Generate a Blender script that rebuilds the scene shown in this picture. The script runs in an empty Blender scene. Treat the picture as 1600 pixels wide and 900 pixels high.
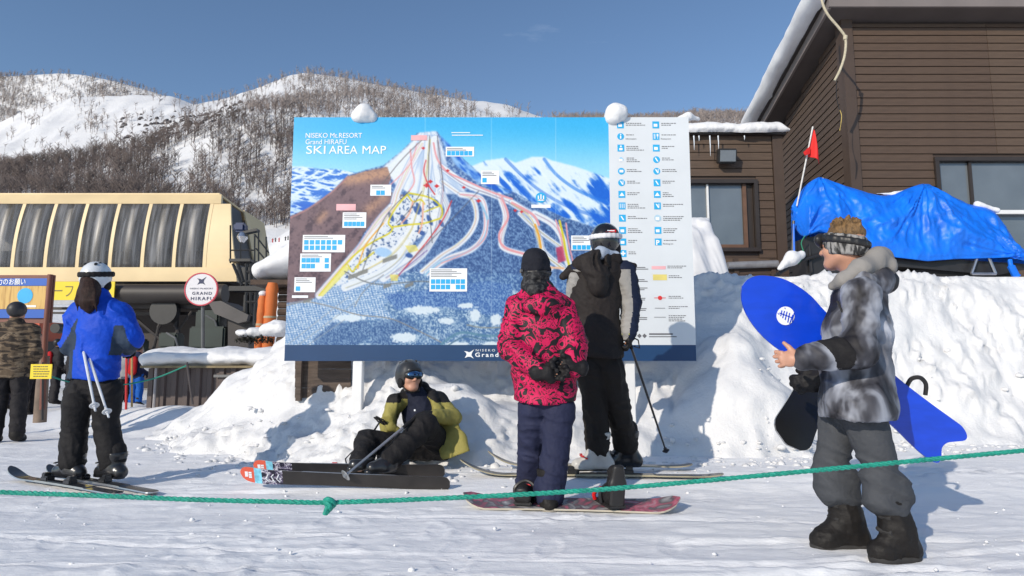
import bpy, bmesh, math, random
import numpy as np
from mathutils import Vector, Matrix, Euler

R = math.radians
scene = bpy.context.scene
COL = scene.collection
rng = random.Random(7)

# ---------------------------------------------------------------- camera
PITCH = math.atan(115.0 / 1000.0)
CAMZ = 0.95
cam = bpy.data.cameras.new('camera')
cam.sensor_width = 36.0
cam.lens = 22.5
cam.clip_end = 6000
cam.clip_start = 0.05
camo = bpy.data.objects.new('camera', cam)
camo.location = (0, 0, CAMZ)
camo.rotation_euler = (math.pi / 2 + PITCH, 0, 0)
COL.objects.link(camo)
scene.camera = camo
scene.render.resolution_x, scene.render.resolution_y = 1024, 576

# ---------------------------------------------------------------- light
SUN_EL, SUN_AZ = R(25.5), R(38)          # low winter sun behind the camera's left shoulder
w = bpy.data.worlds.new('World')
scene.world = w
w.use_nodes = True
nt = w.node_tree
nt.nodes.clear()
out = nt.nodes.new('ShaderNodeOutputWorld')
bg = nt.nodes.new('ShaderNodeBackground')
sky = nt.nodes.new('ShaderNodeTexSky')
sky.sky_type = 'NISHITA'
sky.sun_disc = False
sky.sun_elevation = SUN_EL
sky.sun_rotation = math.pi + SUN_AZ
sky.altitude = 300
sky.air_density = 1.0
sky.dust_density = 0.25
sky.ozone_density = 3.2
bg.inputs['Strength'].default_value = 0.122
# faint high cirrus, everywhere over the sky
tc = nt.nodes.new('ShaderNodeTexCoord')
mp = nt.nodes.new('ShaderNodeMapping')
mp.inputs['Rotation'].default_value = (0, R(25), R(20))
mp.inputs['Scale'].default_value = (1.6, 1.6, 7.0)
nz = nt.nodes.new('ShaderNodeTexNoise')
nz.inputs['Scale'].default_value = 1.7
nz.inputs['Detail'].default_value = 7
nz.inputs['Roughness'].default_value = 0.6
rp = nt.nodes.new('ShaderNodeValToRGB')
rp.color_ramp.elements[0].position = 0.60
rp.color_ramp.elements[0].color = (0, 0, 0, 1)
rp.color_ramp.elements[1].position = 0.85
rp.color_ramp.elements[1].color = (0.30, 0.30, 0.30, 1)
mx = nt.nodes.new('ShaderNodeMix')
mx.data_type = 'RGBA'
mx.inputs[7].default_value = (6.5, 7.2, 8.2, 1)
nt.links.new(tc.outputs['Generated'], mp.inputs['Vector'])
nt.links.new(mp.outputs[0], nz.inputs['Vector'])
nt.links.new(nz.outputs[0], rp.inputs[0])
nt.links.new(rp.outputs[0], mx.inputs[0])
nt.links.new(sky.outputs[0], mx.inputs[6])
nt.links.new(mx.outputs[2], bg.inputs['Color'])
nt.links.new(bg.outputs[0], out.inputs['Surface'])

sl = bpy.data.lights.new('sun', 'SUN')
sl.energy = 3.1
sl.angle = R(0.55)
sl.color = (1.0, 0.905, 0.77)
so = bpy.data.objects.new('sun', sl)
SUN_DIR = Vector((math.sin(SUN_AZ) * math.cos(SUN_EL), math.cos(SUN_AZ) * math.cos(SUN_EL), -math.sin(SUN_EL)))
so.rotation_euler = SUN_DIR.to_track_quat('-Z', 'Y').to_euler()
so.location = (-10, -15, 12)
COL.objects.link(so)

vs = scene.view_settings
vs.view_transform = 'Standard'
vs.look = 'None'
vs.exposure = 0.18
vs.gamma = 1.0
scene.cycles.max_bounces = 6
scene.cycles.transparent_max_bounces = 8
scene.cycles.use_denoising = True

# ---------------------------------------------------------------- helpers
def P(px, py, Y):
    """the point of the place at depth Y that the photograph shows at pixel (px, py)"""
    dx, dy = (px - 800) / 1000.0, -(py - 450) / 1000.0
    t = Y / (math.cos(PITCH) - dy * math.sin(PITCH))
    return Vector((dx * t, Y, CAMZ + t * (dy * math.cos(PITCH) + math.sin(PITCH))))

def hsh(ix, iy, iz, seed):
    h = (ix * 374761393 + iy * 668265263 + iz * 2147483647 + seed * 974711) & 0xFFFFFFFF
    h = ((h ^ (h >> 13)) * 1274126177) & 0xFFFFFFFF
    h = ((h ^ (h >> 16)) * 2246822519) & 0xFFFFFFFF
    return ((h ^ (h >> 15)) & 0xFFFFFF) / float(0xFFFFFF)

def vnoise(x, y, z=0.0, seed=0):
    x, y, z = np.broadcast_arrays(np.asarray(x, float), np.asarray(y, float), np.asarray(z, float))
    ix, iy, iz = np.floor(x).astype(np.int64), np.floor(y).astype(np.int64), np.floor(z).astype(np.int64)
    fx, fy, fz = x - ix, y - iy, z - iz
    fx, fy, fz = [f * f * (3 - 2 * f) for f in (fx, fy, fz)]
    r = 0
    for a in (0, 1):
        for b in (0, 1):
            for c in (0, 1):
                wgt = (fx if a else 1 - fx) * (fy if b else 1 - fy) * (fz if c else 1 - fz)
                r = r + wgt * hsh(ix + a, iy + b, iz + c, seed)
    return r

def fbm(x, y, z=0.0, oct=4, seed=0, gain=0.5):
    s, a, t = 0, 1.0, 0
    for o in range(oct):
        f = 2.03 ** o
        s = s + a * vnoise(np.asarray(x) * f + o * 17.1, np.asarray(y) * f + o * 5.3, np.asarray(z) * f, seed + o)
        t += a
        a *= gain
    return s / t

def ridged(x, y, z=0.0, oct=3, seed=0):
    s, a, t = 0, 1.0, 0
    for o in range(oct):
        f = 2.1 ** o
        n = vnoise(np.asarray(x) * f, np.asarray(y) * f, np.asarray(z) * f, seed + o)
        s = s + a * (1 - np.abs(2 * n - 1))
        t += a
        a *= 0.5
    return s / t

def sstep(a, b, x):
    t = np.clip((np.asarray(x, float) - a) / (b - a), 0, 1)
    return t * t * (3 - 2 * t)

# ---- materials
MATS = {}
def M(name, col, rough=0.6, var=0.12, vscale=6.0, bump=0.0, bscale=40.0, metal=0.0, coat=0.0, spec=0.5, stretch=(1, 1, 1), bdist=0.01, sheen=0.0):
    if name in MATS:
        return MATS[name]
    m = bpy.data.materials.new(name)
    m.use_nodes = True
    t = m.node_tree
    b = t.nodes['Principled BSDF']
    b.inputs['Roughness'].default_value = rough
    b.inputs['Metallic'].default_value = metal
    b.inputs['Coat Weight'].default_value = coat
    b.inputs['Specular IOR Level'].default_value = spec
    if sheen:
        b.inputs['Sheen Weight'].default_value = sheen
    tcn = t.nodes.new('ShaderNodeTexCoord')
    mpn = t.nodes.new('ShaderNodeMapping')
    mpn.inputs['Scale'].default_value = stretch
    t.links.new(tcn.outputs['Object'], mpn.inputs['Vector'])
    n = t.nodes.new('ShaderNodeTexNoise')
    n.inputs['Scale'].default_value = vscale
    n.inputs['Detail'].default_value = 5
    t.links.new(mpn.outputs[0], n.inputs['Vector'])
    r = t.nodes.new('ShaderNodeValToRGB')
    c = np.array(col[:3])
    r.color_ramp.elements[0].position = 0.3
    r.color_ramp.elements[1].position = 0.7
    r.color_ramp.elements[0].color = (*(c * (1 - var)), 1)
    r.color_ramp.elements[1].color = (*np.minimum(c * (1 + var), 1), 1)
    t.links.new(n.outputs[0], r.inputs[0])
    t.links.new(r.outputs[0], b.inputs['Base Color'])
    if bump:
        n2 = t.nodes.new('ShaderNodeTexNoise')
        n2.inputs['Scale'].default_value = bscale
        n2.inputs['Detail'].default_value = 4
        t.links.new(mpn.outputs[0], n2.inputs['Vector'])
        bp = t.nodes.new('ShaderNodeBump')
        bp.inputs['Strength'].default_value = bump
        bp.inputs['Distance'].default_value = bdist
        t.links.new(n2.outputs[0], bp.inputs['Height'])
        t.links.new(bp.outputs[0], b.inputs['Normal'])
    MATS[name] = m
    return m

def srgb(r, g, b):
    return tuple(((v / 255) / 12.92) if v / 255 <= 0.04045 else (((v / 255) + 0.055) / 1.055) ** 2.4 for v in (r, g, b))

# ---- objects
def tag(o, label=None, cat=None, group=None, kind=None):
    if label: o['label'] = label
    if cat: o['category'] = cat
    if group: o['group'] = group
    if kind: o['kind'] = kind
    return o

def empty(name, loc, label=None, cat=None, group=None):
    o = bpy.data.objects.new(name, None)
    o.empty_display_size = 0.1
    o.location = loc
    COL.objects.link(o)
    return tag(o, label, cat, group)

def origin_of(parent):
    v = Vector((0, 0, 0))
    while parent is not None:
        v += parent.location
        parent = parent.parent
    return v

def link(name, me, mats, parent=None, smooth=False, base=None):
    """me holds world coordinates; moved so that the parent chain puts it back"""
    o = bpy.data.objects.new(name, me)
    COL.objects.link(o)
    if parent is not None:
        o.parent = parent
        off = origin_of(parent)
    else:
        off = Vector(base) if base is not None else Vector((0, 0, 0))
        o.location = off
    if off.length > 0:
        me.transform(Matrix.Translation(-off))
    if not isinstance(mats, (list, tuple)):
        mats = [mats]
    for m in mats:
        me.materials.append(m)
    if smooth:
        me.polygons.foreach_set('use_smooth', [True] * len(me.polygons))
    return o

def np_mesh(name, V, Q, mi=None):
    """V (n,3), Q (m,4) or (m,3)"""
    V = np.asarray(V, np.float32)
    Q = np.asarray(Q, np.int32)
    me = bpy.data.meshes.new(name)
    k = Q.shape[1]
    me.vertices.add(len(V))
    me.vertices.foreach_set('co', V.ravel())
    me.loops.add(Q.size)
    me.loops.foreach_set('vertex_index', Q.ravel())
    me.polygons.add(len(Q))
    me.polygons.foreach_set('loop_start', np.arange(0, Q.size, k, dtype=np.int32))
    me.polygons.foreach_set('loop_total', np.full(len(Q), k, np.int32))
    if mi is not None:
        me.polygons.foreach_set('material_index', np.asarray(mi, np.int32))
    me.update(calc_edges=True)
    me.validate()
    return me

def grid_mesh(name, X, Y, Z):
    n, m = X.shape
    idx = np.arange(n * m).reshape(n, m)
    Q = np.stack([idx[:-1, :-1], idx[1:, :-1], idx[1:, 1:], idx[:-1, 1:]], -1).reshape(-1, 4)
    return np_mesh(name, np.stack([X, Y, Z], -1).reshape(-1, 3), Q)

class MB:
    def __init__(s):
        s.v, s.f, s.m = [], [], []
    def add(s, vs_, fs, mi=0):
        o = len(s.v)
        s.v += [tuple(v) for v in vs_]
        s.f += [tuple(i + o for i in f) for f in fs]
        s.m += [mi] * len(fs)
        return s
    def box(s, c, d, rot=None, mi=0, bev=0.0):
        c = Vector(c)
        hx, hy, hz = d[0] / 2, d[1] / 2, d[2] / 2
        if bev <= 0:
            vs_ = [Vector((x, y, z)) for x in (-hx, hx) for y in (-hy, hy) for z in (-hz, hz)]
            fs = [(0, 1, 3, 2), (4, 6, 7, 5), (0, 4, 5, 1), (2, 3, 7, 6), (0, 2, 6, 4), (1, 5, 7, 3)]
        else:
            bm = bmesh.new()
            bmesh.ops.create_cube(bm, size=1)
            bmesh.ops.scale(bm, vec=(d[0], d[1], d[2]), verts=bm.verts)
            bmesh.ops.bevel(bm, geom=bm.edges[:], offset=bev, segments=2, affect='EDGES')
            bm.verts.index_update()
            vs_ = [v.co.copy() for v in bm.verts]
            fs = [tuple(v.index for v in f.verts) for f in bm.faces]
            bm.free()
        if rot is not None:
            vs_ = [rot @ v for v in vs_]
        return s.add([v + c for v in vs_], fs, mi)
    def tube(s, pts, rad, n=8, caps=True, mi=0):
        pts = [Vector(p) for p in pts]
        if not isinstance(rad, (list, tuple)):
            rad = [rad] * len(pts)
        rings = []
        ref = Vector((0, 0, 1))
        u = None
        for i, p in enumerate(pts):
            d = (pts[min(i + 1, len(pts) - 1)] - pts[max(i - 1, 0)]).normalized()
            if u is None:
                u = d.cross(ref)
                if u.length < 1e-3: u = d.cross(Vector((1, 0, 0)))
            u = (u - d * u.dot(d)).normalized()
            v = d.cross(u)
            rings.append([p + (u * math.cos(2 * math.pi * k / n) + v * math.sin(2 * math.pi * k / n)) * rad[i] for k in range(n)])
        vs_ = [v for r_ in rings for v in r_]
        fs = []
        for i in range(len(pts) - 1):
            for k in range(n):
                a, b = i * n + k, i * n + (k + 1) % n
                fs.append((a, b, b + n, a + n))
        if caps:
            fs.append(tuple(range(n - 1, -1, -1)))
            fs.append(tuple((len(pts) - 1) * n + k for k in range(n)))
        return s.add(vs_, fs, mi)
    def prism(s, poly, off, mi=0):
        """polygon (list of 3-D points) pushed along the vector off"""
        poly = [Vector(p) for p in poly]
        off = Vector(off)
        n = len(poly)
        fs = [tuple(range(n)), tuple(range(2 * n - 1, n - 1, -1))]
        fs += [(i, (i + 1) % n + 0, (i + 1) % n + n, i + n) for i in range(n)]
        return s.add(poly + [p + off for p in poly], fs, mi)
    def build(s, name, mats, parent=None, smooth=False, base=None, fixn=True):
        me = bpy.data.meshes.new(name)
        me.from_pydata(s.v, [], s.f)
        me.polygons.foreach_set('material_index', s.m)
        if fixn:
            bm = bmesh.new()
            bm.from_mesh(me)
            bmesh.ops.recalc_face_normals(bm, faces=bm.faces[:])
            bm.to_mesh(me)
            bm.free()
        me.update()
        o = link(name, me, mats, parent, smooth, base)
        if smooth:
            me.set_sharp_from_angle(angle=R(40))
        return o

def copy_tree(o, parent=None):
    c = o.copy()
    COL.objects.link(c)
    c.parent = parent
    for ch in list(o.children):
        copy_tree(ch, c)
    return c

# ---- implicit surfaces: smooth unions of tapered capsules and ellipsoids, meshed with surface nets
class SDF:
    def __init__(s):
        s.p = []
    def cap(s, a, b, ra, rb=None, k=0.03, flat=None):
        s.p.append(('cap', np.array(a, float), np.array(b, float), ra, ra if rb is None else rb, k, flat)); return s
    def chain(s, pts, rad, k=0.03, flat=None):
        for i in range(len(pts) - 1):
            s.cap(pts[i], pts[i + 1], rad[i], rad[i + 1], k, flat)
        return s
    def ell(s, c, r, rot=None, k=0.03, op='ell'):
        s.p.append((op, np.array(c, float), np.array(r, float), None if rot is None else np.array(rot.to_3x3()), k)); return s
    def sub(s, c, r, rot=None, k=0.02):
        return s.ell(c, r, rot, k, 'sub')
    def cut(s, c, n):
        s.p.append(('cut', np.array(c, float), np.array(Vector(n).normalized(), float))); return s
    def mesh(s, res, noise=None, name='m'):
        lo, hi = np.full(3, 1e9), np.full(3, -1e9)
        for q in s.p:
            if q[0] == 'cap':
                r = max(q[3], q[4]) + 0.02
                lo = np.minimum(lo, np.minimum(q[1], q[2]) - r); hi = np.maximum(hi, np.maximum(q[1], q[2]) + r)
            elif q[0] == 'ell':
                r = q[2].max() + 0.02
                lo = np.minimum(lo, q[1] - r); hi = np.maximum(hi, q[1] + r)
        lo -= 3 * res; hi += 3 * res
        n = np.ceil((hi - lo) / res).astype(int) + 1
        F = np.full(n, 0.25, np.float32)
        ax = [(lo[i] + np.arange(n[i]) * res).astype(np.float32) for i in range(3)]
        for q in s.p:
            if q[0] == 'cut':
                _, c, nn = q
                d = ((ax[0] - c[0]) * nn[0])[:, None, None] + ((ax[1] - c[1]) * nn[1])[None, :, None] + ((ax[2] - c[2]) * nn[2])[None, None, :]
                np.maximum(F, d, out=F)
                continue
            if q[0] == 'cap':
                _, a, b, ra, rb, k, flat = q
                m = max(ra, rb) + k + 4 * res + 0.01
                l, h = np.minimum(a, b) - m, np.maximum(a, b) + m
            else:
                _, c, r, rot, k = q
                m = r.max() + k + 4 * res + 0.01
                l, h = c - m, c + m
            i0 = np.clip(np.floor((l - lo) / res).astype(int), 0, n)
            i1 = np.clip(np.ceil((h - lo) / res).astype(int) + 1, 0, n)
            if (i1 <= i0).any():
                continue
            sl_ = tuple(slice(i0[i], i1[i]) for i in range(3))
            X = ax[0][sl_[0]][:, None, None]; Y = ax[1][sl_[1]][None, :, None]; Z = ax[2][sl_[2]][None, None, :]
            if q[0] == 'cap':
                px, py, pz = X - a[0], Y - a[1], Z - a[2]
                ab = b - a
                if flat is not None:
                    fd, ff = np.array(flat[0], float), flat[1]
                    fd = fd / np.linalg.norm(fd)
                    dt = px * fd[0] + py * fd[1] + pz * fd[2]
                    e = (1 / ff - 1) * dt
                    px, py, pz = px + e * fd[0], py + e * fd[1], pz + e * fd[2]
                    ab = ab + (1 / ff - 1) * ab.dot(fd) * fd
                L2 = max(ab.dot(ab), 1e-9)
                t = np.clip((px * ab[0] + py * ab[1] + pz * ab[2]) / L2, 0, 1)
                D = np.sqrt((px - t * ab[0]) ** 2 + (py - t * ab[1]) ** 2 + (pz - t * ab[2]) ** 2) - (ra + (rb - ra) * t)
            else:
                px, py, pz = np.broadcast_arrays(X - c[0], Y - c[1], Z - c[2])
                if rot is not None:
                    A = rot.T
                    px, py, pz = (A[0, 0] * px + A[0, 1] * py + A[0, 2] * pz, A[1, 0] * px + A[1, 1] * py + A[1, 2] * pz, A[2, 0] * px + A[2, 1] * py + A[2, 2] * pz)
                k0 = np.sqrt((px / r[0]) ** 2 + (py / r[1]) ** 2 + (pz / r[2]) ** 2) + 1e-9
                k1 = np.sqrt((px / r[0] ** 2) ** 2 + (py / r[1] ** 2) ** 2 + (pz / r[2] ** 2) ** 2) + 1e-9
                D = k0 * (k0 - 1) / k1
            D = D.astype(np.float32)
            G = F[sl_]
            if q[0] == 'sub':
                D = -D
                hh = np.maximum(k - np.abs(G - D), 0) / k
                F[sl_] = np.maximum(G, D) + hh * hh * k * 0.25
            else:
                hh = np.maximum(k - np.abs(G - D), 0) / k
                F[sl_] = np.minimum(G, D) - hh * hh * k * 0.25
        if noise is not None:
            near = np.abs(F) < 0.06
            ii = np.nonzero(near)
            F[ii] += noise(ax[0][ii[0]], ax[1][ii[1]], ax[2][ii[2]]).astype(np.float32)
        # surface nets
        ins = F < 0
        c8 = np.zeros(tuple(n - 1), np.int8)
        for a in (0, 1):
            for b in (0, 1):
                for c in (0, 1):
                    c8 += ins[a:n[0] - 1 + a, b:n[1] - 1 + b, c:n[2] - 1 + c]
        act = (c8 > 0) & (c8 < 8)
        I = np.stack(np.nonzero(act), -1)
        vid = np.full(tuple(n - 1), -1, np.int64)
        vid[act] = np.arange(len(I))
        corners = [(a, b, c) for a in (0, 1) for b in (0, 1) for c in (0, 1)]
        val = {c: F[I[:, 0] + c[0], I[:, 1] + c[1], I[:, 2] + c[2]] for c in corners}
        acc = np.zeros((len(I), 3)); cnt = np.zeros(len(I))
        for c in corners:
            for d in range(3):
                if c[d] == 0:
                    e = list(c); e[d] = 1; e = tuple(e)
                    va, vb = val[c], val[e]
                    cr = (va < 0) != (vb < 0)
                    t = np.where(cr, va / np.where(cr, va - vb, 1), 0)
                    p = np.tile(np.array(c, float), (len(I), 1))
                    p[:, d] = t
                    acc[cr] += p[cr]; cnt[cr] += 1
        V = lo + (I + acc / cnt[:, None]) * res
        quads = []
        for d in range(3):
            e1, e2 = [(1, 2), (2, 0), (0, 1)][d]
            sA = [slice(1, -1)] * 3; sB = [slice(1, -1)] * 3
            sA[d] = slice(0, -1); sB[d] = slice(1, None)
            A, B = ins[tuple(sA)], ins[tuple(sB)]
            for flip, mask in ((False, A & ~B), (True, ~A & B)):
                J = np.stack(np.nonzero(mask), -1)
                if not len(J): continue
                off = np.ones(3, int); off[d] = 0
                J = J + off
                def vi(o1, o2):
                    K = J.copy(); K[:, e1] -= o1; K[:, e2] -= o2
                    return vid[K[:, 0], K[:, 1], K[:, 2]]
                q4 = np.stack([vi(1, 1), vi(0, 1), vi(0, 0), vi(1, 0)], -1)
                if flip: q4 = q4[:, ::-1]
                quads.append(q4)
        Q = np.concatenate(quads)
        Q = Q[(Q >= 0).all(1)]
        return np_mesh(name, V, Q)

def sdf_obj(name, s, res, mats, parent=None, noise=None, matfn=None, base=None):
    me = s.mesh(res, noise, name)
    if matfn is not None:
        n = len(me.polygons)
        c = np.empty(n * 3, np.float32)
        me.polygons.foreach_get('center', c)
        me.polygons.foreach_set('material_index', np.asarray(matfn(c.reshape(-1, 3)), np.int32))
    return link(name, me, mats, parent, True, base)
# ================================================================ the setting
def snow_material(name, scale=1.0, streak=False, alb=.91):
    m = bpy.data.materials.new(name)
    m.use_nodes = True
    t = m.node_tree
    b = t.nodes['Principled BSDF']
    b.inputs['Roughness'].default_value = 0.62
    b.inputs['Specular IOR Level'].default_value = 0.35
    tcn = t.nodes.new('ShaderNodeTexCoord')
    mpn = t.nodes.new('ShaderNodeMapping')
    mpn.inputs['Scale'].default_value = (0.25, 1.3, 1) if streak else (1, 1, 1)
    mpn.inputs['Rotation'].default_value = (0, 0, R(-7) if streak else 0)
    t.links.new(tcn.outputs['Object'], mpn.inputs['Vector'])
    n = t.nodes.new('ShaderNodeTexNoise')
    n.inputs['Scale'].default_value = 2.2 * scale
    n.inputs['Detail'].default_value = 6
    n.inputs['Roughness'].default_value = 0.65
    t.links.new(mpn.outputs[0], n.inputs['Vector'])
    r = t.nodes.new('ShaderNodeValToRGB')
    r.color_ramp.elements[0].position = 0.30
    r.color_ramp.elements[0].color = (0.83, 0.83, 0.84, 1) if streak else (alb * .90, alb * .90, alb * .91, 1)
    r.color_ramp.elements[1].position = 0.62
    r.color_ramp.elements[1].color = (alb, alb, alb, 1)
    t.links.new(n.outputs[0], r.inputs[0])
    t.links.new(r.outputs[0], b.inputs['Base Color'])
    n2 = t.nodes.new('ShaderNodeTexNoise')
    n2.inputs['Scale'].default_value = 22 * scale
    n2.inputs['Detail'].default_value = 7
    n2.inputs['Roughness'].default_value = 0.7
    mp2 = t.nodes.new('ShaderNodeMapping')
    mp2.inputs['Scale'].default_value = (0.45, 1.2, 1) if streak else (1, 1, 1)
    t.links.new(tcn.outputs['Object'], mp2.inputs['Vector'])
    t.links.new(mp2.outputs[0], n2.inputs['Vector'])
    bp = t.nodes.new('ShaderNodeBump')
    bp.inputs['Strength'].default_value = 0.5 if streak else 0.6
    bp.inputs['Distance'].default_value = 0.02 / scale
    t.links.new(n2.outputs[0], bp.inputs['Height'])
    t.links.new(bp.outputs[0], b.inputs['Normal'])
    MATS[name] = m
    return m

SNOW = snow_material('packed_snow', 1.0, True)
BANK = snow_material('ploughed_snow', 1.0, False, .76)
CAPS = snow_material('fresh_snow', 1.6, False, .82)
FARSNOW = snow_material('mountain_snow', 0.02, False, .80)

def interp(xs, tab):
    k = sorted(tab)
    return np.interp(xs, k, [tab[q] for q in k])

def smooth_interp(xs, tab):
    """interpolation averaged over a small window, so no kinks"""
    xs = np.asarray(xs, float)
    return sum(interp(xs + d, tab) for d in (-0.24, -0.12, 0, 0.12, 0.24)) / 5

def ground_z(x, y):
    x, y = np.asarray(x, float), np.asarray(y, float)
    z = 0.075 * sstep(4.55, 5.3, y) * sstep(-2.6, -1.0, x)
    z = z + 0.10 * (fbm(x * 0.7, y * 0.7, 0, 2, 3) - 0.5) * sstep(5.5, 8, y)
    # low heaps of shovelled snow by the lift queue
    for cx, cy, rx, ry, h in ((-6.9, 10.2, 1.0, 0.6, 0.22), (-6.1, 10.8, 0.8, 0.6, 0.26), (-5.3, 9.7, 0.9, 0.6, 0.22), (-4.6, 9.4, 0.8, 0.7, 0.2)):
        z = z + h * np.exp(-((x - cx) / rx) ** 2 - ((y - cy) / ry) ** 2)
    return z

def gz(x, y):
    return float(ground_z(np.array([x]), np.array([y]))[0])

# --- ground: fine near the camera, growing towards the horizon
rows = np.concatenate([0.35 * (9.5 / 0.35) ** np.linspace(0, 1, 520), 9.5 * (3000 / 9.5) ** np.linspace(0, 1, 60)[1:]])
cols = np.sinh(np.linspace(-1.55, 1.55, 460)) * 0.68
Yg = np.repeat(rows[:, None], len(cols), 1)
Xg = cols[None, :] * (Yg + 0.25)
Zg = ground_z(Xg, Yg)
near = 1 - sstep(9, 14, Yg)
n1 = fbm(Xg * 0.9 + 0.25 * Yg, Yg * 4.2 - 0.3 * Xg, 0, 4, 11)
n2 = fbm(Xg * 5, Yg * 13, 0, 4, 21)
n3 = ridged(Xg * 2.2 + Yg, Yg * 9 - Xg * 0.8, 0, 3, 31)
Zg = Zg + near * (0.032 * (n1 - 0.5) + 0.015 * (n2 - 0.5) * (0.4 + 1.2 * sstep(.4, .65, fbm(Xg * .7, Yg * 1.1, 0, 2, 23))) - 0.008 * (n3 - 0.5))
chunk = np.maximum(fbm(Xg * 9, Yg * 13, 0, 3, 41) - 0.62, 0) * sstep(0.45, 0.62, fbm(Xg * 0.8, Yg * 1.6, 0, 2, 43))
Zg = Zg + near * 0.05 * chunk
g2 = random.Random(5)
for i in range(64):                                   # ski and board tracks across the run
    y0 = 1.3 + 6.2 * g2.random() ** 1.3
    m, c2 = -0.18 + 0.40 * g2.random(), (g2.random() - 0.5) * 0.05
    wd = 0.010 + 0.028 * g2.random() ** 2
    xa = -7 + 12 * g2.random(); xb = xa + 2 + 5 * g2.random()
    d = Yg - (y0 + m * Xg + c2 * Xg ** 2)
    msk = sstep(xa, xa + 0.5, Xg) * (1 - sstep(xb - 0.5, xb, Xg)) * near
    Zg = Zg - msk * (0.013 * np.exp(-(d / wd) ** 2) - 0.007 * np.exp(-((np.abs(d) - 2.0 * wd) / (0.7 * wd)) ** 2))
ri = rows.searchsorted
for i in range(170):                                  # trodden boot marks
    fy = 1.9 + 5.0 * g2.random() ** 1.2; fx = (g2.random() * 2 - 1) * fy * .95; fa = g2.random() * 6.28; fd = .0015 + .003 * g2.random()
    i0, i1 = ri(fy - .3), ri(fy + .3)
    dx_, dy_ = Xg[i0:i1] - fx, Yg[i0:i1] - fy
    u_, v_ = dx_ * math.cos(fa) + dy_ * math.sin(fa), -dx_ * math.sin(fa) + dy_ * math.cos(fa)
    q_ = np.hypot(u_ / .15, v_ / .058)
    Zg[i0:i1] += -fd * (1 - sstep(.75, 1.05, q_)) + fd * .7 * np.exp(-((q_ - 1.25) / .22) ** 2)
me = grid_mesh('snow_ground', Xg, Yg, Zg)
ground = link('snow_ground', me, SNOW, smooth=True)
bmg = bmesh.new(); bmg.from_mesh(me)
vv = [bmg.verts.new(c) for c in ((-3000, -3000, -0.12), (3000, -3000, -0.12), (3000, 3000, -0.12), (-3000, 3000, -0.12))]
bmg.faces.new(vv); bmg.to_mesh(me); bmg.free()
tag(ground, 'groomed white snow with ski tracks across the foreground', None, None, 'structure')

# --- the ploughed bank the sign stands in
TOE = {-7: 11.0, -5.4: 9.2, -4.6: 8.2, -3.8: 7.4, -3.0: 6.7, -2.2: 6.15, -1.5: 5.75, -0.8: 5.45, -0.3: 5.5, 0.3: 5.85, 1.0: 6.0, 1.6: 5.95, 2.1: 5.85, 2.6: 6.05, 3.1: 6.6, 3.8: 6.95, 5: 7.05, 7: 7.1, 16: 7.2}
LIP = {-7: 11.6, -5.4: 9.8, -4.6: 9.0, -3.8: 8.4, -3.0: 8.0, -2.2: 7.5, -1: 7.6, 0: 7.7, 1.2: 7.75, 2.0: 7.8, 2.6: 8.0, 3.4: 8.05, 5: 8.1, 16: 8.2}
TOP = {-7: 0.0, -5.4: 0.10, -4.6: 0.20, -4.0: 0.42, -3.5: 0.72, -3.0: 1.10, -2.6: 1.42, -2.2: 1.5, -1: 1.5, 0.5: 1.5, 1.4: 1.7, 2.0: 1.95, 2.6: 2.03, 16: 2.05}
def bank_z(x, y):
    x, y = np.asarray(x, float), np.asarray(y, float)
    a, b, h = smooth_interp(x, TOE), smooth_interp(x, LIP), smooth_interp(x, TOP)
    t = np.clip((y - a) / (b - a), -1, 1.0)
    steep = sstep(1.9, 3.2, x)
    tp = np.clip(t, 0, 1)
    soft = 0.95 * tp + 0.05 * tp * tp
    wall = 0.35 * tp + 0.65 * (tp * tp * (3 - 2 * tp))
    z = h * ((1 - steep) * soft + steep * wall)
    z = z + np.where(t < 0, t * 0.9, 0)
    z = z + 0.62 * np.exp(-((x - 2.42) / 0.42) ** 2 - ((y - 6.55) / 0.45) ** 2)
    z = z + 0.22 * np.exp(-((x + 0.55) / 0.5) ** 2 - ((y - 6.2) / 0.3) ** 2)
    z = z - 0.34 * np.exp(-((x + 0.1) / 0.7) ** 2 - ((y - 6.95) / 0.4) ** 2)
    z = z - 0.30 * np.exp(-((x - 1.75) / 0.35) ** 2 - ((y - 6.8) / 0.35) ** 2)
    # a broken ledge where the plough cut the bank
    z = z + 0.16 * np.exp(-((y - 7.42 - 0.1 * np.sin(x * 2)) / 0.12) ** 2) * sstep(4.3, 4.9, x) * sstep(0.4, 0.6, fbm(x * 1.5, 0 * x, 0, 2, 5))
    return z
ys = np.concatenate([np.arange(5.0, 9.2, 0.022), 9.2 * (30 / 9.2) ** np.linspace(0, 1, 14)[1:]])
xs = np.concatenate([np.arange(-7.2, 7.6, 0.027), np.linspace(7.6, 22, 30)[1:]])
Xb, Yb = np.meshgrid(xs, ys, indexing='ij')
Zb = bank_z(Xb, Yb)
gx = np.gradient(Zb, xs, axis=0); gy = np.gradient(Zb, ys, axis=1)
ln = np.sqrt(1 + gx ** 2 + gy ** 2)
nx_, ny_, nz_ = -gx / ln, -gy / ln, 1 / ln
slope = sstep(0.12, 0.6, np.abs(gy) + np.abs(gx))
big = fbm(Xb * 1.7, Yb * 1.7, Zb * 1.7, 3, 61) - 0.5
mid = fbm(Xb * 5, Yb * 5, Zb * 5, 4, 71) - 0.5
rough = sstep(0.38, 0.62, fbm(Xb * 0.8, Yb * 0.8, Zb * 1.5, 2, 81))
chk = ridged(Xb * 8, Yb * 8, Zb * 8, 3, 91) - 0.5
d = slope * (0.34 * big + 0.15 * mid * (0.4 + 0.6 * rough) + 0.075 * chk * rough) + 0.05 * big
d += 0.05 * (fbm(Xb * 22, Yb * 22, Zb * 22, 2, 96) - .5) * slope * rough
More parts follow.
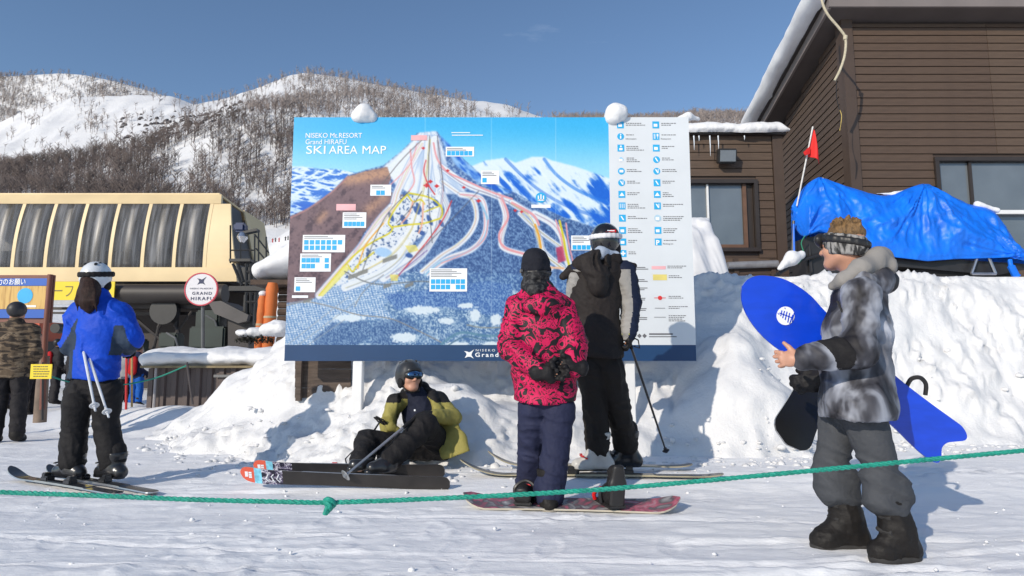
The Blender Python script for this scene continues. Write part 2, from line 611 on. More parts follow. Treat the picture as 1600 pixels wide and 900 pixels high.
d += 0.16 * np.maximum(fbm(Xb * 11, Yb * 11, Zb * 11, 2, 95) - 0.6, 0) * slope * rough * 2
Xb2, Yb2, Zb2 = Xb + d * nx_, Yb + d * ny_, Zb + d * nz_
bank = link('snow_bank', grid_mesh('snow_bank', Xb2, Yb2, Zb2), BANK, smooth=True)
tag(bank, 'ploughed white snow bank behind and beside the map sign', None, None, 'structure')

# --- mountains
CREST = {-700: 235, -300: 215, -100: 205, 0: 190, 60: 165, 120: 153, 200: 150, 270: 151, 300: 164, 340: 158, 400: 140, 450: 119, 480: 113, 520: 118, 580: 130, 640: 141, 700: 152, 760: 160, 800: 166, 835: 180, 880: 190, 1000: 192, 1100: 186, 1200: 186, 1300: 200, 1600: 220, 2300: 260}
CLINE = {-700: 300, -300: 285, 0: 268, 100: 253, 170: 240, 260: 218, 330: 196, 400: 186, 480: 182, 560: 188, 700: 200, 850: 214, 1000: 214, 1200: 215, 1600: 240, 2300: 280}
def rowline(u, tab, wdw=14):
    return sum(interp(u + d_, tab) for d_ in np.linspace(-wdw, wdw, 7)) / 7
NV = 6
def terrain(u, v):
    """u: bearing in photograph pixels, v: 0 foot ... 4 crest ... 5 far side -> world"""
    u, v = np.asarray(u, float), np.asarray(v, float)
    one = np.ones_like(u)
    Ds = [60 * one, 200 * one, 290 * one, 390 * one, 560 + 40 * np.exp(-((u - 520) / 160) ** 2), 700 * one]
    ysr = [610 * one, 440 * one, 318 * one, rowline(u, CLINE), rowline(u, CREST, 8), rowline(u, CREST, 8) + 60]
    i = np.clip(np.floor(v).astype(int), 0, NV - 2)
    f = v - i
    D = np.choose(i, Ds[:-1]) * (1 - f) + np.choose(i, Ds[1:]) * f
    yy = np.choose(i, ysr[:-1]) * (1 - f) + np.choose(i, ysr[1:]) * f
    yy = yy - 0
    dx, dy = (u - 800) / 1000.0, -(yy - 450) / 1000.0
    t = D / (math.cos(PITCH) - dy * math.sin(PITCH))
    X, Z = dx * t, CAMZ + t * (dy * math.cos(PITCH) + math.sin(PITCH))
    fade = sstep(0.5, 2, v) * (1 - 0.75 * sstep(3.6, 4.0, v))
    gul = ridged(X * 0.020 + 0.3 * Z * 0.02, Z * 0.004 + D * 0.004, 0, 3, 7) - 0.5
    Z = Z + fade * (9 * (fbm(X * 0.012, D * 0.012, 0, 4, 101) - 0.5) + 9.0 * gul * sstep(3.0, 3.4, v) + 4 * (ridged(X * .05 + Z * .02, D * .01, 0, 2, 77) - .5) * sstep(3.0, 3.3, v))
    Z = Z + sstep(1.5, 2.5, v) * 1.2 * (fbm(X * 0.12, D * 0.12, 0, 3, 111) - 0.5)
    return X, D, Z
U, Vv = np.meshgrid(np.linspace(-700, 2300, 620), np.linspace(0, 5, 200), indexing='ij')
Xm, Ym, Zm = terrain(U, Vv)
def hill_material():
    m = snow_material('hill_snow_and_rock', 0.02)
    return m
hill = link('hillside', grid_mesh('hillside', Xm, Ym, Zm), FARSNOW, smooth=True)
tag(hill, 'snowy mountainside with bare woods behind the lift station', None, None, 'structure')
FAR = {-900: 150, -300: 122, -100: 113, 0: 119, 60: 116, 95: 114, 130: 116, 180: 126, 240: 143, 300: 166, 400: 190, 700: 230}
Uf, Vf = np.meshgrid(np.linspace(-900, 700, 260), np.linspace(0, 1.4, 60), indexing='ij')
def farland(u, v):
    D = 800 + 260 * v
    yy = 330 * (1 - v) + rowline(u, FAR, 8) * v
    yy = np.where(v > 1, rowline(u, FAR, 8) + (v - 1) * 120, yy)
    dx, dy = (u - 800) / 1000.0, -(yy - 450) / 1000.0
    t = D / (math.cos(PITCH) - dy * math.sin(PITCH))
    X, Z = dx * t, CAMZ + t * (dy * math.cos(PITCH) + math.sin(PITCH))
    Z = Z + (1 - sstep(0.9, 1.0, v) * 0.7) * 14 * (fbm(X * 0.01, D * 0.01, 0, 4, 131) - 0.5)
    return X, D, Z
far = link('far_ridge', grid_mesh('far_ridge', *farland(Uf, Vf)), FARSNOW, smooth=True)
tag(far, 'distant snowy ridge with dark woods at the left skyline', None, None, 'structure')
# groomed piste between the hut and the sign
PISTE = {300: 470, 380: 408, 402: 392, 454: 355, 520: 325, 640: 300, 760: 330, 900: 400}
Up, Vp = np.meshgrid(np.linspace(300, 900, 120), np.linspace(0, 1.25, 30), indexing='ij')
def piste(u, v):
    D = 90 + 130 * v
    yy = 600 * (1 - v) + rowline(u, PISTE, 10) * v
    yy = np.where(v > 1, rowline(u, PISTE, 10) + (v - 1) * 300, yy)
    dx, dy = (u - 800) / 1000.0, -(yy - 450) / 1000.0
    t = D / (math.cos(PITCH) - dy * math.sin(PITCH))
    return dx * t, D, CAMZ + t * (dy * math.cos(PITCH) + math.sin(PITCH))
pst = link('ski_slope', grid_mesh('ski_slope', *piste(Up, Vp)), FARSNOW, smooth=True)
tag(pst, 'smooth white ski slope between lift station and map sign', None, None, 'structure')

# --- bare woods on the mountain: real little trees, joined, because nobody could count them
def bare_tree(seed, ntw=3, nb=11, fat=1.0):
    r = random.Random(seed)
    V, T = [], []
    def cone(a, b, ra, n=3):
        a, b = Vector(a), Vector(b)
        d_ = (b - a).normalized()
        u_ = d_.cross(Vector((0.3, 0.9, 0.2))).normalized(); w_ = d_.cross(u_)
        o = len(V)
        for k in range(n):
            V.append(a + (u_ * math.cos(2.1 * k) + w_ * math.sin(2.1 * k)) * ra)
        V.append(b)
        for k in range(n):
            T.append((o + k, o + (k + 1) % n, o + n))
    lean = Vector((r.uniform(-.08, .08), r.uniform(-.08, .08), 0))
    cone((0, 0, -0.05), lean + Vector((0, 0, 1.0)), 0.022)
    for i in range(nb):
        h = 0.28 + 0.6 * r.random()
        a = r.random() * 6.28
        L = (0.42 - 0.25 * abs(h - 0.45)) * r.uniform(.7, 1.1)
        s = lean * h + Vector((0, 0, h))
        e = s + Vector((math.cos(a) * L * .72, math.sin(a) * L * .72, L * .75))
        cone(s, e, 0.012 * fat)
        for j in range(ntw):
            f = r.uniform(.35, .9)
            q = s.lerp(e, f)
            a2 = a + r.uniform(-1.3, 1.3)
            l2 = L * r.uniform(.3, .55)
            cone(q, q + Vector((math.cos(a2) * l2 * .7, math.sin(a2) * l2 * .7, l2 * .8)), 0.008 * fat)
    return np.array([tuple(v) for v in V]), np.array(T)
PROTO = [bare_tree(s) for s in range(6)]
PROTO_FAR = [bare_tree(s + 20, 1, 9, 1.9) for s in range(6)]
def forest(name, pts, hs, seed, mat, label, protos=PROTO):
    r = np.random.RandomState(seed)
    VS, TS, o = [], [], 0
    for p, h in zip(pts, hs):
        V, T = protos[r.randint(len(protos))]
        a = r.rand() * 6.283
        c, s = math.cos(a), math.sin(a)
        W = np.stack([(V[:, 0] * c - V[:, 1] * s) * h * 1.15, (V[:, 0] * s + V[:, 1] * c) * h * 1.15, V[:, 2] * h], -1) + p
        VS.append(W); TS.append(T + o); o += len(V)
    me_ = np_mesh(name, np.concatenate(VS), np.concatenate(TS))
    o_ = link(name, me_, mat)
    return tag(o_, label, None, None, 'stuff')
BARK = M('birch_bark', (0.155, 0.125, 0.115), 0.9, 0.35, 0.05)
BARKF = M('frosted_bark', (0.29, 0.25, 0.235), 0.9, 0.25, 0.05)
rs = np.random.RandomState(4)
def pick(n, dens, u0, u1, v0, v1):
    u = rs.uniform(u0, u1, n); v = rs.uniform(v0, v1, n)
    k = rs.rand(n) < dens(u, v)
    return u[k], v[k]
def dens_low(u, v):
    clump = sstep(0.36, 0.60, fbm(u * 0.020, v * 5, 0, 3, 201))
    d_ = 0.20 + 0.75 * clump
    d_ = np.where(u < 330, np.maximum(d_, 0.9 * sstep(2.55, 2.70, v)), d_)
    clear = np.exp(-((u - 285) / 42) ** 2 - ((v - 2.68) / 0.10) ** 2)
    return d_ * (1 - 0.95 * np.clip(clear * 1.5, 0, 1)) * np.where(u < 260, 1.0, 0.75)
def dens_up(u, v):
    n_ = fbm(u * 0.02, v * 4, 0, 3, 211)
    d_ = 0.03 + 0.10 * sstep(.5, .65, n_) + 0 * u
    d_ = d_ + 0.35 * np.exp(-((u - 265) / 50) ** 2 - ((v - 3.22) / 0.15) ** 2) * sstep(.4, .6, n_)
    d_ = d_ + 0.85 * sstep(300, 420, u) * (1 - sstep(3.15, 3.6, v)) * sstep(.35, .6, n_)
    d_ = d_ + 0.55 * sstep(430, 490, u) * (1 - sstep(660, 780, u)) * sstep(3.05, 3.3, v) * sstep(.22, .42, n_)
    d_ = d_ + 0.9 * sstep(850, 880, u)
    d_ = d_ + 0.35 * sstep(280, 330, u) * sstep(3.93, 3.97, v) * (1 - sstep(420, 450, u))
    d_ = d_ + 0.5 * (u < 20) * sstep(3.2, 3.0, v)
    return np.clip(d_, 0, 1)
u1, v1 = pick(5200, dens_low, -160, 520, 1.75, 3.02)
X1, D1, Z1 = terrain(u1, v1)
forest('bare_wood', np.stack([X1, D1, Z1], -1), rs.uniform(6.5, 10.5, len(u1)), 1, BARK, 'dense brown leafless wood on the lower mountainside')
u2, v2 = pick(10500, dens_up, -160, 1330, 3.0, 4.0)
X2, D2, Z2 = terrain(u2, v2)
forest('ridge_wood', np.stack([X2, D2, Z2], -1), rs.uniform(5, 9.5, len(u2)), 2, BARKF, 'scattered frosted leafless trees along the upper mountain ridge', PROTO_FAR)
u3, v3 = pick(7500, lambda u, v: 0.22 + 0.78 * sstep(.42, .58, fbm(u * 0.012, v * 6, 0, 3, 221)) * (1 - 0.9 * np.exp(-((u - 110) / 50) ** 2 - ((v - 1.0) / .12) ** 2)), -160, 330, 0.45, 1.0)
X3, D3, Z3 = farland(u3, v3)
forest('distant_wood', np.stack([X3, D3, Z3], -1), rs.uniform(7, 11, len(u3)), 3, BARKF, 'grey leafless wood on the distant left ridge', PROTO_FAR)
# rocks and scrub breaking through the bright face
vb = MB()
for i in range(150):
    uu = rs.normal(285, 52); vv_ = 3.0 + abs(rs.normal(0.22, 0.18))
    if not (170 < uu < 420 and vv_ < 3.8): continue
    x_, d_, z_ = [float(q) for q in terrain(np.array([uu]), np.array([vv_]))]
    sz = rs.uniform(0.8, 2.4)
    c_ = Vector((x_, d_, z_))
    ring = [c_ + Vector((math.cos(k * 1.256) * sz * rs.uniform(.7, 1.3), math.sin(k * 1.256) * sz * rs.uniform(.6, 1.2), -0.6)) for k in range(5)]
    tp_ = [c_ + Vector((math.cos(k * 1.256 + .3) * sz * .55, math.sin(k * 1.256 + .3) * sz * .5, sz * rs.uniform(.4, .8))) for k in range(5)]
    vb.add(ring + tp_, [(k, (k + 1) % 5, 5 + (k + 1) % 5, 5 + k) for k in range(5)] + [(5, 6, 7, 8, 9)])
ro = vb.build('rocks', M('dark_rock', (0.10, 0.09, 0.09), 0.9, 0.3, 0.3), None)
tag(ro, 'dark rocks breaking through the snow below the ridge', None, None, 'stuff')

# loose snow clods fallen from the bank and kicked up on the run
def clods(name, n, place, seed, label, mat):
    r = np.random.RandomState(seed)
    bm_ = bmesh.new(); bmesh.ops.create_icosphere(bm_, subdivisions=1, radius=1.0)
    B = np.array([v.co[:] for v in bm_.verts]); T = np.array([[v.index for v in f.verts] for f in bm_.faces]); bm_.free()
    VS, TS, o = [], [], 0
    for i in range(n):
        x, y, z, sz = place(r)
        W = B * (1 + r.uniform(-.35, .35, (len(B), 1))) * np.array([sz * r.uniform(.7, 1.5), sz * r.uniform(.7, 1.3), sz * r.uniform(.45, .9)]) + np.array([x, y, z])
        VS.append(W); TS.append(T + o); o += len(B)
    ob = link(name, np_mesh(name, np.concatenate(VS), np.concatenate(TS)), mat, smooth=True)
    return tag(ob, label, None, None, 'stuff')
def at_toe(r):
    x = r.uniform(-4.2, 6.5); y = float(smooth_interp(np.array([x]), TOE)[0]) + r.normal(-.10, .30)
    z = max(gz(x, y), float(bank_z(np.array([x]), np.array([y]))[0]))
    return x, y, z, abs(r.normal(0, .017)) + .004
clods('snow_clods', 1100, at_toe, 5, 'loose snow clods along the foot of the snow bank', BANK)
def on_run(r):
    y = 1.6 + 4.2 * r.rand(); x = r.uniform(-1, 1) * (y * .95)
    return x, y, gz(x, y) + r.normal(0, .006), abs(r.normal(0, .006)) + .002
clods('snow_crumbs', 420, on_run, 6, 'small crumbs of snow kicked up across the groomed run', SNOW)
# ================================================================ buildings on the bank
SIDING = M('brown_siding', (0.085, 0.054, 0.036), 0.62, 0.14, 3.0, 0.25, 30, stretch=(1, 1, 9))
SIDING2 = M('brown_siding_weathered', (0.093, 0.061, 0.041), 0.66, 0.16, 2.6, 0.25, 30, stretch=(1, 1, 9))
TRIM = M('brown_trim', (0.070, 0.046, 0.033), 0.55, 0.10, 3.0, 0.15, 30)
FASCIA = M('grey_fascia', (0.20, 0.17, 0.155), 0.45, 0.08, 2.0)
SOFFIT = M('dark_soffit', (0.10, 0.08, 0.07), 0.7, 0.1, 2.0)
DARKFR = M('dark_window_frame', (0.035, 0.027, 0.023), 0.45, 0.1, 5)
WOODFR = M('reddish_window_frame', (0.14, 0.075, 0.045), 0.5, 0.15, 6)
GLASS = M('window_glass', (0.13, 0.15, 0.165), 0.05, 0.2, 1.0, spec=1.0, coat=0.6)  # base colour lightened to stand in for reflected pale sky
BLACK = M('black_metal', (0.018, 0.017, 0.017), 0.45, 0.2, 8)
ICE = M('icicle_ice', (0.75, 0.8, 0.85), 0.15, 0.05, 8, spec=0.8)
WHITEP = M('white_paint', (0.78, 0.78, 0.77), 0.45, 0.05, 4)

def planks(parent, a, b, z0, z1, pitch, nrm, mats, holes=(), joints=(), thick=0.022, name='plank', top=None):
    """lapped boards on the wall line a -> b (x, y); holes: (s0, s1, z0, z1) along it; top: wall-top height at s"""
    a, b = Vector((a[0], a[1], 0)), Vector((b[0], b[1], 0))
    L = (b - a).length
    t = (b - a) / L
    n = Vector((nrm[0], nrm[1], 0)).normalized()
    rows = int(math.ceil((z1 - z0) / pitch))
    cache = {}
    r = random.Random(int(abs(a.x) * 100 + rows))
    for i in range(rows):
        lo, hi = z0 + i * pitch, min(z0 + (i + 1) * pitch, z1)
        cuts = sorted([0, L] + [j for j in joints])
        segs = [(cuts[k], cuts[k + 1]) for k in range(len(cuts) - 1)]
        for h in holes:
            if lo < h[3] - 0.01 and hi > h[2] + 0.01:
                ns = []
                for s0, s1 in segs:
                    if h[0] > s0: ns.append((s0, min(s1, h[0])))
                    if h[1] < s1: ns.append((max(s0, h[1]), s1))
                segs = [q for q in ns if q[1] - q[0] > 0.03]
        if top is not None:
            segs = [(s0, min(s1, max([s for s in np.linspace(s0, s1, 60) if top(s) > lo + 0.3 * pitch] or [s0]))) for s0, s1 in segs]
            segs = [q for q in segs if q[1] - q[0] > 0.05]
        for s0, s1 in segs:
            g = 0.004
            key = (round(s1 - s0, 3), round(hi - lo, 3))
            if key not in cache:
                mb = MB()
                h, l2 = hi - lo - 0.012, s1 - s0 - 2 * g
                # lower edge stands proud of the upper one: a lapped board
                prof = [(0.0, 0.0), (thick, 0.0), (thick * 0.9, h * 0.08), (thick * 0.35, h), (0.0, h)]
                pts = [n * d + Vector((0, 0, z)) for d, z in prof]
                mb.prism([p for p in pts], t * l2)
                me_ = mb.build('_tmp', mats[r.randint(0, len(mats) - 1)], None)
                cache[key] = me_.data
                bpy.data.objects.remove(me_)
            o = bpy.data.objects.new(name, cache[key])
            COL.objects.link(o)
            o.parent = parent
            o.location = a + t * (s0 + g) + Vector((0, 0, lo)) - origin_of(parent)

# --- large building ------------------------------------------------------------
YF = 11.5
c0 = P(1333, 300, YF)
XC = c0.x                                   # its corner
ZB = 2.0
ov_f, ov_s = 0.42, 0.45
front_top = P(1333, 13, YF - ov_f).z - 0.05
side_dir = Vector((0.12, 1.0, 0)).normalized()
SL = 7.0
far_pt = Vector((XC, YF, 0)) + side_dir * SL
slope_r = 0.135
big_b = empty('brown_building', (XC + 5, YF + 3, ZB), 'large brown timber-clad building with sloping snowy roof behind the blue tarpaulin', 'building')
# core walls (behind the boards)
core = MB()
ztop = lambda s: front_top - slope_r * s
A, B = Vector((XC + 0.02, YF + 0.02, 0)), far_pt + Vector((0.02, 0, 0))
W0, W1 = P(1462, 251, YF), P(1462, 380, YF)
wx0, wz1 = W0.x, W0.z
wz0 = ZB + 0.75
XE = XC + 11
def wall(mb, a, b, za0, za1, zb0, zb1, nrm, th=0.15):
    n = Vector((nrm[0], nrm[1], 0)).normalized() * -th
    mb.prism([(a.x, a.y, za0), (b.x, b.y, zb0), (b.x, b.y, zb1), (a.x, a.y, za1)], n)
nside = Vector((-side_dir.y, side_dir.x, 0))
wall(core, A, B, ZB - 0.3, ztop(0), ZB - 0.3, ztop(SL), nside)
wall(core, Vector((XC + 0.02, YF + 0.02, 0)), Vector((wx0, YF + 0.02, 0)), ZB - .3, front_top, ZB - .3, front_top, (0, -1))
wall(core, Vector((wx0, YF + 0.02, 0)), Vector((XE, YF + 0.02, 0)), wz1, front_top, wz1, front_top, (0, -1))
wall(core, Vector((wx0, YF + 0.02, 0)), Vector((XE, YF + 0.02, 0)), ZB - .3, wz0, ZB - .3, wz0, (0, -1))
core.box((XC + 6, YF + SL, (ZB + 5.5) / 2 + 1), (11, 0.1, 5.5))
core.box((XC + 6.5, YF + 3.5, wz0 - 0.6), (9.5, 6.5, 0.1))
core.build('wall', TRIM, big_b)
jx = P(1552, 180, YF).x - XC
pitch_f = (P(1400, 110, YF).z - P(1400, 234, YF).z) / 10.0
planks(big_b, (XC + 0.16, YF), (XE, YF), ZB, front_top - 0.02, pitch_f, (0, -1), [SIDING, SIDING2], holes=[(wx0 - XC - 0.16 - 0.05, XE, wz0, wz1 + 0.05)], joints=[jx - 0.16])
planks(big_b, (XC, YF + 0.16), (far_pt.x, far_pt.y), ZB, front_top - 0.02, pitch_f, nside, [SIDING2, SIDING], top=lambda s: ztop(s) - 0.05)
mb = MB()
mb.box((XC + 0.05, YF + 0.0, (ZB + front_top) / 2), (0.20, 0.10, front_top - ZB + 0.2))
mb.box((XC - 0.02, YF + 0.09, (ZB + front_top) / 2 - 0.005), (0.06, 0.20, front_top - ZB + 0.18))
mb.build('corner_board', TRIM, big_b)
# window band
win = empty('window', (wx0 + 2, YF, wz0)); win.parent = big_b; win.location -= big_b.location
mb = MB()
mb.box(((wx0 + XE) / 2, YF - 0.0, wz1 + 0.02), (XE - wx0 + 0.1, 0.12, 0.075))
mb.box((wx0 - 0.01, YF - 0.0, (wz0 + wz1) / 2), (0.075, 0.12, wz1 - wz0 - 0.04))
mb.box(((wx0 + XE) / 2, YF - 0.0, wz0 + 0.03), (XE - wx0 + 0.1, 0.14, 0.09))
mb.build('window_frame', DARKFR, win)
mx0 = P(1519, 300, YF).x
xsw = [wx0 + 0.03, mx0, mx0 + 1.5, mx0 + 3.0, mx0 + 4.5]
for k in range(4):
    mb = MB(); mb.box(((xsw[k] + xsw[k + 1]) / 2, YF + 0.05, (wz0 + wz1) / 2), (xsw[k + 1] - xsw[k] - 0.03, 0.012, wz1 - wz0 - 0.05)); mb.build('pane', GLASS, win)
    mb = MB(); mb.box((xsw[k + 1], YF + 0.03, (wz0 + wz1) / 2), (0.05, 0.07, wz1 - wz0 - 0.05)); mb.build('mullion', DARKFR, win)
mb = MB(); mb.box(((wx0 + XE) / 2, YF - 0.075, P(1580, 333, YF).z), (XE - wx0 - 1.0, 0.05, 0.07)); mb.build('rail', WHITEP, win)
# roof: mono-pitch, rising to the viewer, with overhangs
th = 0.34
f_l = Vector((XC - ov_s, YF - ov_f, front_top + slope_r * ov_f + 0.03))
f_r = Vector((XE + 0.5, YF - ov_f, f_l.z))
b_l = Vector((far_pt.x - ov_s, far_pt.y + 1.0, front_top - slope_r * (SL + 1.0) + 0.03))
b_r = Vector((XE + 0.5, far_pt.y + 1.0, b_l.z))
roof = MB()
inset = Vector((0.05, 0.05, 0))
roof.prism([f_l + inset, f_r + Vector((-.05, .05, 0)), b_r + Vector((-.05, -.05, 0)), b_l + Vector((.05, -.05, 0))], (0, 0, 0.22))
rf = roof.build('roof', SOFFIT, big_b)
mb = MB()
mb.prism([f_l, f_r, f_r + Vector((0, 0, th)), f_l + Vector((0, 0, th))], (0, 0.05, 0))
mb.build('fascia', FASCIA, rf)
for dx_, h0, h1, w_ in ((0, -0.02, 0.20, 0.05), (-0.07, 0.17, 0.34, 0.07)):
    mb = MB()
    off = Vector((dx_, 0, 0))
    mb.prism([f_l + off + Vector((0, .05, h0)), b_l + off + Vector((0, 0, h0)), b_l + off + Vector((0, 0, h1)), f_l + off + Vector((0, .05, h1))], (w_, 0, 0))
    mb.build('barge_board', FASCIA if dx_ == 0 else DARKFR, rf)
# snow lying on the roof edge
n_, m_ = 90, 20
uu, ww = np.meshgrid(np.linspace(0, 1, n_), np.linspace(0, 1, m_), indexing='ij')
ang = math.tau * ww
bx_ = f_l.x - 0.17 + (b_l.x - f_l.x) * uu
by_ = f_l.y + 0.05 + (b_l.y - f_l.y) * uu
bz_ = f_l.z + 0.36 + (b_l.z - f_l.z) * uu
rad = 0.17 * (0.75 + 0.6 * fbm(by_ * 1.7, np.cos(ang) + 3, np.sin(ang) + 3, 3, 301))
Xr = bx_ + np.where(np.cos(ang) > 0, 2.0, 1.0) * np.cos(ang) * rad
Zr = bz_ + np.sin(ang) * rad
so_ = link('snow_layer', grid_mesh('snow_layer', Xr, by_, Zr), CAPS, rf, True)

# --- small building ------------------------------------------------------------
YS = 12.6
sm_r = P(1224, 300, YS).x
sm_l = P(1010, 300, YS).x
sm_top = P(1150, 213, YS).z
small_b = empty('brown_annexe', ((sm_l + sm_r) / 2, YS + 1, ZB), 'low brown timber annexe with snow-capped flat roof and icicles beside the map sign', 'building')
wl, wr = P(1040, 300, YS).x, P(1177, 300, YS).x
wt, wb = P(1150, 287, YS).z, P(1150, 388, YS).z
core = MB()
wall(core, Vector((sm_l, YS + .02, 0)), Vector((wl, YS + .02, 0)), ZB - .3, sm_top, ZB - .3, sm_top, (0, -1))
wall(core, Vector((wr, YS + .02, 0)), Vector((sm_r - .02, YS + .02, 0)), ZB - .3, sm_top, ZB - .3, sm_top, (0, -1))
wall(core, Vector((wl, YS + .02, 0)), Vector((wr, YS + .02, 0)), wt, sm_top, wt, sm_top, (0, -1))
wall(core, Vector((wl, YS + .02, 0)), Vector((wr, YS + .02, 0)), ZB - .3, wb, ZB - .3, wb, (0, -1))
core.box((sm_r - .10, YS + 1.6, (ZB + sm_top) / 2), (.12, 2.9, sm_top - ZB))
core.box(((sm_l + sm_r) / 2, YS + 3.2, (ZB + sm_top) / 2), (sm_r - sm_l, .1, sm_top - ZB))
core.box(((sm_l + sm_r) / 2, YS + 1.6, sm_top + 0.05), (sm_r - sm_l - .1, 3.2, .1))
core.build('wall', TRIM, small_b)
pit_s = (P(1150, 215, YS).z - P(1150, 290, YS).z) / 6.0
planks(small_b, (sm_l, YS), (sm_r - 0.20, YS), ZB, sm_top, pit_s, (0, -1), [SIDING, SIDING2], holes=[(wl - sm_l - .06, wr - sm_l + .06, wb - .08, wt + .06)])
mb = MB(); mb.box((sm_r - .09, YS - .01, (ZB + sm_top) / 2), (.20, .07, sm_top - ZB)); mb.build('corner_board', TRIM, small_b)
win = empty('window', ((wl + wr) / 2, YS, wb)); win.parent = small_b; win.location -= small_b.location
fw = 0.075
mb = MB()
mb.box(((wl + wr) / 2, YS - .01, wt + fw / 2), (wr - wl + .15, .11, fw)); mb.box(((wl + wr) / 2, YS - .02, wb - fw / 2), (wr - wl + .15, .15, fw))
mb.box((wr + fw / 2, YS - .01, (wt + wb) / 2), (fw, .11, wt - wb)); mb.box((wl - fw / 2, YS - .01, (wt + wb) / 2), (fw, .11, wt - wb))
mb.build('window_frame', DARKFR, win)
pr = P(1166, 300, YS).x
pm = P(1106, 300, YS).x
mb = MB()
mb.box((pr - .03, YS + .04, (wt + wb) / 2), (.07, .05, wt - wb - .01)); mb.box(((wl + pr) / 2, YS + .035, wb + .04), (pr - wl - .1, .05, .08))
mb.build('sash', WOODFR, win)
mb = MB(); mb.box((pm, YS + .04, (wt + wb) / 2 + .04), (.035, .05, wt - wb - .1)); mb.build('mullion', WHITEP, win)
for x0_, x1_ in ((wl, pm - .02), (pm + .02, pr - .07)):
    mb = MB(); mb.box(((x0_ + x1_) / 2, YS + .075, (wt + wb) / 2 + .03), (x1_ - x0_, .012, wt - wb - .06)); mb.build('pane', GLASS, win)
mb = MB(); mb.box((pr + .09, YS + .08, (wt + wb) / 2), (wr - pr, .03, wt - wb)); mb.build('side_panel', DARKFR, win)
# flood lamp
l0 = P(1130, 249, YS)
lamp = empty('flood_lamp', (l0.x, YS - .15, l0.z)); lamp.parent = small_b; lamp.location -= small_b.location
mb = MB(); mb.box((l0.x, YS - .20, l0.z), (.37, .16, .29), Euler((R(12), 0, 0)).to_matrix(), bev=.02); mb.build('housing', BLACK, lamp)
mb = MB(); mb.box((l0.x, YS - .07, l0.z + .0), (.08, .16, .10)); mb.build('bracket', BLACK, lamp)
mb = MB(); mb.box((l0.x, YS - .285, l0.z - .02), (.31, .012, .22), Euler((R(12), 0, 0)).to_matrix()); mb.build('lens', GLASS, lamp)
# eave, snow and icicles
mb = MB(); mb.box(((sm_l + sm_r) / 2, YS - .06, sm_top + .04), (sm_r - sm_l + .1, .16, .09)); mb.build('eave', DARKFR, small_b)
uu, ww = np.meshgrid(np.linspace(0, 1, 140), np.linspace(0, 1, 24), indexing='ij')
xe = sm_l + (sm_r + .10 - sm_l) * uu
lump = fbm(xe * 3, ww * 2, 0, 4, 311)
hh = 0.16 + 0.10 * lump
ang = np.pi * ww * 0.98 - 0.5
Ysn = YS + .18 - np.cos(ang) * np.where(ang < 1.57, .36 + .14 * lump, 1.6)
Zsn = sm_top + .09 + np.where(ang < 0, np.sin(ang) * .16 * (0.5 + lump), np.sin(ang) * hh)
taper = np.minimum(1, (1 - uu) * 14 + .35)
link('snow_layer', grid_mesh('snow_layer', xe, Ysn, sm_top + .05 + (Zsn - sm_top - .05) * taper), CAPS, small_b, True)
for px, ln_ in ((1084, 24), (1109, 34), (1122, 24), (1092, 9), (1163, 7)):
    p = P(px, 212, YS - .2)
    L = ln_ * .0124
    mb = MB(); mb.tube([p, p + Vector((.004, 0, -L * .5)), p + Vector((0, .004, -L))], [.014, .009, .002], 6); mb.build('icicle', ICE, small_b, True)
# horizontal pipe and boards at the foot of the annexe
pb = empty('pipe_rail', P(1180, 418, 11.2), 'grey horizontal pipe with timber below the annexe window', 'railing')
mb = MB(); mb.tube([P(1137, 415, 11.2), P(1215, 412, 11.2)], .065, 10); mb.build('pipe', M('galvanised', (.32, .32, .33), .45, .2, 9, metal=.4), pb, True)
mb = MB(); mb.box(P(1175, 424, 11.3), (1.3, .06, .12)); mb.build('board', TRIM, pb)
mb = MB(); mb.box(P(1150, 426, 11.28), (.08, .08, .5)); mb.build('post', TRIM, pb)
mb = MB(); mb.box(P(1208, 426, 11.28), (.08, .08, .5)); mb.build('post', TRIM, pb)

# --- rope dangling from the roof ---------------------------------------------------
def spline(pts, n=8):
    pts = [Vector(p) for p in pts]
    o = []
    for i in range(len(pts) - 1):
        p0, p1, p2, p3 = pts[max(i - 1, 0)], pts[i], pts[i + 1], pts[min(i + 2, len(pts) - 1)]
        for k in range(n):
            t = k / n
            o.append(0.5 * ((2 * p1) + (p2 - p0) * t + (2 * p0 - 5 * p1 + 4 * p2 - p3) * t * t + (3 * p1 - p0 - 3 * p2 + p3) * t ** 3))
    o.append(pts[-1])
    return o
YR = 10.5
rp_ = empty('hanging_rope', P(1285, 0, YR), 'cream rope hanging in a curve from the roof corner of the large building', 'rope')
mb = MB(); mb.tube(spline([P(1282, -30, YR), P(1284, 0, YR), P(1293, 22, YR), P(1312, 45, YR), P(1321, 60, YR), P(1320, 85, YR), P(1313, 108, YR), P(1304, 126, YR)]), .021, 8)
mb.build('strand', M('cream_rope', (.52, .46, .33), .8, .15, 30, .5, 90), rp_, True)
mb = MB(); mb.tube([P(1321, 56, YR), P(1320.5, 62, YR)], .034, 8); mb.build('knot', MATS['cream_rope'], rp_, True)
mb = MB(); mb.tube(spline([P(1308, 118, YR), P(1307, 150, YR), P(1313, 180, YR), P(1312, 204, YR)]), .006, 5); mb.build('cord', BLACK, rp_, True)
mb = MB(); mb.tube(spline([P(1312, 172, YR), P(1315, 182, YR), P(1312, 204, YR)]), .008, 5); mb.build('cord_end', M('yellow_cord', (.5, .36, .1), .7), rp_, True)

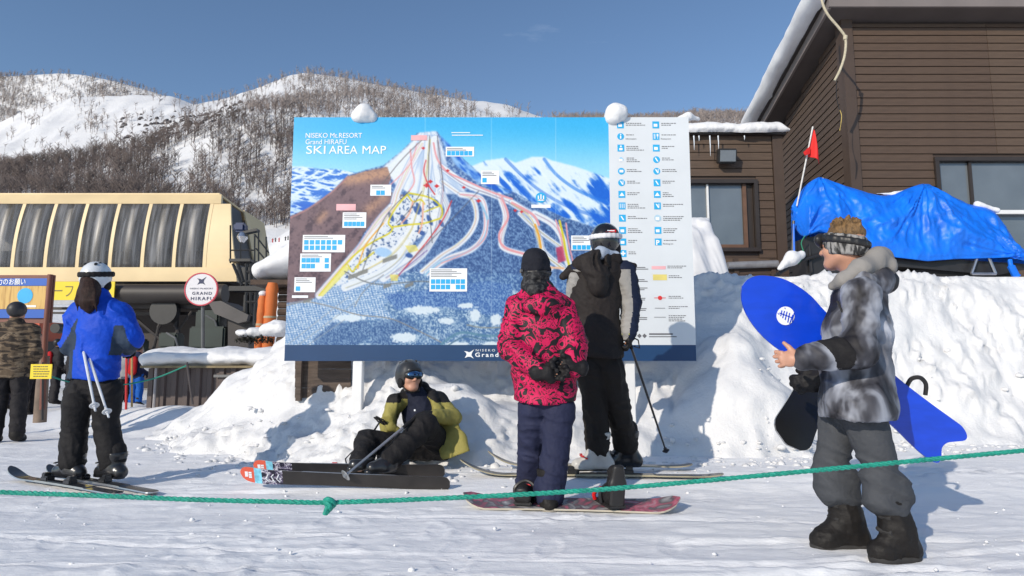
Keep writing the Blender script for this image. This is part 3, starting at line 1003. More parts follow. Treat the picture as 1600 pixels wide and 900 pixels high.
# --- tarpaulin over a snowmobile ------------------------------------------------------
YT = 9.3
TARP = M('blue_tarpaulin', (0.003, 0.165, 0.80), 0.48, 0.22, 4.0, 0.35, 9.0, spec=0.5, stretch=(1, 1, 0.55), bdist=0.03)
sil_top = [(1236, 326), (1240, 318), (1250, 305), (1262, 290), (1272, 282), (1284, 276), (1300, 281), (1330, 292), (1360, 301), (1385, 306), (1400, 305), (1425, 294), (1450, 286), (1468, 292), (1490, 303), (1520, 318), (1545, 323), (1560, 330), (1575, 355), (1588, 378), (1600, 396), (1625, 402)]
sil_bot = [(1236, 328), (1240, 345), (1250, 362), (1258, 369), (1268, 366), (1280, 362), (1300, 365), (1325, 385), (1360, 393), (1400, 402), (1450, 408), (1500, 404), (1550, 403), (1575, 402), (1600, 408), (1625, 410)]
nU, nW = 200, 90
pxs = np.linspace(1236, 1625, nU)
yt = np.interp(pxs, *zip(*sil_top)); yb_ = np.interp(pxs, *zip(*sil_bot))
yt = np.convolve(np.pad(yt, 2, 'edge'), np.ones(5) / 5, 'valid')
Xt = np.zeros((nU, nW)); Yt_ = Xt.copy(); Zt = Xt.copy()
for i in range(nU):
    a = P(pxs[i], yt[i], YT + .45); b = P(pxs[i], yb_[i], YT)
    endf = min(1, i / 14, (nU - 1 - i) / 10)
    for j in range(nW):
        s = j / (nW - 1) * 1.7
        if s <= 1:                                   # front fall, hem to ridge
            z = b.z + (a.z - b.z) * s
            y = YT + .55 * (1 - math.sqrt(max(0, 1 - (0.15 + 0.85 * s) ** 2)) ) * 0.9 * endf + (1 - endf) * .42
        else:
            q = (s - 1) / .7
            z = a.z + (b.z - a.z) * q ** 1.3
            y = YT + .50 + .62 * math.sin(q * 1.4) * endf
        Xt[i, j], Yt_[i, j], Zt[i, j] = b.x / YT * min(y, YT + .5), y, z
Upx = np.repeat(pxs[:, None], nW, 1)
S = np.repeat(np.linspace(0, 1.7, nW)[None], nU, 0)
# folds radiate from the tied corners and the two peaks
def fan(cx, cs, k, seed, fall):
    ang_ = np.arctan2((S - cs) * 115, Upx - cx)
    dist = np.hypot(Upx - cx, (S - cs) * 115)
    return (ridged(ang_ * k, dist * 0.012, 0, 2, seed) - .5) * np.exp(-dist / fall)
folds = 0.22 * fan(1258, 0.0, 3.2, 401, 60) + 0.30 * fan(1450, 1.0, 3.0, 411, 85) + 0.22 * fan(1284, 1.0, 2.5, 421, 70) + 0.32 * fan(1590, 0.05, 3.4, 431, 100)
folds = folds + 0.07 * (fbm(Upx * 0.018, S * 2.2, 0, 4, 441) - .5) + 0.05 * (ridged(Upx * 0.05 + S * 2, S * 3.5 - Upx * .02, 0, 3, 451) ** 2 - .4) + 0.010 * (ridged(Upx * 0.11 - S * 3, S * 7, 0, 2, 461) ** 3 - .3)
Yt_ = Yt_ - folds * np.where(S < 1, np.sin(np.pi * np.clip(S, 0.05, 1)) * .8 + .4, .4)
tarp = link('tarpaulin', grid_mesh('tarpaulin', Xt, Yt_, Zt), TARP, None, True)
tag(tarp, 'wrinkled bright blue tarpaulin draped over a snowmobile on the bank', 'tarpaulin')
mod = tarp.modifiers.new('thickness', 'SOLIDIFY'); mod.thickness = 0.006
# snow pockets lying on it
for k, (pa, pb2, dz) in enumerate((((1368, 302), (1420, 296), .07), ((1528, 317), (1558, 327), .09), ((1279, 276), (1291, 277), .03))):
    a, b = P(*pa, YT + .45), P(*pb2, YT + .45)
    s = SDF()
    if k == 0:
        mid_ = P(1397, 304, YT + .45); s.chain([a, mid_ + Vector((0, 0, .005)), b], [.008, .034, .008], .03)
    else:
        s.cap(a - Vector((0, 0, .03)), b - Vector((0, 0, .02)), dz * .62, dz * .4, .03)
    so_ = sdf_obj('snow_patch', s, .016, CAPS, None, lambda x, y, z: .03 * (fbm(x * 9, y * 9, z * 9, 2, 5) - .5))
    tag(so_, ['long snow patch in the dip of the blue tarpaulin', 'white snow patch on the right slope of the blue tarpaulin', 'tiny snow patch on the highest peak of the blue tarpaulin'][k], 'snow')
# what shows of the snowmobile
sm = empty('snowmobile', P(1420, 430, YT + .3), 'black snowmobile mostly hidden under the blue tarpaulin', 'snowmobile')
ZL = 2.05
DARKP = M('black_plastic', (.022, .021, .022), .42, .2, 7)
mb = MB()
a, b = P(1330, 395, YT + .12), P(1600, 412, YT + .12)
mb.prism([a, b, b + Vector((0, 0, -.09)), (b.x - .4, b.y, b.z - .17), (a.x + .15, a.y, a.z - .16)], (0, .5, 0)); mb.build('body', DARKP, sm)
mb = MB()
tr = [(0, 0), (.10, -.07), (1.5, -.07), (1.66, .0), (1.66, .14), (1.55, .20), (.1, .20), (0, .12)]
o_ = P(1420, 430, YT + .2)
mb.prism([(o_.x + q[0], o_.y, ZL + .07 + q[1]) for q in tr], (0, .38, 0)); mb.build('track', M('rubber_track', (.015, .015, .015), .8, .2, 9), sm)
ALU = M('aluminium', (.55, .55, .56), .35, .1, 9, metal=.9)
mb = MB()
q = P(1536, 420, YT + .05)
mb.tube([P(1527, 402, YT + .05), P(1518, 428, YT + .02)], .02, 6); mb.tube([P(1545, 402, YT + .05), P(1556, 428, YT + .02)], .02, 6); mb.tube([P(1518, 428, YT + .02), P(1556, 428, YT + .02)], .022, 6)
mb.build('rear_rack', ALU, sm)
mb = MB(); mb.tube(spline([P(1212, 432, YT - .1), P(1222, 424, YT), P(1250, 408, YT + .05), P(1280, 398, YT + .1)]), [.03] * 25, 8); mb.build('ski', DARKP, sm, True)
mb = MB(); mb.tube([P(1240, 345, YT + .2), P(1238, 400, YT + .2)], .02, 6); mb.tube([P(1262, 365, YT + .2), P(1268, 425, YT + .1)], .025, 6); mb.build('handlebar', DARKP, sm)
mb = MB(); mb.prism([P(1256, 372, YT + .15), P(1290, 366, YT + .15), P(1330, 388, YT + .15), P(1330, 428, YT + .15), P(1262, 428, YT + .15)], (0, .5, 0)); mb.build('cowl', DARKP, sm)
mb = MB(); mb.tube(spline([P(1258, 368, YT - .02), P(1252, 380, YT), P(1256, 398, YT), P(1247, 412, YT - .03)]), .008, 5); mb.build('tie_cord', M('green_cord', (.02, .22, .12), .7), sm, True)
s = SDF().chain([P(1218, 420, YT - .1), P(1236, 404, YT), P(1252, 398, YT + .03)], [.04, .10, .06], .05)
so_ = sdf_obj('snow_patch', s, .018, CAPS, None, lambda x, y, z: .04 * (fbm(x * 9, y * 9, z * 9, 2, 6) - .5)); tag(so_, 'snow heap on the front ski of the covered snowmobile', 'snow')
# tied blue corner of the tarpaulin
mb = MB(); mb.tube(spline([P(1578, 406, YT - .02), P(1580, 416, YT - .04), P(1588, 432, YT - .02)]), [.03] * 8 + [.05] * 8 + [.06], 8); mb.build('tied_corner', TARP, tarp, True)
mb = MB(); mb.tube([P(1240, 350, YT), P(1241, 398, YT)], .014, 6); mb.build('strap', TARP, tarp)
# flag
fl = empty('red_flag', P(1248, 320, YT + .2), 'small red flag on a thin white pole above the blue tarpaulin', 'flag')
mb = MB(); mb.tube([P(1245, 322, YT + .25), P(1270, 198, YT + .2)], .012, 8); mb.build('pole', M('white_pole', (.6, .58, .55), .5, .2, 30), fl, True)
uu, ww = np.meshgrid(np.linspace(0, 1, 30), np.linspace(0, 1, 24), indexing='ij')
e0, e1 = P(1271.5, 202, YT + .2), P(1264, 243, YT + .2)
t0, t1 = P(1273, 204, YT + .2), P(1282, 256, YT + .2)
FX = np.zeros(uu.shape); FY = FX.copy(); FZ = FX.copy()
for i in range(30):
    for j in range(24):
        a = e0.lerp(e1, uu[i, j]); b = t0.lerp(t1, uu[i, j]); p = a.lerp(b, ww[i, j])
        FX[i, j], FY[i, j], FZ[i, j] = p.x, p.y + .06 * math.sin(ww[i, j] * 5 + uu[i, j] * 2) * uu[i, j], p.z
REDF = M('red_cloth', (.72, .018, .015), .7, .1, 8)
fc = link('cloth', grid_mesh('cloth', FX, FY, FZ), REDF, fl, True); md = fc.modifiers.new('t', 'SOLIDIFY'); md.thickness = .003
mb = MB(); mb.prism([P(1266, 228, YT + .19), P(1255, 238, YT + .15), P(1258, 243, YT + .15), P(1266, 240, YT + .19)], (0, .004, 0)); mb.build('folded_corner', REDF, fl)
# white sheet pulled over a heap beside the annexe
s = SDF()
s.cap(P(1075, 380, 9.6), P(1075, 430, 9.6), .28, .42, .1).cap(P(1100, 356, 9.6), P(1108, 430, 9.6), .13, .25, .1).cap(P(1080, 350, 9.7), P(1104, 345, 9.7), .1, .06, .08).cap(P(1112, 380, 9.5), P(1120, 430, 9.5), .12, .16, .1).cap(P(1040, 360, 9.7), P(1040, 430, 9.7), .2, .4, .1)
so_ = sdf_obj('covered_heap', s, .02, M('white_sheet', (.72, .72, .73), .6, .05, 5), None, lambda x, y, z: .05 * (ridged(x * 7 + z * 2, y * 7, z * 1.2, 2, 15) - .5), base=P(1090, 430, 9.6))
tag(so_, 'white sheet draped in folds over a heap behind the sign edge', 'sheet')
# ================================================================ the big map sign
YSG = 6.4
C_TL, C_TR, C_BL, C_BR = P(460, 187, YSG), P(1074, 183, YSG), P(447, 564, YSG), P(1087, 564, YSG)
SW = (C_BR - C_BL).length
SX0, SX1 = (C_TL.x + C_BL.x) / 2, (C_TR.x + C_BR.x) / 2
SZ0, SZ1 = C_BL.z, (C_TL.z + C_TR.z) / 2
SW, SH = SX1 - SX0, SZ1 - SZ0
def uv(px, py):
    """place on the print (0..1 from the left, 0..1 from the top) of a pixel of the photograph"""
    d = P(px, py, YSG)
    return (d.x - SX0) / SW, (SZ1 - d.z) / SH
def SP(px, py, dy=0.0):
    u, v = uv(px, py)
    return Vector((SX0 + u * SW, YSG - 0.03 - dy, SZ1 - v * SH))
UM, VM = 0.797, 0.937                       # where the picture ends and the legend / footer begin
sign = empty('ski_area_map_sign', ((SX0 + SX1) / 2, YSG, 0.45), 'huge ski area map board with legend column standing in the snow bank', 'sign')

# ---- paint the print: an array in photograph pixels, later vertex colours of the panel
PX0, PX1, PY0, PY1 = 440, 960, 178, 550
SC = 1.0
gy_, gx_ = np.mgrid[PY0:PY1:SC, PX0:PX1:SC].astype(float)
img = np.zeros(gx_.shape + (3,))
def lerp3(a, b, t):
    return np.array(a)[None, None] * (1 - t[..., None]) + np.array(b)[None, None] * t[..., None]
def blend(mask, col, a=1.0):
    global img
    m_ = (np.clip(mask, 0, 1) * a)[..., None]
    img = img * (1 - m_) + (np.asarray(col, float) if np.ndim(col) > 1 else np.array(col, float)[None, None]) * m_
def inpoly(pts):
    c = np.zeros(gx_.shape, bool)
    n = len(pts)
    for i in range(n):
        (x0, y0), (x1, y1) = pts[i], pts[(i + 1) % n]
        if y0 == y1: continue
        hit = ((gy_ < y0) != (gy_ < y1)) & (gx_ < (x1 - x0) * (gy_ - y0) / (y1 - y0) + x0)
        c ^= hit
    return c.astype(float)
def soft(m_, k=1):
    for _ in range(k):
        m_ = (m_ + np.roll(m_, 1, 0) + np.roll(m_, -1, 0) + np.roll(m_, 1, 1) + np.roll(m_, -1, 1)) / 5
    return m_
def dist_line(pts):
    d = np.full(gx_.shape, 1e9)
    for (x0, y0), (x1, y1) in zip(pts[:-1], pts[1:]):
        ex, ey = x1 - x0, y1 - y0
        t = np.clip(((gx_ - x0) * ex + (gy_ - y0) * ey) / max(ex * ex + ey * ey, 1e-6), 0, 1)
        d = np.minimum(d, np.hypot(gx_ - x0 - t * ex, gy_ - y0 - t * ey))
    return d
def curve(pts, n=6):
    return [(v.x, v.y) for v in spline([Vector((a, b, 0)) for a, b in pts], n)]
def stroke(pts, w_, col, a=1.0, cv=True):
    c = np.array(curve(pts) if cv else pts)
    x0, x1 = int(max(c[:, 0].min() - w_ - 2 - PX0, 0)), int(min(c[:, 0].max() + w_ + 3 - PX0, gx_.shape[1]))
    y0, y1 = int(max(c[:, 1].min() - w_ - 2 - PY0, 0)), int(min(c[:, 1].max() + w_ + 3 - PY0, gx_.shape[0]))
    if x1 <= x0 or y1 <= y0: return
    X, Y = gx_[y0:y1, x0:x1], gy_[y0:y1, x0:x1]
    d = np.full(X.shape, 1e9)
    for (ax, ay), (bx, by) in zip(c[:-1], c[1:]):
        ex_, ey_ = bx - ax, by - ay
        t = np.clip(((X - ax) * ex_ + (Y - ay) * ey_) / max(ex_ * ex_ + ey_ * ey_, 1e-6), 0, 1)
        d = np.minimum(d, np.hypot(X - ax - t * ex_, Y - ay - t * ey_))
    m_ = (np.clip(w_ / 2 + .5 - d, 0, 1) * a)[..., None]
    img[y0:y1, x0:x1] = img[y0:y1, x0:x1] * (1 - m_) + np.array(col, float) * m_
nA = fbm(gx_ * .06, gy_ * .06, 0, 5, 501)
nB = fbm(gx_ * .35, gy_ * .35, 0, 3, 511)
nC = fbm(gx_ * .9, gy_ * .6, 0, 2, 521)
# sky
img = lerp3((62, 184, 240), (165, 225, 246), sstep(185, 285, gy_))
# far hills on the left and right
lh = inpoly([(440, 262), (470, 261), (500, 265), (530, 266), (560, 272), (600, 300), (560, 345), (440, 345)])
st = ridged((gx_ + gy_ * 1.6) * .05, (gy_ * 1.2 - gx_ * .3) * .16, 0, 3, 531)
blend(soft(lh, 2), lerp3((50, 120, 215), (225, 240, 250), sstep(.45, .75, st)))
blend(soft(lh, 1) * sstep(300, 335, gy_), lerp3((30, 95, 205), (190, 220, 245), sstep(.5, .8, st)), .8)
rh = inpoly([(735, 262), (760, 252), (790, 248), (805, 256), (830, 247), (848, 246), (862, 252), (900, 262), (960, 283), (960, 380), (880, 380), (720, 300)])
st2 = ridged((gx_ - gy_ * .9) * .055, (gy_ + gx_ * .5) * .022, 0, 4, 541)
blend(soft(rh, 2), lerp3((28, 105, 215), (228, 242, 250), sstep(.42, .74, st2 + .35 * sstep(300, 245, gy_) - .18 * sstep(870, 960, gx_))))
stroke([(790, 250), (815, 275), (845, 300), (890, 325), (950, 345)], 5, (30, 100, 215), .5)
stroke([(850, 250), (870, 275), (905, 300), (950, 318)], 5, (40, 120, 225), .6)
stroke([(838, 250), (850, 275), (870, 300), (900, 320)], 4, (235, 245, 252), .7)
# the mountain
mt = inpoly([(440, 345), (456, 341), (485, 325), (520, 300), (545, 275), (572, 267), (600, 260), (625, 240), (640, 226), (652, 210), (684, 207), (694, 222), (720, 246), (745, 268), (765, 285), (800, 300), (840, 322), (880, 340), (915, 352), (960, 366), (960, 560), (440, 560)])
blend(soft(mt, 1), lerp3((70, 105, 165), (150, 180, 215), sstep(.35, .7, nB)))
# white upper cone, blue shaded flank right of it
cone = inpoly([(656, 209), (682, 206), (690, 225), (700, 262), (720, 290), (735, 310), (690, 320), (650, 310), (620, 290), (600, 262), (640, 228)])
blend(soft(cone, 2), lerp3((235, 240, 246), (190, 208, 232), sstep(.5, .75, ridged((gx_ - 668) / (gy_ - 195.37) * 5, gy_ * .01, 0, 3, 551))))
fl_ = inpoly([(688, 212), (720, 246), (760, 283), (800, 302), (790, 306), (745, 285), (715, 262), (697, 235)])
blend(soft(fl_, 2), lerp3((25, 95, 205), (150, 195, 240), sstep(.5, .8, st2)))
# brown wooded left flank
br = inpoly([(440, 345), (485, 326), (520, 301), (545, 277), (572, 269), (606, 262), (612, 280), (604, 300), (632, 306), (600, 330), (570, 365), (556, 392), (540, 410), (515, 445), (490, 470), (440, 478)])
st3 = ridged((gx_ + gy_) * .05, (gy_ - gx_) * .03, 0, 4, 561)
blend(soft(br, 1), lerp3((82, 66, 78), (128, 104, 110), sstep(.35, .75, st3 * .7 + nB * .4)))
tn = np.exp(-((dist_line([(545, 277), (575, 272), (608, 264)]) - 5) / 9) ** 2) + .7 * np.exp(-(dist_line([(500, 345), (508, 335)]) / 6) ** 2) + .7 * np.exp(-(dist_line([(575, 330), (600, 310)]) / 8) ** 2)
blend(soft(br, 1) * np.clip(tn * (0.5 + nB), 0, 1), (205, 158, 128), .85)
stroke([(456, 341), (485, 326), (520, 301), (545, 277)], 3, (180, 130, 130), .8)
# forested centre, dark blue
fr = inpoly([(610, 320), (640, 305), (740, 305), (800, 305), (860, 335), (960, 368), (960, 520), (700, 470), (560, 520), (520, 450), (570, 380)])
blend(soft(fr, 3), lerp3((58, 90, 144), (112, 146, 192), sstep(.38, .66, nB * .6 + nC * .4)))
lo2 = inpoly([(560, 520), (600, 440), (700, 425), (830, 430), (960, 440), (960, 560), (560, 560)])
blend(soft(lo2, 4), lerp3((62, 100, 158), (138, 172, 208), sstep(.38, .66, nB * .55 + nC * .45)), .9)
# pale lower land and village
lw = inpoly([(440, 475), (490, 470), (540, 440), (600, 430), (650, 425), (700, 440), (760, 450), (960, 470), (960, 560), (440, 560)])
blend(soft(lw, 3), lerp3((78, 118, 168), (186, 208, 226), sstep(.40, .68, nB * .5 + nC * .5)))
vl = inpoly([(440, 478), (500, 465), (540, 435), (610, 425), (640, 440), (600, 480), (620, 500), (560, 500), (520, 520), (480, 545), (440, 550)])
vg = (np.sin((gx_ + gy_ * .9) * .8) * np.sin((gy_ - gx_ * .5) * 1.1) > 0.1).astype(float)
blend(soft(vl, 2), lerp3((95, 140, 195), (222, 232, 240), np.clip(vg * .6 + sstep(.4, .65, nC) * .5, 0, 1)))
for c_ in ([(520, 505), (575, 500), (585, 520), (560, 540), (500, 545), (490, 530)], [(585, 505), (640, 495), (660, 515), (620, 540), (580, 540)]):
    blend(soft(inpoly(c_), 3), lerp3((62, 98, 150), (120, 152, 190), sstep(.4, .65, nC)), .9)
blend(soft(inpoly([(600, 460), (680, 452), (760, 440), (800, 445), (800, 500), (700, 480), (620, 485)]), 4), lerp3((62, 104, 172), (124, 160, 205), sstep(.4, .65, nC)), .9)
for c_, r_ in (((632, 528), (22, 8)), ((545, 497), (26, 6)), ((660, 485), (26, 7)), ((742, 492), (9, 11)), ((728, 478), (12, 4)), ((775, 500), (8, 10)), ((925, 490), (10, 14)), ((905, 520), (18, 6)), ((700, 502), (14, 5)), ((770, 538), (16, 4)), ((716, 538), (16, 4))):
    blend(sstep(1.1, .8, np.hypot((gx_ - c_[0]) / r_[0], (gy_ - c_[1]) / r_[1]) + 1.1 * (nB - .5)), (222, 234, 243))
# pistes
Wp = (236, 239, 242)
pst_ = [([(660, 225), (640, 262), (622, 300), (612, 330), (580, 370), (545, 410), (500, 462)], 11), ([(672, 220), (668, 262), (662, 300), (650, 340), (640, 365), (612, 400), (560, 430)], 13),
        ([(680, 220), (684, 262), (688, 300), (682, 340), (672, 370), (648, 400), (600, 435)], 13), ([(690, 300), (700, 330), (690, 352), (660, 400), (625, 425)], 9),
        ([(692, 285), (720, 305), (738, 312), (745, 340), (735, 365), (715, 385), (690, 400), (660, 425)], 7), ([(720, 305), (752, 312), (760, 345), (755, 372), (735, 392), (700, 405), (668, 428)], 8),
        ([(690, 262), (730, 290), (770, 305), (800, 318), (830, 335)], 9), ([(780, 306), (790, 340), (783, 375), (790, 390), (830, 402), (860, 420)], 8), ([(800, 318), (830, 340), (842, 372), (850, 395), (880, 420)], 9),
        ([(835, 335), (862, 350), (878, 372), (885, 405), (900, 440)], 10), ([(812, 335), (830, 352), (850, 368), (880, 390)], 6), ([(640, 380), (620, 408), (590, 430), (540, 450)], 12), ([(560, 395), (590, 350), (612, 325)], 10)]
for p_, w_ in pst_:
    stroke(p_, w_ + 3, (150, 175, 215), .6); stroke(p_, w_, Wp, .95)
blend(soft(inpoly([(620, 310), (690, 300), (690, 345), (640, 385), (590, 425), (545, 442), (520, 450), (560, 395), (600, 345)]), 2) * sstep(.30, .42, nB), (238, 240, 243), .92)
for c_, r_ in (((632, 345), (5, 9)), ((655, 325), (4, 8)), ((652, 330), (5, 7)), ((682, 318), (5, 6)), ((612, 340), (4, 8)), ((660, 365), (5, 4)), ((690, 350), (4, 6)), ((640, 400), (6, 4)), ((672, 345), (4, 9)), ((600, 395), (14, 8))):
    blend(sstep(1.1, .75, np.hypot((gx_ - c_[0] - .4 * (gy_ - c_[1])) / r_[0], (gy_ - c_[1]) / r_[1])), (60, 95, 160) if c_[0] != 600 else (170, 205, 240))
g9 = random.Random(21)
for p_, w_ in pst_:                                   # thin run lines along the white runs
    for k9 in range(3):
        ox = g9.uniform(-.5, .5) * w_
        stroke([(a + ox + g9.uniform(-1, 1), b + g9.uniform(-1, 1)) for a, b in p_], g9.uniform(.7, 1.2), g9.choice([(150, 165, 195), (226, 150, 160), (190, 195, 205), (215, 190, 90), (130, 140, 170)]), .75)
YE, RD, PK, OR, GR = (222, 206, 40), (214, 62, 66), (236, 160, 165), (238, 170, 60), (120, 150, 80)
for p_, c_, w_ in (([(637, 305), (622, 322), (612, 338), (608, 350), (614, 358), (608, 366), (585, 378), (560, 395), (540, 415), (500, 462)], YE, 2.2), ([(637, 305), (646, 316), (658, 313), (664, 320)], YE, 2), ([(640, 303), (672, 310), (690, 325), (690, 340), (680, 345), (662, 350), (640, 352), (612, 356)], YE, 2.2), ([(664, 332), (690, 322)], YE, 1.6),
                   ([(646, 316), (640, 335), (628, 350)], (240, 170, 140), 2), ([(662, 318), (660, 350), (655, 365)], (240, 170, 140), 2), ([(642, 235), (644, 262), (648, 285), (640, 300)], PK, 1.8), ([(666, 252), (663, 270), (670, 290), (680, 305)], RD, 1.6), ([(678, 225), (684, 250), (700, 270), (725, 282), (765, 300), (800, 312)], PK, 2.4),
                   ([(706, 315), (692, 345), (668, 378), (650, 400), (620, 435)], RD, 1.6), ([(748, 312), (762, 345), (755, 375), (730, 395), (690, 410), (665, 430)], (150, 195, 225), 3), ([(763, 345), (757, 374), (732, 394), (690, 412)], PK, 1.4),
                   ([(784, 310), (794, 340), (780, 368), (790, 388), (830, 400)], PK, 3), ([(800, 318), (832, 336), (842, 352)], PK, 3), ([(836, 352), (842, 370), (845, 388)], OR, 3), ([(874, 346), (880, 372), (884, 395), (890, 420)], YE, 3), ([(868, 345), (876, 370), (880, 395)], PK, 2), ([(884, 350), (888, 380), (895, 410)], PK, 2),
                   ([(560, 420), (566, 400), (575, 380), (600, 350)], OR, 1.8), ([(545, 415), (552, 425), (560, 415), (585, 395)], YE, 2), ([(850, 418), (880, 420)], (240, 190, 150), 3), ([(600, 300), (640, 260), (652, 226)], PK, 1.2), ([(660, 300), (640, 330), (620, 350)], (90, 90, 95), .8),
                   ([(672, 214), (670, 300), (676, 380)], (90, 90, 100), .8), ([(684, 214), (694, 300)], (90, 90, 100), .8), ([(668, 392), (640, 415), (612, 440)], (120, 90, 160), 1), ([(590, 300), (625, 255), (660, 220)], (110, 105, 105), .9), ([(565, 430), (600, 345), (640, 300)], (80, 80, 80), .7), ([(748, 300), (700, 350), (640, 410)], (100, 100, 110), .7)):
    stroke(p_, w_ + .4, c_, .95)
blend(inpoly([(500, 462), (540, 415), (548, 420), (520, 450), (506, 464)]), (238, 228, 120), .8)
blend(inpoly([(634, 385), (650, 383), (655, 392), (640, 396)]), (236, 220, 110), .8); blend(inpoly([(610, 430), (624, 430), (622, 440), (612, 440)]), (236, 220, 110), .8)
blend(soft(inpoly([(868, 388), (878, 385), (884, 408), (872, 412)]), 1), (196, 60, 96), .85)
for p_ in ((667, 291, 5), (662, 233, 3), (683, 292, 4), (748, 315, 4), (700, 268, 3), (725, 294, 3), (673, 285, 4), (815, 332, 3), (805, 330, 3)):
    blend(sstep(p_[2] + 1, p_[2] - 1, np.abs(gx_ - p_[0]) + np.abs(gy_ - p_[1]) * 1.3), (212, 50, 56))
# roads and river
for p_, c_, w_ in (([(448, 478), (480, 472), (520, 480), (560, 492), (610, 498), (650, 515), (690, 535)], (150, 140, 130), 1.6), ([(690, 538), (720, 520), (760, 525), (800, 522), (950, 505)], (95, 140, 165), 4), ([(700, 540), (730, 526), (780, 532), (950, 520)], (70, 110, 140), 2), ([(730, 508), (780, 512), (950, 495)], (150, 150, 140), 2),
                   ([(540, 425), (570, 440), (600, 445), (660, 440), (700, 448)], (110, 115, 120), 2), ([(555, 480), (570, 455), (600, 430)], (140, 140, 140), 1.4), ([(460, 545), (520, 500), (560, 470)], (160, 170, 180), 1.2), ([(470, 548), (540, 500)], (160, 170, 180), 1.2), ([(450, 540), (500, 500), (545, 465)], (165, 172, 182), 1.2)):
    stroke(p_, w_, c_, .85)
for p_ in ((553, 432, 14, 6), (568, 426, 14, 6), (606, 447, 11, 5), (640, 446, 12, 5), (482, 470, 12, 4), (610, 405, 20, 6)):
    blend(sstep(1, .8, np.maximum(np.abs(gx_ - p_[0]) / p_[2] * 1.6, np.abs(gy_ - p_[1] + .35 * (gx_ - p_[0])) / p_[3] * 1.6)), (132, 132, 128), .9)
img += (nC - .5)[..., None] * 12
# faint panel joints in the print
for xj in (665, 768, 868):
    blend(np.clip(1 - np.abs(gx_ - xj), 0, 1), (235, 245, 250), .35)
img = np.clip(img, 0, 255)

def to_lin(a):
    a = a / 255.0
    return np.where(a <= 0.04045, a / 12.92, ((a + 0.055) / 1.055) ** 2.4)
def print_material():
    m = bpy.data.materials.new('printed_map')
    m.use_nodes = True
    t = m.node_tree
    b = t.nodes['Principled BSDF']
    b.inputs['Roughness'].default_value = 0.42
    b.inputs['Specular IOR Level'].default_value = 0.3
    a = t.nodes.new('ShaderNodeVertexColor'); a.layer_name = 'print'
    mu = t.nodes.new('ShaderNodeMix'); mu.data_type = 'RGBA'; mu.blend_type = 'MULTIPLY'; mu.inputs[0].default_value = 1
    mu.inputs[7].default_value = (.82, .84, .84, 1)
    t.links.new(a.outputs['Color'], mu.inputs[6]); t.links.new(mu.outputs[2], b.inputs['Base Color'])
    return m
nu, nv = 500, 352
ug, vg_ = np.meshgrid(np.linspace(0, UM, nu), np.linspace(0, VM, nv), indexing='ij')
Xs, Zs = SX0 + ug * SW, SZ1 - vg_ * SH
# the photograph pixel of every printed dot, to read the painting
cy = (Zs - CAMZ); yc = YSG * math.cos(PITCH) + cy * math.sin(PITCH); up_ = -YSG * math.sin(PITCH) + cy * math.cos(PITCH)
ppx = 800 + 1000 * Xs / yc; ppy = 450 - 1000 * up_ / yc
fx_, fy_ = np.clip((ppx - PX0) / SC, 0, img.shape[1] - 1.01), np.clip((ppy - PY0) / SC, 0, img.shape[0] - 1.01)
ix_, iy_ = fx_.astype(int), fy_.astype(int); ax_, ay_ = (fx_ - ix_)[..., None], (fy_ - iy_)[..., None]
colr = (img[iy_, ix_] * (1 - ax_) + img[iy_, ix_ + 1] * ax_) * (1 - ay_) + (img[iy_ + 1, ix_] * (1 - ax_) + img[iy_ + 1, ix_ + 1] * ax_) * ay_
me = grid_mesh('map_panel', Xs, np.full_like(Xs, YSG - 0.03), Zs)
at_ = me.color_attributes.new('print', 'FLOAT_COLOR', 'POINT')
at_.data.foreach_set('color', np.concatenate([to_lin(colr), np.ones(colr.shape[:2] + (1,))], -1).astype(np.float32).ravel())
mp_o = link('map_panel', me, print_material(), sign)
tag(mp_o, 'painted ski map with blue sky and white mountain')
# backing, legend, footer, frame, posts
LEG = M('legend_white', (.66, .69, .71), .42, .03, 3)
NAVY = M('footer_navy', (.010, .048, .135), .4, .06, 3)
CYAN = M('icon_cyan', (.02, .40, .74), .45, .05, 8)
WPR = M('white_print', (.86, .88, .90), .5, .03, 8)
INK = M('grey_ink', (.13, .13, .14), .6, .05, 8)
mb = MB(); mb.box(((SX0 + SX1) / 2, YSG + .012, (SZ0 + SZ1) / 2), (SW - .004, .078, SH - .004)); mb.build('backing', M('sign_backing', (.45, .46, .48), .5), sign)
mb = MB(); mb.box((SX0 + (UM + 1) / 2 * SW, YSG - .029, SZ1 - VM / 2 * SH), ((1 - UM) * SW, .006, VM * SH)); leg = mb.build('legend_panel', LEG, sign)
mb = MB(); mb.box(((SX0 + SX1) / 2, YSG - .029, SZ0 + (1 - VM) / 2 * SH), (SW, .006, (1 - VM) * SH)); foot = mb.build('footer_band', NAVY, sign)
for px in (560, 985):
    q = SP(px, 565)
    mb = MB(); mb.box((q.x, YSG + .06 if px != 560 else YSG + .02, .45), (.095, .095, 1.15), bev=.006); mb.build('post', WHITEP, sign)
mb = MB(); mb.tube([(SX0 + .1, YSG + .1, SZ0 + .25), (SX1 - .1, YSG + .1, SZ0 + .25)], .03, 8); mb.tube([(SX0 + .1, YSG + .1, SZ1 - .3), (SX1 - .1, YSG + .1, SZ1 - .3)], .03, 8); mb.build('rear_rail', M('galvanised2', (.4, .4, .41), .4, .1, metal=.6), sign)
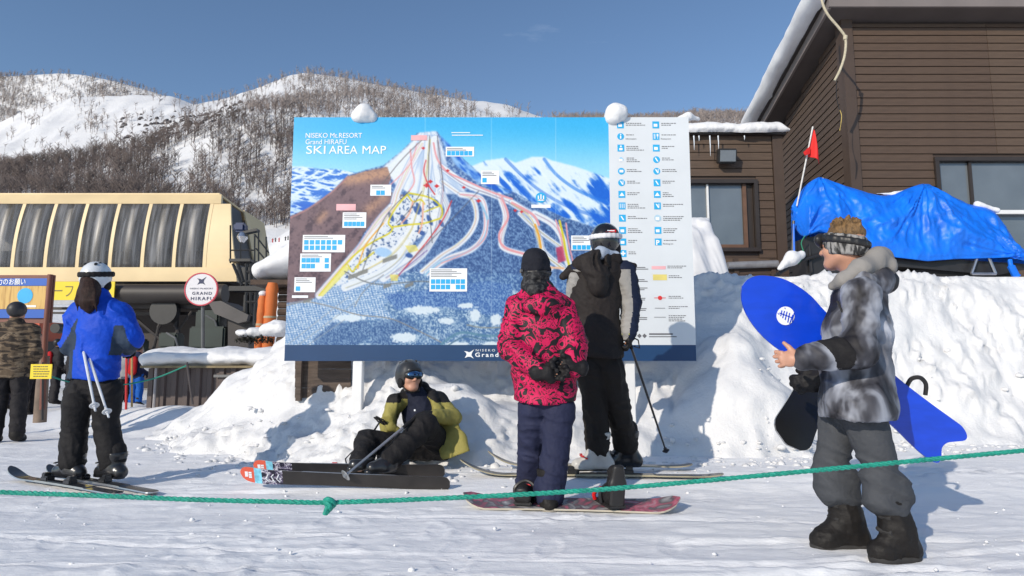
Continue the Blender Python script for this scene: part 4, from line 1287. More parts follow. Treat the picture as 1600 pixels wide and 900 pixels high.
# lettering
def text(body, px, py, height_px, mat, parent, dy=.004, align='LEFT', bold=0.0, spacing=1.0, Yd=None, name='lettering', width_px=None):
    cu = bpy.data.curves.new(name, 'FONT')
    cu.body = body
    cu.align_x = align
    cu.align_y = 'BOTTOM_BASELINE'
    cu.size = 1.0
    cu.space_character = spacing
    cu.offset = bold
    cu.resolution_u = 3
    o = bpy.data.objects.new('_t', cu)
    COL.objects.link(o)
    dg = bpy.context.evaluated_depsgraph_get()
    me_ = bpy.data.meshes.new_from_object(o.evaluated_get(dg))
    bpy.data.objects.remove(o)
    n = len(me_.vertices)
    if n == 0: return None
    co = np.empty(n * 3, np.float32); me_.vertices.foreach_get('co', co); co = co.reshape(-1, 3)
    yy = YSG - .03 if Yd is None else Yd
    sc_ = height_px / 1000.0 * yy / 0.70
    sx = sc_
    if width_px: sx = width_px / 1000.0 * yy / max(co[:, 0].max() - co[:, 0].min(), 1e-3)
    q = P(px, py, yy)
    W = np.stack([q.x + co[:, 0] * sx, np.full(n, yy - dy), q.z + co[:, 1] * sc_], -1)
    me_.vertices.foreach_set('co', W.astype(np.float32).ravel())
    me_.materials.clear(); me_.update()
    return link(name, me_, mat, parent)
text('NISEKO Mt.RESORT', 477, 215.5, 8.2, WPR, mp_o, width_px=91)
text('Grand HIRAFU', 477, 225.5, 8.2, WPR, mp_o, width_px=66)
for wd_, x_, w_ in (('SKI', 477.5, 31), ('AREA', 514, 46), ('MAP', 565, 38)):
    text(wd_, x_, 240.5, 13.5, WPR, mp_o, width_px=w_)
for yy_, w_ in ((209, 30), (213, 50)):
    mb = MB(); q = SP(705, yy_, .003); mb.box((q.x + w_ * .0034, q.y, q.z), (w_ * .0064, .002, .008)); mb.build('small_print', WPR, mp_o)
# footer emblem and name
EMB = [(-1, .55), (-.35, .45), (0, .30), (.35, .45), (1, .9), (.55, .2), (.45, -.25), (.9, -.9), (.3, -.55), (-.3, -.55), (-.85, -.8), (-.5, -.2), (-.55, .2)]
def emblem(px, py, rpx, mat, parent, yd, dy=.004, name='emblem'):
    c_ = P(px, py, yd); k = rpx / 1000 * yd
    mb_ = MB(); mb_.prism([(c_.x + a * k, yd - dy, c_.z + b * k) for a, b in EMB], (0, .002, 0)); return mb_.build(name, mat, parent)
emblem(733, 553, 8, WPR, foot, YSG - .032)
text('Grand HIRAFU', 742, 557.5, 6.5, WPR, foot, bold=.02, spacing=1.35, width_px=92)
text('NISEKO Mt.RESORT', 743, 549, 3.5, WPR, foot, spacing=1.5, width_px=80)
# call-out boxes of the map: white card, caption rules and cyan icons
def rect(mb_, x0, y0, x1, y1, dy):
    a, b = SP(x0, y0, dy), SP(x1, y1, dy)
    mb_.add([(a.x, a.y, a.z), (b.x, a.y, a.z), (b.x, a.y, b.z), (a.x, a.y, b.z)], [(0, 1, 2, 3)])
def callout(x0, y0, x1, y1, rows_, tx=2, red=False):
    mb_ = MB(); rect(mb_, x0, y0, x1, y1, .003); c_ = mb_.build('callout_card', M('card_pink', (.80, .42, .44), .5) if red else WPR, mp_o, fixn=False)
    mb_ = MB()
    for k in range(tx):
        rect(mb_, x0 + 2, y0 + 2 + k * 2.6, x0 + (x1 - x0) * (.6 + .25 * ((k * 7) % 3) / 2), y0 + 3 + k * 2.6, .0045)
    if tx: mb_.build('caption', INK, c_, fixn=False)
    for (iy, n, gap) in rows_:
        for k in range(n):
            if k in gap: continue
            wq = (x1 - x0 - 4) / max(n, 1)
            wq_ = min(wq, 7.5)
            mb_ = MB(); rect(mb_, x0 + 2 + k * wq, iy, x0 + 2 + k * wq + wq_ * .88, iy + 7, .0045)
            o_ = mb_.build('icon', CYAN, c_, fixn=False)
            mb_ = MB(); xx = x0 + 2 + k * wq
            rect(mb_, xx + wq_ * .28, iy + 1.8 + (k % 2), xx + wq_ * .55, iy + 5.2, .006); mb_.build('glyph', WPR, o_, fixn=False) if False else None
callout(475, 368, 540, 395, [(376, 7, ()), (384.5, 7, (6,))], 2)
callout(471, 397, 518, 425, [(404, 6, (4,)), (413, 6, (3, 4))], 2)
callout(462, 434, 494, 457, [(448, 3, (1, 2))], 3)
callout(537, 333, 573, 357, [(347.5, 5, ())], 4)
callout(580, 290, 612, 307, [(299, 4, (0, 3))], 2)
callout(697, 231, 741, 246, [(237.5, 6, ())], 2)
callout(752, 268, 780, 289, [(279.5, 3, (1, 2))], 3)
callout(672, 420, 730, 456, [(437, 7, ()), (445.5, 7, (4,))], 5)
callout(892, 369, 925, 392, [(384, 4, ())], 4)
callout(527, 320, 557, 330, [], 0, True)
callout(643, 213, 668, 221, [], 0, True)
callout(458, 462, 483, 466, [], 0)
mb = MB()                                            # round shop symbol with three strokes
c_ = SP(845, 310, .004); k = 8.5 * .0064
mb.add([(c_.x + math.cos(a * .3142) * k, c_.y, c_.z + math.sin(a * .3142) * k) for a in range(20)], [tuple(range(20))]); ic = mb.build('round_symbol', CYAN, mp_o, fixn=False)
mb = MB()
for x_, h0, h1 in ((-4, -4, 3), (0, -4, 5), (4, -4, 3)):
    rect(mb, 845 + x_ - .9, 310 - h1, 845 + x_ + .9, 310 - h0, .006)
rect(mb, 840, 313, 850, 315, .006); mb.build('glyph', WPR, ic, fixn=False)
mb = MB(); rect(mb, 830, 321, 860, 326, .004); mb.build('caption_card', WPR, mp_o, fixn=False)
# legend icons
def disc(mb_, px, py, r_, dy, n=16):
    c = SP(px, py, dy); k_ = r_ * .0064
    mb_.add([(c.x + math.cos(6.2832 * a / n) * k_, c.y, c.z + math.sin(6.2832 * a / n) * k_) for a in range(n)], [tuple(range(n))])
L1 = [(197, 'sq'), (215, 'i'), (233, 'man'), (251, 'half'), (269, 'mail'), (287, 'v'), (305, 'roof'), (323, 'bar3'), (342, 'slash'), (361, 'card'), (379, 'card'), (397, 'plus')]
L2 = [(197, 'tag'), (215, 'fork'), (233, 'card'), (251, 'slash_c'), (269, 'm_c'), (287, 'slash'), (305, 'peak'), (323, 'chair'), (342, 'pale'), (361, 'car'), (379, 'P')]
g3 = random.Random(9)
for colx, rows_ in ((968.5, L1), (1023.5, L2)):
    for py, kd in rows_:
        px = colx + (py - 197) * .021
        mb = MB()
        if kd in ('i', 'mail', 'v', 'slash_c', 'm_c', 'pale', 'half'): disc(mb, px, py, 5.6 if kd != 'half' else 3.5, .004)
        else: rect(mb, px - 5.4, py - 5.4, px + 5.4, py + 5.4, .004)
        ic = mb.build('legend_icon', CYAN if kd != 'pale' else M('icon_pale', (.42, .60, .72), .5), leg, fixn=False)
        mb = MB()
        if kd == 'i': rect(mb, px - 1, py - 1.2, px + 1, py + 3.6, .006); disc(mb, px, py - 3, 1.1, .006, 8)
        elif kd == 'man': disc(mb, px, py - 2.5, 1.5, .006, 8); rect(mb, px - 2.6, py, px + 2.6, py + 3.5, .006)
        elif kd == 'mail': rect(mb, px - 3, py - 2, px + 3, py + 2, .006)
        elif kd == 'fork': [rect(mb, px + x_ - .5, py - 3.8, px + x_ + .5, py + 3.8, .006) for x_ in (-3, -1.6, 2.4)]; rect(mb, px + 1, py - 3.8, px + 3.6, py, .0062)
        elif kd == 'plus': rect(mb, px - 1.2, py - 3.6, px + 1.2, py + 3.6, .006); rect(mb, px - 3.6, py - 1.2, px + 3.6, py + 1.2, .0063)
        elif kd == 'bar3': [rect(mb, px + x_ - .6, py - 3.5, px + x_ + .6, py + 3.5, .006) for x_ in (-3, 0, 3)]
        elif kd == 'P': text('P', px - 2.6, py + 3.7, 7.6, WPR, ic, .006, bold=.04, name='glyph')
        elif kd in ('v', 'm_c', 'slash', 'slash_c', 'chair'):
            a, b = SP(px - 3, py - 3, .006), SP(px + 3, py + 3.2, .006)
            mb.add([(a.x, a.y, a.z), (a.x + .014, a.y, a.z), (b.x, a.y, b.z), (b.x - .014, a.y, b.z)], [(0, 1, 2, 3)])
            if kd in ('v', 'm_c', 'chair'): rect(mb, px + 1.5, py - 3.4, px + 2.8, py + 2, .0063)
        elif kd in ('roof', 'peak'):
            a = SP(px, py - 3, .006); b = SP(px - 4, py + 2.6, .006); c = SP(px + 4, py + 2.6, .006); mb.add([a, b, c], [(0, 1, 2)])
        else: rect(mb, px - 3.4, py - 1.5, px + 2.4, py + 3, .006)
        if mb.v: mb.build('glyph', WPR, ic, fixn=False)
        words = {'i': 'Information', 'fork': 'Restaurant', 'P': 'Parking lot'}.get(kd)
        if words: text(words, px + 8.5, py + 3.2, 2.6, INK, leg, .004, name='caption')
        mb = MB()
        nl = 1 if words else g3.choice((2, 2, 3))
        for k in range(nl):
            y_ = py - 3 + k * 2.8
            x_ = px + 8.5
            end = x_ + g3.uniform(8, 30)
            while x_ < end:
                w_ = g3.uniform(1.5, 4.5); rect(mb, x_, y_, x_ + w_, y_ + 1.1, .004); x_ += w_ + .8
        mb.build('caption', INK, leg, fixn=False)
# legend of lines at the foot of the column
KEYS = [(1028, 419, 22, 5, 'card_pink'), (1030, 434, 22, 9, 'card_yellow'), (1030, 466, 18, 1, 'red_key'), (1030, 482, 16, .8, 'grey_ink'), (1030, 496, 18, .8, 'grey_ink')]
M('card_yellow', (.74, .62, .18), .5); M('red_key', (.70, .03, .03), .5)
for px, py, w_, h_, mt_ in KEYS:
    mb = MB(); rect(mb, px - w_ / 2, py - h_ / 2, px + w_ / 2, py + h_ / 2, .004); ky = mb.build('line_key', MATS[mt_], leg, fixn=False)
    if mt_ == 'red_key':
        mb = MB(); disc(mb, px, py, 3.4, .006); mb.build('dot', MATS[mt_], ky, fixn=False)
    mb = MB()
    for k in range(2 if py < 490 else 4):
        x_ = px + 13.5; end = x_ + g3.uniform(12, 30)
        while x_ < end:
            ww_ = g3.uniform(1.5, 4.5); rect(mb, x_, py - 3 + 2.7 * k, x_ + ww_, py - 1.9 + 2.7 * k, .004); x_ += ww_ + .8
    mb.build('caption', INK, leg, fixn=False)
for py in (418, 437, 450, 466, 482, 496):
    mb = MB(); rect(mb, 992, py, 1014 - g3.uniform(0, 8), py + 1.2, .004); rect(mb, 992, py + 2.6, 1012 - g3.uniform(0, 8), py + 3.8, .004); mb.build('caption', INK, leg, fixn=False)
for k in range(3):
    c_ = SP(990 + k * 8, 525, .004); r_ = .023
    mb = MB(); mb.add([(c_.x - r_, c_.y, c_.z), (c_.x, c_.y, c_.z - r_), (c_.x + r_, c_.y, c_.z), (c_.x, c_.y, c_.z + r_)], [(0, 1, 2, 3)]); mb.build('diamond_mark', INK, leg, fixn=False)
mb = MB(); rect(mb, 1013, 521, 1050, 523.4, .004); rect(mb, 1013, 525.6, 1056, 527, .004); mb.build('caption', INK, leg, fixn=False)
# snow lumps on the top edge
for k, (pts, rd, lb) in enumerate((([(556, 183), (569, 178), (582, 184)], [.05, .085, .05], 'rounded snow lump on the top edge above the map title'), ([(955, 186), (962, 178), (970, 176)], [.055, .10, .075], 'round snow lump on the top edge where map meets legend'))):
    s = SDF().chain([P(a, b, YSG - .02) for a, b in pts], rd, .06).chain([P(a, b + 2, YSG + .06) for a, b in pts], rd, .06)
    so_ = sdf_obj('snow_lump', s, .014, CAPS, None, lambda x, y, z: .035 * (fbm(x * 10, y * 10, z * 10, 3, 7) - .5))
    tag(so_, lb, 'snow')
s = SDF().chain([P(1058, 185, YSG + .02), P(1075, 182, YSG + .05), P(1090, 186, YSG + .1)], [.015, .04, .02], .04)
so_ = sdf_obj('snow_lump', s, .014, CAPS, None, lambda x, y, z: .03 * (fbm(x * 12, y * 12, z * 12, 2, 8) - .5)); tag(so_, 'thin snow ridge at the upper corner of the legend column', 'snow')
# timber barrier and dark scrub half buried under the sign
OLDW = M('weathered_timber', (.10, .075, .06), .85, .35, 5, .6, 25, stretch=(1, 4, 8))
bar = empty('timber_barrier', P(500, 600, 6.75), 'weathered brown timber boards half buried under the sign', 'barrier')
for k in range(4):
    a = P(505, 569 + k * 15, 6.75); mb = MB(); mb.box(a, (.58, .03, .098), Euler((0, R(g3.uniform(-1.5, 1.5)), 0)).to_matrix()); mb.build('plank', OLDW, bar)
a = P(468, 588, 6.70); mb = MB(); mb.box(a, (.05, .06, .50)); mb.build('post', OLDW, bar)
# ================================================================ lift station and what stands before it
BEIGE = M('beige_panel', (.74, .57, .32), .5, .09, .9, .1, 4)
GLAZ = M('smoked_glazing', (.17, .17, .175), .35, .55, 1.8, spec=.45, stretch=(5, 1, .28))
DKBR = M('dark_brown_steel', (.030, .024, .022), .55, .25, 1.5)
DKGR = M('machine_green', (.010, .022, .017), .5, .2, 2)  # darkened so the colour carries the shade under the housing
STEEL = M('grey_steel', (.16, .16, .16), .45, .2, 3, metal=.5)
st_ = empty('lift_station', P(180, 560, 20), 'beige chairlift station with a long curved smoked-glass front', 'building')
YL = 20.0
zb, zt_ = P(180, 419, YL).z, P(180, 321, YL + .5).z
def prof(f):                               # f 0 bottom .. 1 top of the glazing
    return YL + .30 * max(0, f - .10) ** 2.0 / .81, zb + (zt_ - zb) * f
def front_pt(px_bottom, f, dy=0.0):
    x = (px_bottom - 800) / 1000 * YL * 1.0
    b_ = P(px_bottom, 419, YL).x
    y, z = prof(f)
    return Vector((b_, y + dy, z))
def glazing():
    m = GLAZ; t = m.node_tree; b = t.nodes['Principled BSDF']
    n = [q for q in t.nodes if q.type == 'TEX_NOISE'][0]
    r = t.nodes.new('ShaderNodeMapRange'); r.inputs[1].default_value = .3; r.inputs[2].default_value = .7; r.inputs[3].default_value = .25; r.inputs[4].default_value = .78
    t.links.new(n.outputs[0], r.inputs[0]); t.links.new(r.outputs[0], b.inputs['Alpha'])
glazing()
ribs = [-183, -132.5, -82, -31, 19.5, 70.5, 120.6, 171.6, 222, 271.5, 319.5]
FS = [i / 10 for i in range(11)]
for a, b in zip(ribs[:-1], ribs[1:]):
    mb = MB()
    vs_ = [front_pt(a, f) for f in FS] + [front_pt(b, f) for f in FS]
    mb.add(vs_, [(i, i + 1, 12 + i, 11 + i) for i in range(10)])
    pn = mb.build('pane', GLAZ, st_, True)
    md = pn.modifiers.new('t', 'SOLIDIFY'); md.thickness = .02
    mb = MB(); mb.box((P(a, 419, YL).x * .5 + P(b, 419, YL).x * .5, YL + .75, zb + (zt_ - zb) * (.17 + .02 * (ribs.index(a) % 3))), (.96, .05, .62)); mb.build('inner_bench', DKBR, st_)
for a in ribs:
    mb = MB()
    pts = [front_pt(a, f, -.03) for f in FS]
    w_ = Vector((.055, 0, 0)); t_ = Vector((0, .07, 0))
    vs_ = []
    for p in pts: vs_ += [p - w_, p + w_, p + w_ + t_, p - w_ + t_]
    fs = []
    for i in range(10):
        for k in range(4): fs.append((i * 4 + k, i * 4 + (k + 1) % 4, i * 4 + 4 + (k + 1) % 4, i * 4 + 4 + k))
    mb.add(vs_, fs + [(0, 1, 2, 3), (43, 42, 41, 40)]); mb.build('rib', BEIGE, st_)
xl = P(-190, 419, YL).x
x_e = P(319.5, 419, YL).x
def ex(py, px): return P(px, py, YL).x
# top band, bottom band, end panel
t_y, t_z = prof(1.0)
z_top = P(300, 306, YL + .75).z
mb = MB(); mb.prism([(xl, t_y - .04, t_z), (P(346, 322, t_y).x, t_y - .04, t_z), (P(346, 306, t_y + .25).x, t_y + .25, z_top), (xl, t_y + .25, z_top)], (0, .12, .0)); mb.build('top_band', BEIGE, st_)
z_lo = P(180, 440, YL).z
mb = MB(); mb.prism([(xl, YL - .06, z_lo), (P(371, 440, YL).x, YL - .06, z_lo), (P(369, 420, YL).x, YL - .06, zb + .02), (xl, YL - .06, zb + .02)], (0, .14, 0)); mb.build('bottom_band', BEIGE, st_)
mb = MB()
for i in range(10):
    f0, f1 = FS[i], FS[i + 1]
    a0, a1 = front_pt(319.5, f0, -.02), front_pt(319.5, f1, -.02)
    e0, e1 = a0.copy(), a1.copy()
    e0.x = P(369 - 20 * f0, 419, YL).x; e1.x = P(369 - 20 * f1, 419, YL).x
    mb.prism([a0, e0, e1, a1], (0, .08, 0))
mb.build('end_panel', BEIGE, st_)
# body behind: roof, floor, back wall, end with a black sheet for the shaded opening
xe0, xe1 = P(369, 419, YL).x, P(346, 306, YL + .7).x
mb = MB(); mb.prism([(xl, t_y + .25, z_top - .02), (xe1, t_y + .25, z_top - .02), (xe1, YL + 3.6, z_top - .25), (xl, YL + 3.6, z_top - .25)], (0, 0, .06)); mb.build('roof', BEIGE, st_)
mb = MB(); mb.box(((xl + xe0) / 2 - .1, YL + 1.9, z_lo + .03), (xe0 - xl - .3, 3.6, .12)); mb.build('floor', DKBR, st_)
mb = MB(); mb.box(((xl + xe1) / 2, YL + 3.55, (z_lo + z_top) / 2 - .1), (xe1 - xl, .1, z_top - z_lo - .3)); mb.build('back_wall', M('inside_grey', (.42, .42, .43), .7, .25, .6), st_)
mb = MB(); mb.prism([(xe0 - .08, YL + .15, z_lo), (xe0 - .08, YL + 1.9, z_lo), (xe1 - .02, YL + 2.2, z_top - .2), (xe1 - .06, t_y + .22, z_top - .1)], (.03, 0, 0)); mb.build('end_face', BLACK, st_)  # black sheet painted in as the shade of the open end
mb = MB(); mb.prism([(xe0 - .06, YL + 1.95, z_lo), (xe0 - .02, YL + 3.4, z_lo), (xe1 + .35, YL + 3.4, z_top - .35), (xe1 + .05, YL + 2.3, z_top - .12)], (.05, 0, 0)); mb.build('end_face', BEIGE, st_)
# machinery hall underneath
mb = MB(); mb.tube([P(150, 459, 19.6), P(352, 459, 19.6)], .30, 16); mb.build('duct', DKBR, st_, True)
mb = MB(); mb.box(P(290, 520, 22.5), (5.0, .1, 4.0)); mb.build('rear_panel', M('dim_wall', (.045, .037, .035), .7, .15, .8), st_)  # wall colour darkened in place of the shade under the station
mb = MB(); mb.box(P(270, 482, 20.6), (4.4, 1.5, .12)); mb.box(P(230, 490, 20.2), (3.6, .12, .10)); mb.box(P(150, 482, 20.3), (5.2, .10, .08)); mb.box(P(140, 489, 20.4), (5.2, .1, .06)); mb.build('cross_beam', DKBR, st_)
for a, b, r_ in (((215, 500), (262, 540), .05), ((262, 484), (248, 512), .07), ((248, 512), (240, 545), .05), ((268, 484), (283, 535), .06), ((300, 486), (262, 538), .04), ((275, 484), (275, 510), .09)):
    mb = MB(); mb.tube([P(*a, 19.9), P(*b, 19.9)], r_, 8); mb.build('strut', DKBR, st_)
mb = MB()
ctr = P(258, 486, 19.7)
mb.tube([ctr + Vector((0, -.12, 0)), ctr + Vector((0, .12, 0))], .42, 20); mb.build('drive_wheel', BLACK, st_, True)
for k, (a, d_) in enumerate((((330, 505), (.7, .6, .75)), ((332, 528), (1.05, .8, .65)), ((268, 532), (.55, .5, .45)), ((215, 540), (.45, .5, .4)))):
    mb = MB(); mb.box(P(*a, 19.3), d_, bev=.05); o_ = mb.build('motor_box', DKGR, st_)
    mb = MB(); mb.tube([P(a[0] - 8, a[1] - 12, 19.0), P(a[0] + 6, a[1] - 4, 18.98), P(a[0] + 10, a[1] + 10, 19.0)], .03, 6); mb.build('hose', STEEL, o_)
# slanting dark hood and legs on the right
mb = MB(); mb.prism([P(325, 472, 18.6), P(345, 470, 18.6), P(388, 492, 18.6), P(385, 502, 18.6), P(372, 505, 18.6), P(335, 490, 18.6)], (0, 1.2, 0)); mb.build('hood', M('hood_grey', (.07, .062, .06), .5, .2, 2), st_)
mb = MB(); mb.prism([P(356, 492, 18.9), P(388, 500, 18.9), P(388, 560, 18.9), P(356, 560, 18.9)], (0, 1.0, 0)); mb.build('leg_box', DKBR, st_)
for px in (160, 60, -40):
    mb = MB(); mb.box(P(px, 520, 20.8), (.3, .3, 3.6)); mb.build('column', DKBR, st_)
# access platform with rails and ladder
pl = empty('access_platform', P(388, 412, 19.2)); pl.parent = st_; pl.location -= st_.location
mb = MB(); mb.box(P(387, 411, 19.3), (.62, 1.2, .08)); mb.build('deck', BLACK, pl)
for a, b in (((360, 352), (360, 411)), ((376, 375), (376, 411)), ((398, 366), (398, 411)), ((416, 370), (416, 430)), ((360, 391), (398, 391)), ((398, 366), (420, 395)), ((400, 388), (418, 410)), ((360, 352), (360, 411)), ((364, 412), (378, 446)), ((372, 412), (380, 440)), ((404, 360), (404, 440)), ((396, 430), (420, 470)), ((385, 412), (385, 490)), ((392, 412), (392, 490)), ((400, 440), (400, 520)), ((384, 425), (402, 425)), ((384, 440), (402, 440)), ((384, 456), (402, 456)), ((384, 472), (402, 472))):
    mb = MB(); mb.tube([P(*a, 18.8), P(*b, 18.8)], .024 if a[1] < 411 else .045, 6); mb.build('rail', BLACK, pl)
mb = MB(); mb.box(P(392, 452, 18.95), (1.1, .5, .14)); mb.box(P(390, 432, 19.0), (.35, .4, .5)); mb.box(P(391, 485, 19.0), (.3, .3, .9)); mb.build('girder', BLACK, pl)
mb = MB(); mb.box(P(376, 356, 19.0), (.36, .3, .28), bev=.06); mb.build('blue_box', M('navy_box', (.012, .03, .10), .5), pl)
mb = MB(); c_ = P(379, 373, 18.9); mb.tube([c_ + Vector((0, -.02, .16)), c_ + Vector((.01, -.04, .02)), c_ + Vector((.02, -.08, -.14))], [.10, .16, .05], 12); mb.build('lamp_reflector', M('silver_reflector', (.75, .76, .78), .2, .05, metal=.9), pl, True)
mb = MB(); mb.box(P(393, 362, 18.95), (.42, .25, .07), Euler((0, R(-12), 0)).to_matrix()); mb.build('lamp_hood', BLACK, pl)

# yellow banner
YB = 19.2
bn = empty('yellow_banner', P(125, 470, YB), 'yellow banner with black Japanese lettering hung under the lift station', 'banner')
YEL = M('banner_yellow', (.80, .60, .02), .55, .05, 2)
mb = MB(); a, b = P(20, 440, YB), P(178, 469, YB); mb.box(((a.x + b.x) / 2, YB, (a.z + b.z) / 2), (b.x - a.x, .04, a.z - b.z)); mb.build('sheet', YEL, bn)
mb = MB(); a, b = P(20, 469.5, YB), P(176, 476, YB); mb.box(((a.x + b.x) / 2, YB + .01, (a.z + b.z) / 2), (b.x - a.x, .04, a.z - b.z)); mb.build('lower_strip', M('strip_grey', (.42, .43, .44), .6), bn)
text('ーフォー', 82, 463, 16, M('banner_ink', (.18, .15, .05), .6), bn, dy=.024, Yd=YB, width_px=66)

# round sign
YRN = 12.5
rn = empty('round_sign', P(315, 545, YRN), 'round white sign with red rim and dark emblem in front of the lift station', 'sign')
c_ = P(315, 452, YRN); r_ = 26 / 1000 * YRN
mb = MB(); mb.tube([c_ + Vector((0, -.02, 0)), c_ + Vector((0, .02, 0))], r_, 40); mb.build('disc', M('round_sign_white', (.68, .66, .68), .5, .04, 3), rn, True)
mb = MB()
for k in range(48):
    a0, a1 = k * math.tau / 48, (k + 1) * math.tau / 48
    q = [c_ + Vector((math.cos(a) * rr, -.028, math.sin(a) * rr)) for a, rr in ((a0, r_ * .94), (a1, r_ * .94), (a1, r_ * 1.01), (a0, r_ * 1.01))]
    mb.prism(q, (0, .05, 0))
mb.build('rim', M('rim_red', (.55, .04, .07), .5), rn)
NVI = M('sign_navy_ink', (.012, .02, .07), .5)
emblem(315, 439, 7.5, NVI, rn, YRN - .02, .004)
text('NISEKO Mt.RESORT', 297, 452, 2.4, NVI, rn, dy=.004, Yd=YRN - .021, width_px=36)
text('GRAND', 300, 460.5, 4.6, NVI, rn, dy=.004, Yd=YRN - .021, spacing=1.3, width_px=31, bold=.02)
text('HIRAFU', 297.5, 469, 5.2, NVI, rn, dy=.004, Yd=YRN - .021, spacing=1.3, width_px=36, bold=.02)
mb = MB(); mb.tube([P(317, 470, YRN + .06), P(317, 570, YRN + .06)], .035, 8); mb.build('post', STEEL, rn, True)

# brown corrugated shed
YSH = 9.9
sh = empty('corrugated_shed', P(320, 620, YSH), 'low brown corrugated shed under a thick pillow of snow', 'shed')
x0s, x1s = P(229, 600, YSH).x, P(432, 600, YSH).x
zs0, zs1 = -.05, P(320, 573, YSH).z
CORR = M('corrugated_brown', (.095, .070, .064), .5, .14, 2, .1, 10, stretch=(1, 1, .4))
nP = 11
wS = (x1s - x0s) / nP
mb = MB(); mb.box(((x0s + x1s) / 2, YSH + .75, (zs0 + zs1) / 2), (x1s - x0s - .02, 1.4, zs1 - zs0 - .02)); mb.build('wall', CORR, sh)
mb = MB()
pr_ = [(0, 0), (.12, -.035), (.50, -.035), (.62, 0), (1, 0)]
mb.add([Vector((q[0] * wS, q[1], z)) for z in (zs0, zs1) for q in pr_], [(i, i + 1, 6 + i, 5 + i) for i in range(4)])
pan = mb.build('_p', CORR); pd = pan.data; bpy.data.objects.remove(pan)
for k in range(nP):
    o_ = bpy.data.objects.new('panel', pd); COL.objects.link(o_); o_.parent = sh; o_.location = Vector((x0s + k * wS, YSH + .03, 0)) - sh.location
mb = MB(); mb.box(((x0s + x1s) / 2, YSH - .05, zs1 + .0), (x1s - x0s + .12, .10, .035)); mb.build('eave', M('eave_wood', (.22, .17, .09), .7, .3, 6), sh)
mb = MB(); mb.box(((x0s + x1s) / 2 + .55, YSH - .03, zs1 - .14), (1.0, .05, .04)); mb.build('rail', STEEL, sh)
mb = MB(); mb.tube([(x0s + .16, YSH - .05, zs0), (x0s + .16, YSH - .05, zs1)], .02, 6); mb.build('downpipe', M('pipe_pale', (.35, .33, .33), .5), sh)
s = SDF()
for k in range(9):
    xx = x0s + .02 + (x1s - x0s - .05) * k / 8
    s.ell((xx, YSH + .45, zs1 + .13), (.28, .55, .15 + .035 * math.sin(k * 1.9)), None, .12)
s.ell((x0s - .02, YSH + .4, zs1 + .06), (.12, .45, .16), None, .1)
so_ = sdf_obj('snow_pillow', s, .022, CAPS, sh, lambda x, y, z: .07 * (fbm(x * 4, y * 4, z * 4, 3, 17) - .5))

# log hut behind the sign with snow roof
YH = 13.0
hut = empty('log_hut', P(440, 530, YH), 'dark log hut with a deep overhanging snow roof at the sign edge', 'hut')
LOGM = M('dark_log', (.07, .045, .032), .8, .3, 5, .3, 20)
for k in range(10):
    z_ = P(440, 532 - k * 11, YH + .3).z
    mb = MB(); mb.tube([(P(426, 500, YH).x, YH + .3, z_), (P(560, 500, YH).x, YH + .3, z_)], .072, 8); mb.build('log', LOGM, hut, True)
mb = MB(); mb.box((P(495, 440, YH + 1).x, YH + .7, P(440, 443, YH).z), (1.9, 1.9, .1)); mb.build('roof', LOGM, hut)
s = SDF()
zr_ = P(440, 424, YH - .2).z
for k in range(8):
    s.ell((P(412 + k * 18, 420, YH).x + .05, YH + .5, zr_ + .07 + .10 * k), (.36, .85, .22 + .09 * k), None, .15)
s.ell((P(406, 424, YH).x + .05, YH + .2, zr_ - .03), (.16, .5, .14), None, .12)
sdf_obj('snow_pillow', s, .03, CAPS, hut, lambda x, y, z: .06 * (fbm(x * 3, y * 3, z * 3, 3, 27) - .5))
ORG = M('orange_padding', (.60, .15, .03), .7, .1, 4, .3, 6)
for (a, b, r_, lb) in (((426, 442), (420, 522), .115, 'taller orange padded pole beside the log hut'), ((411, 462), (406, 522), .085, 'shorter orange padded pole with snow on top, left of its taller twin')):
    pp = empty('padded_pole', P(b[0], b[1], 12.4), lb, 'pole', 'orange padded poles by the log hut')
    A_, B_ = P(*a, 12.4), P(*b, 12.4)
    B_ = B_ + (B_ - A_).normalized() * .6
    n_ = 14
    mb = MB(); mb.tube([A_.lerp(B_, i / n_) for i in range(n_ + 1)], [r_ * (.75 if i == 0 else 1 + .05 * math.sin(i * 2.2)) for i in range(n_ + 1)], 14); mb.build('pad', ORG, pp, True)
    q_ = A_.lerp(B_, .42)
    mb = MB(); mb.tube([q_ + Vector((0, 0, -.02)), q_ + Vector((0, 0, .02))], r_ * 1.07, 14); mb.build('strap', M('strap_pale', (.45, .35, .22), .7), pp, True)
s = SDF().ell(P(411, 459, 12.4), (.08, .09, .06)); tag(sdf_obj('snow_patch', s, .014, CAPS, None), 'snow cap on the shorter orange padded pole', 'snow')

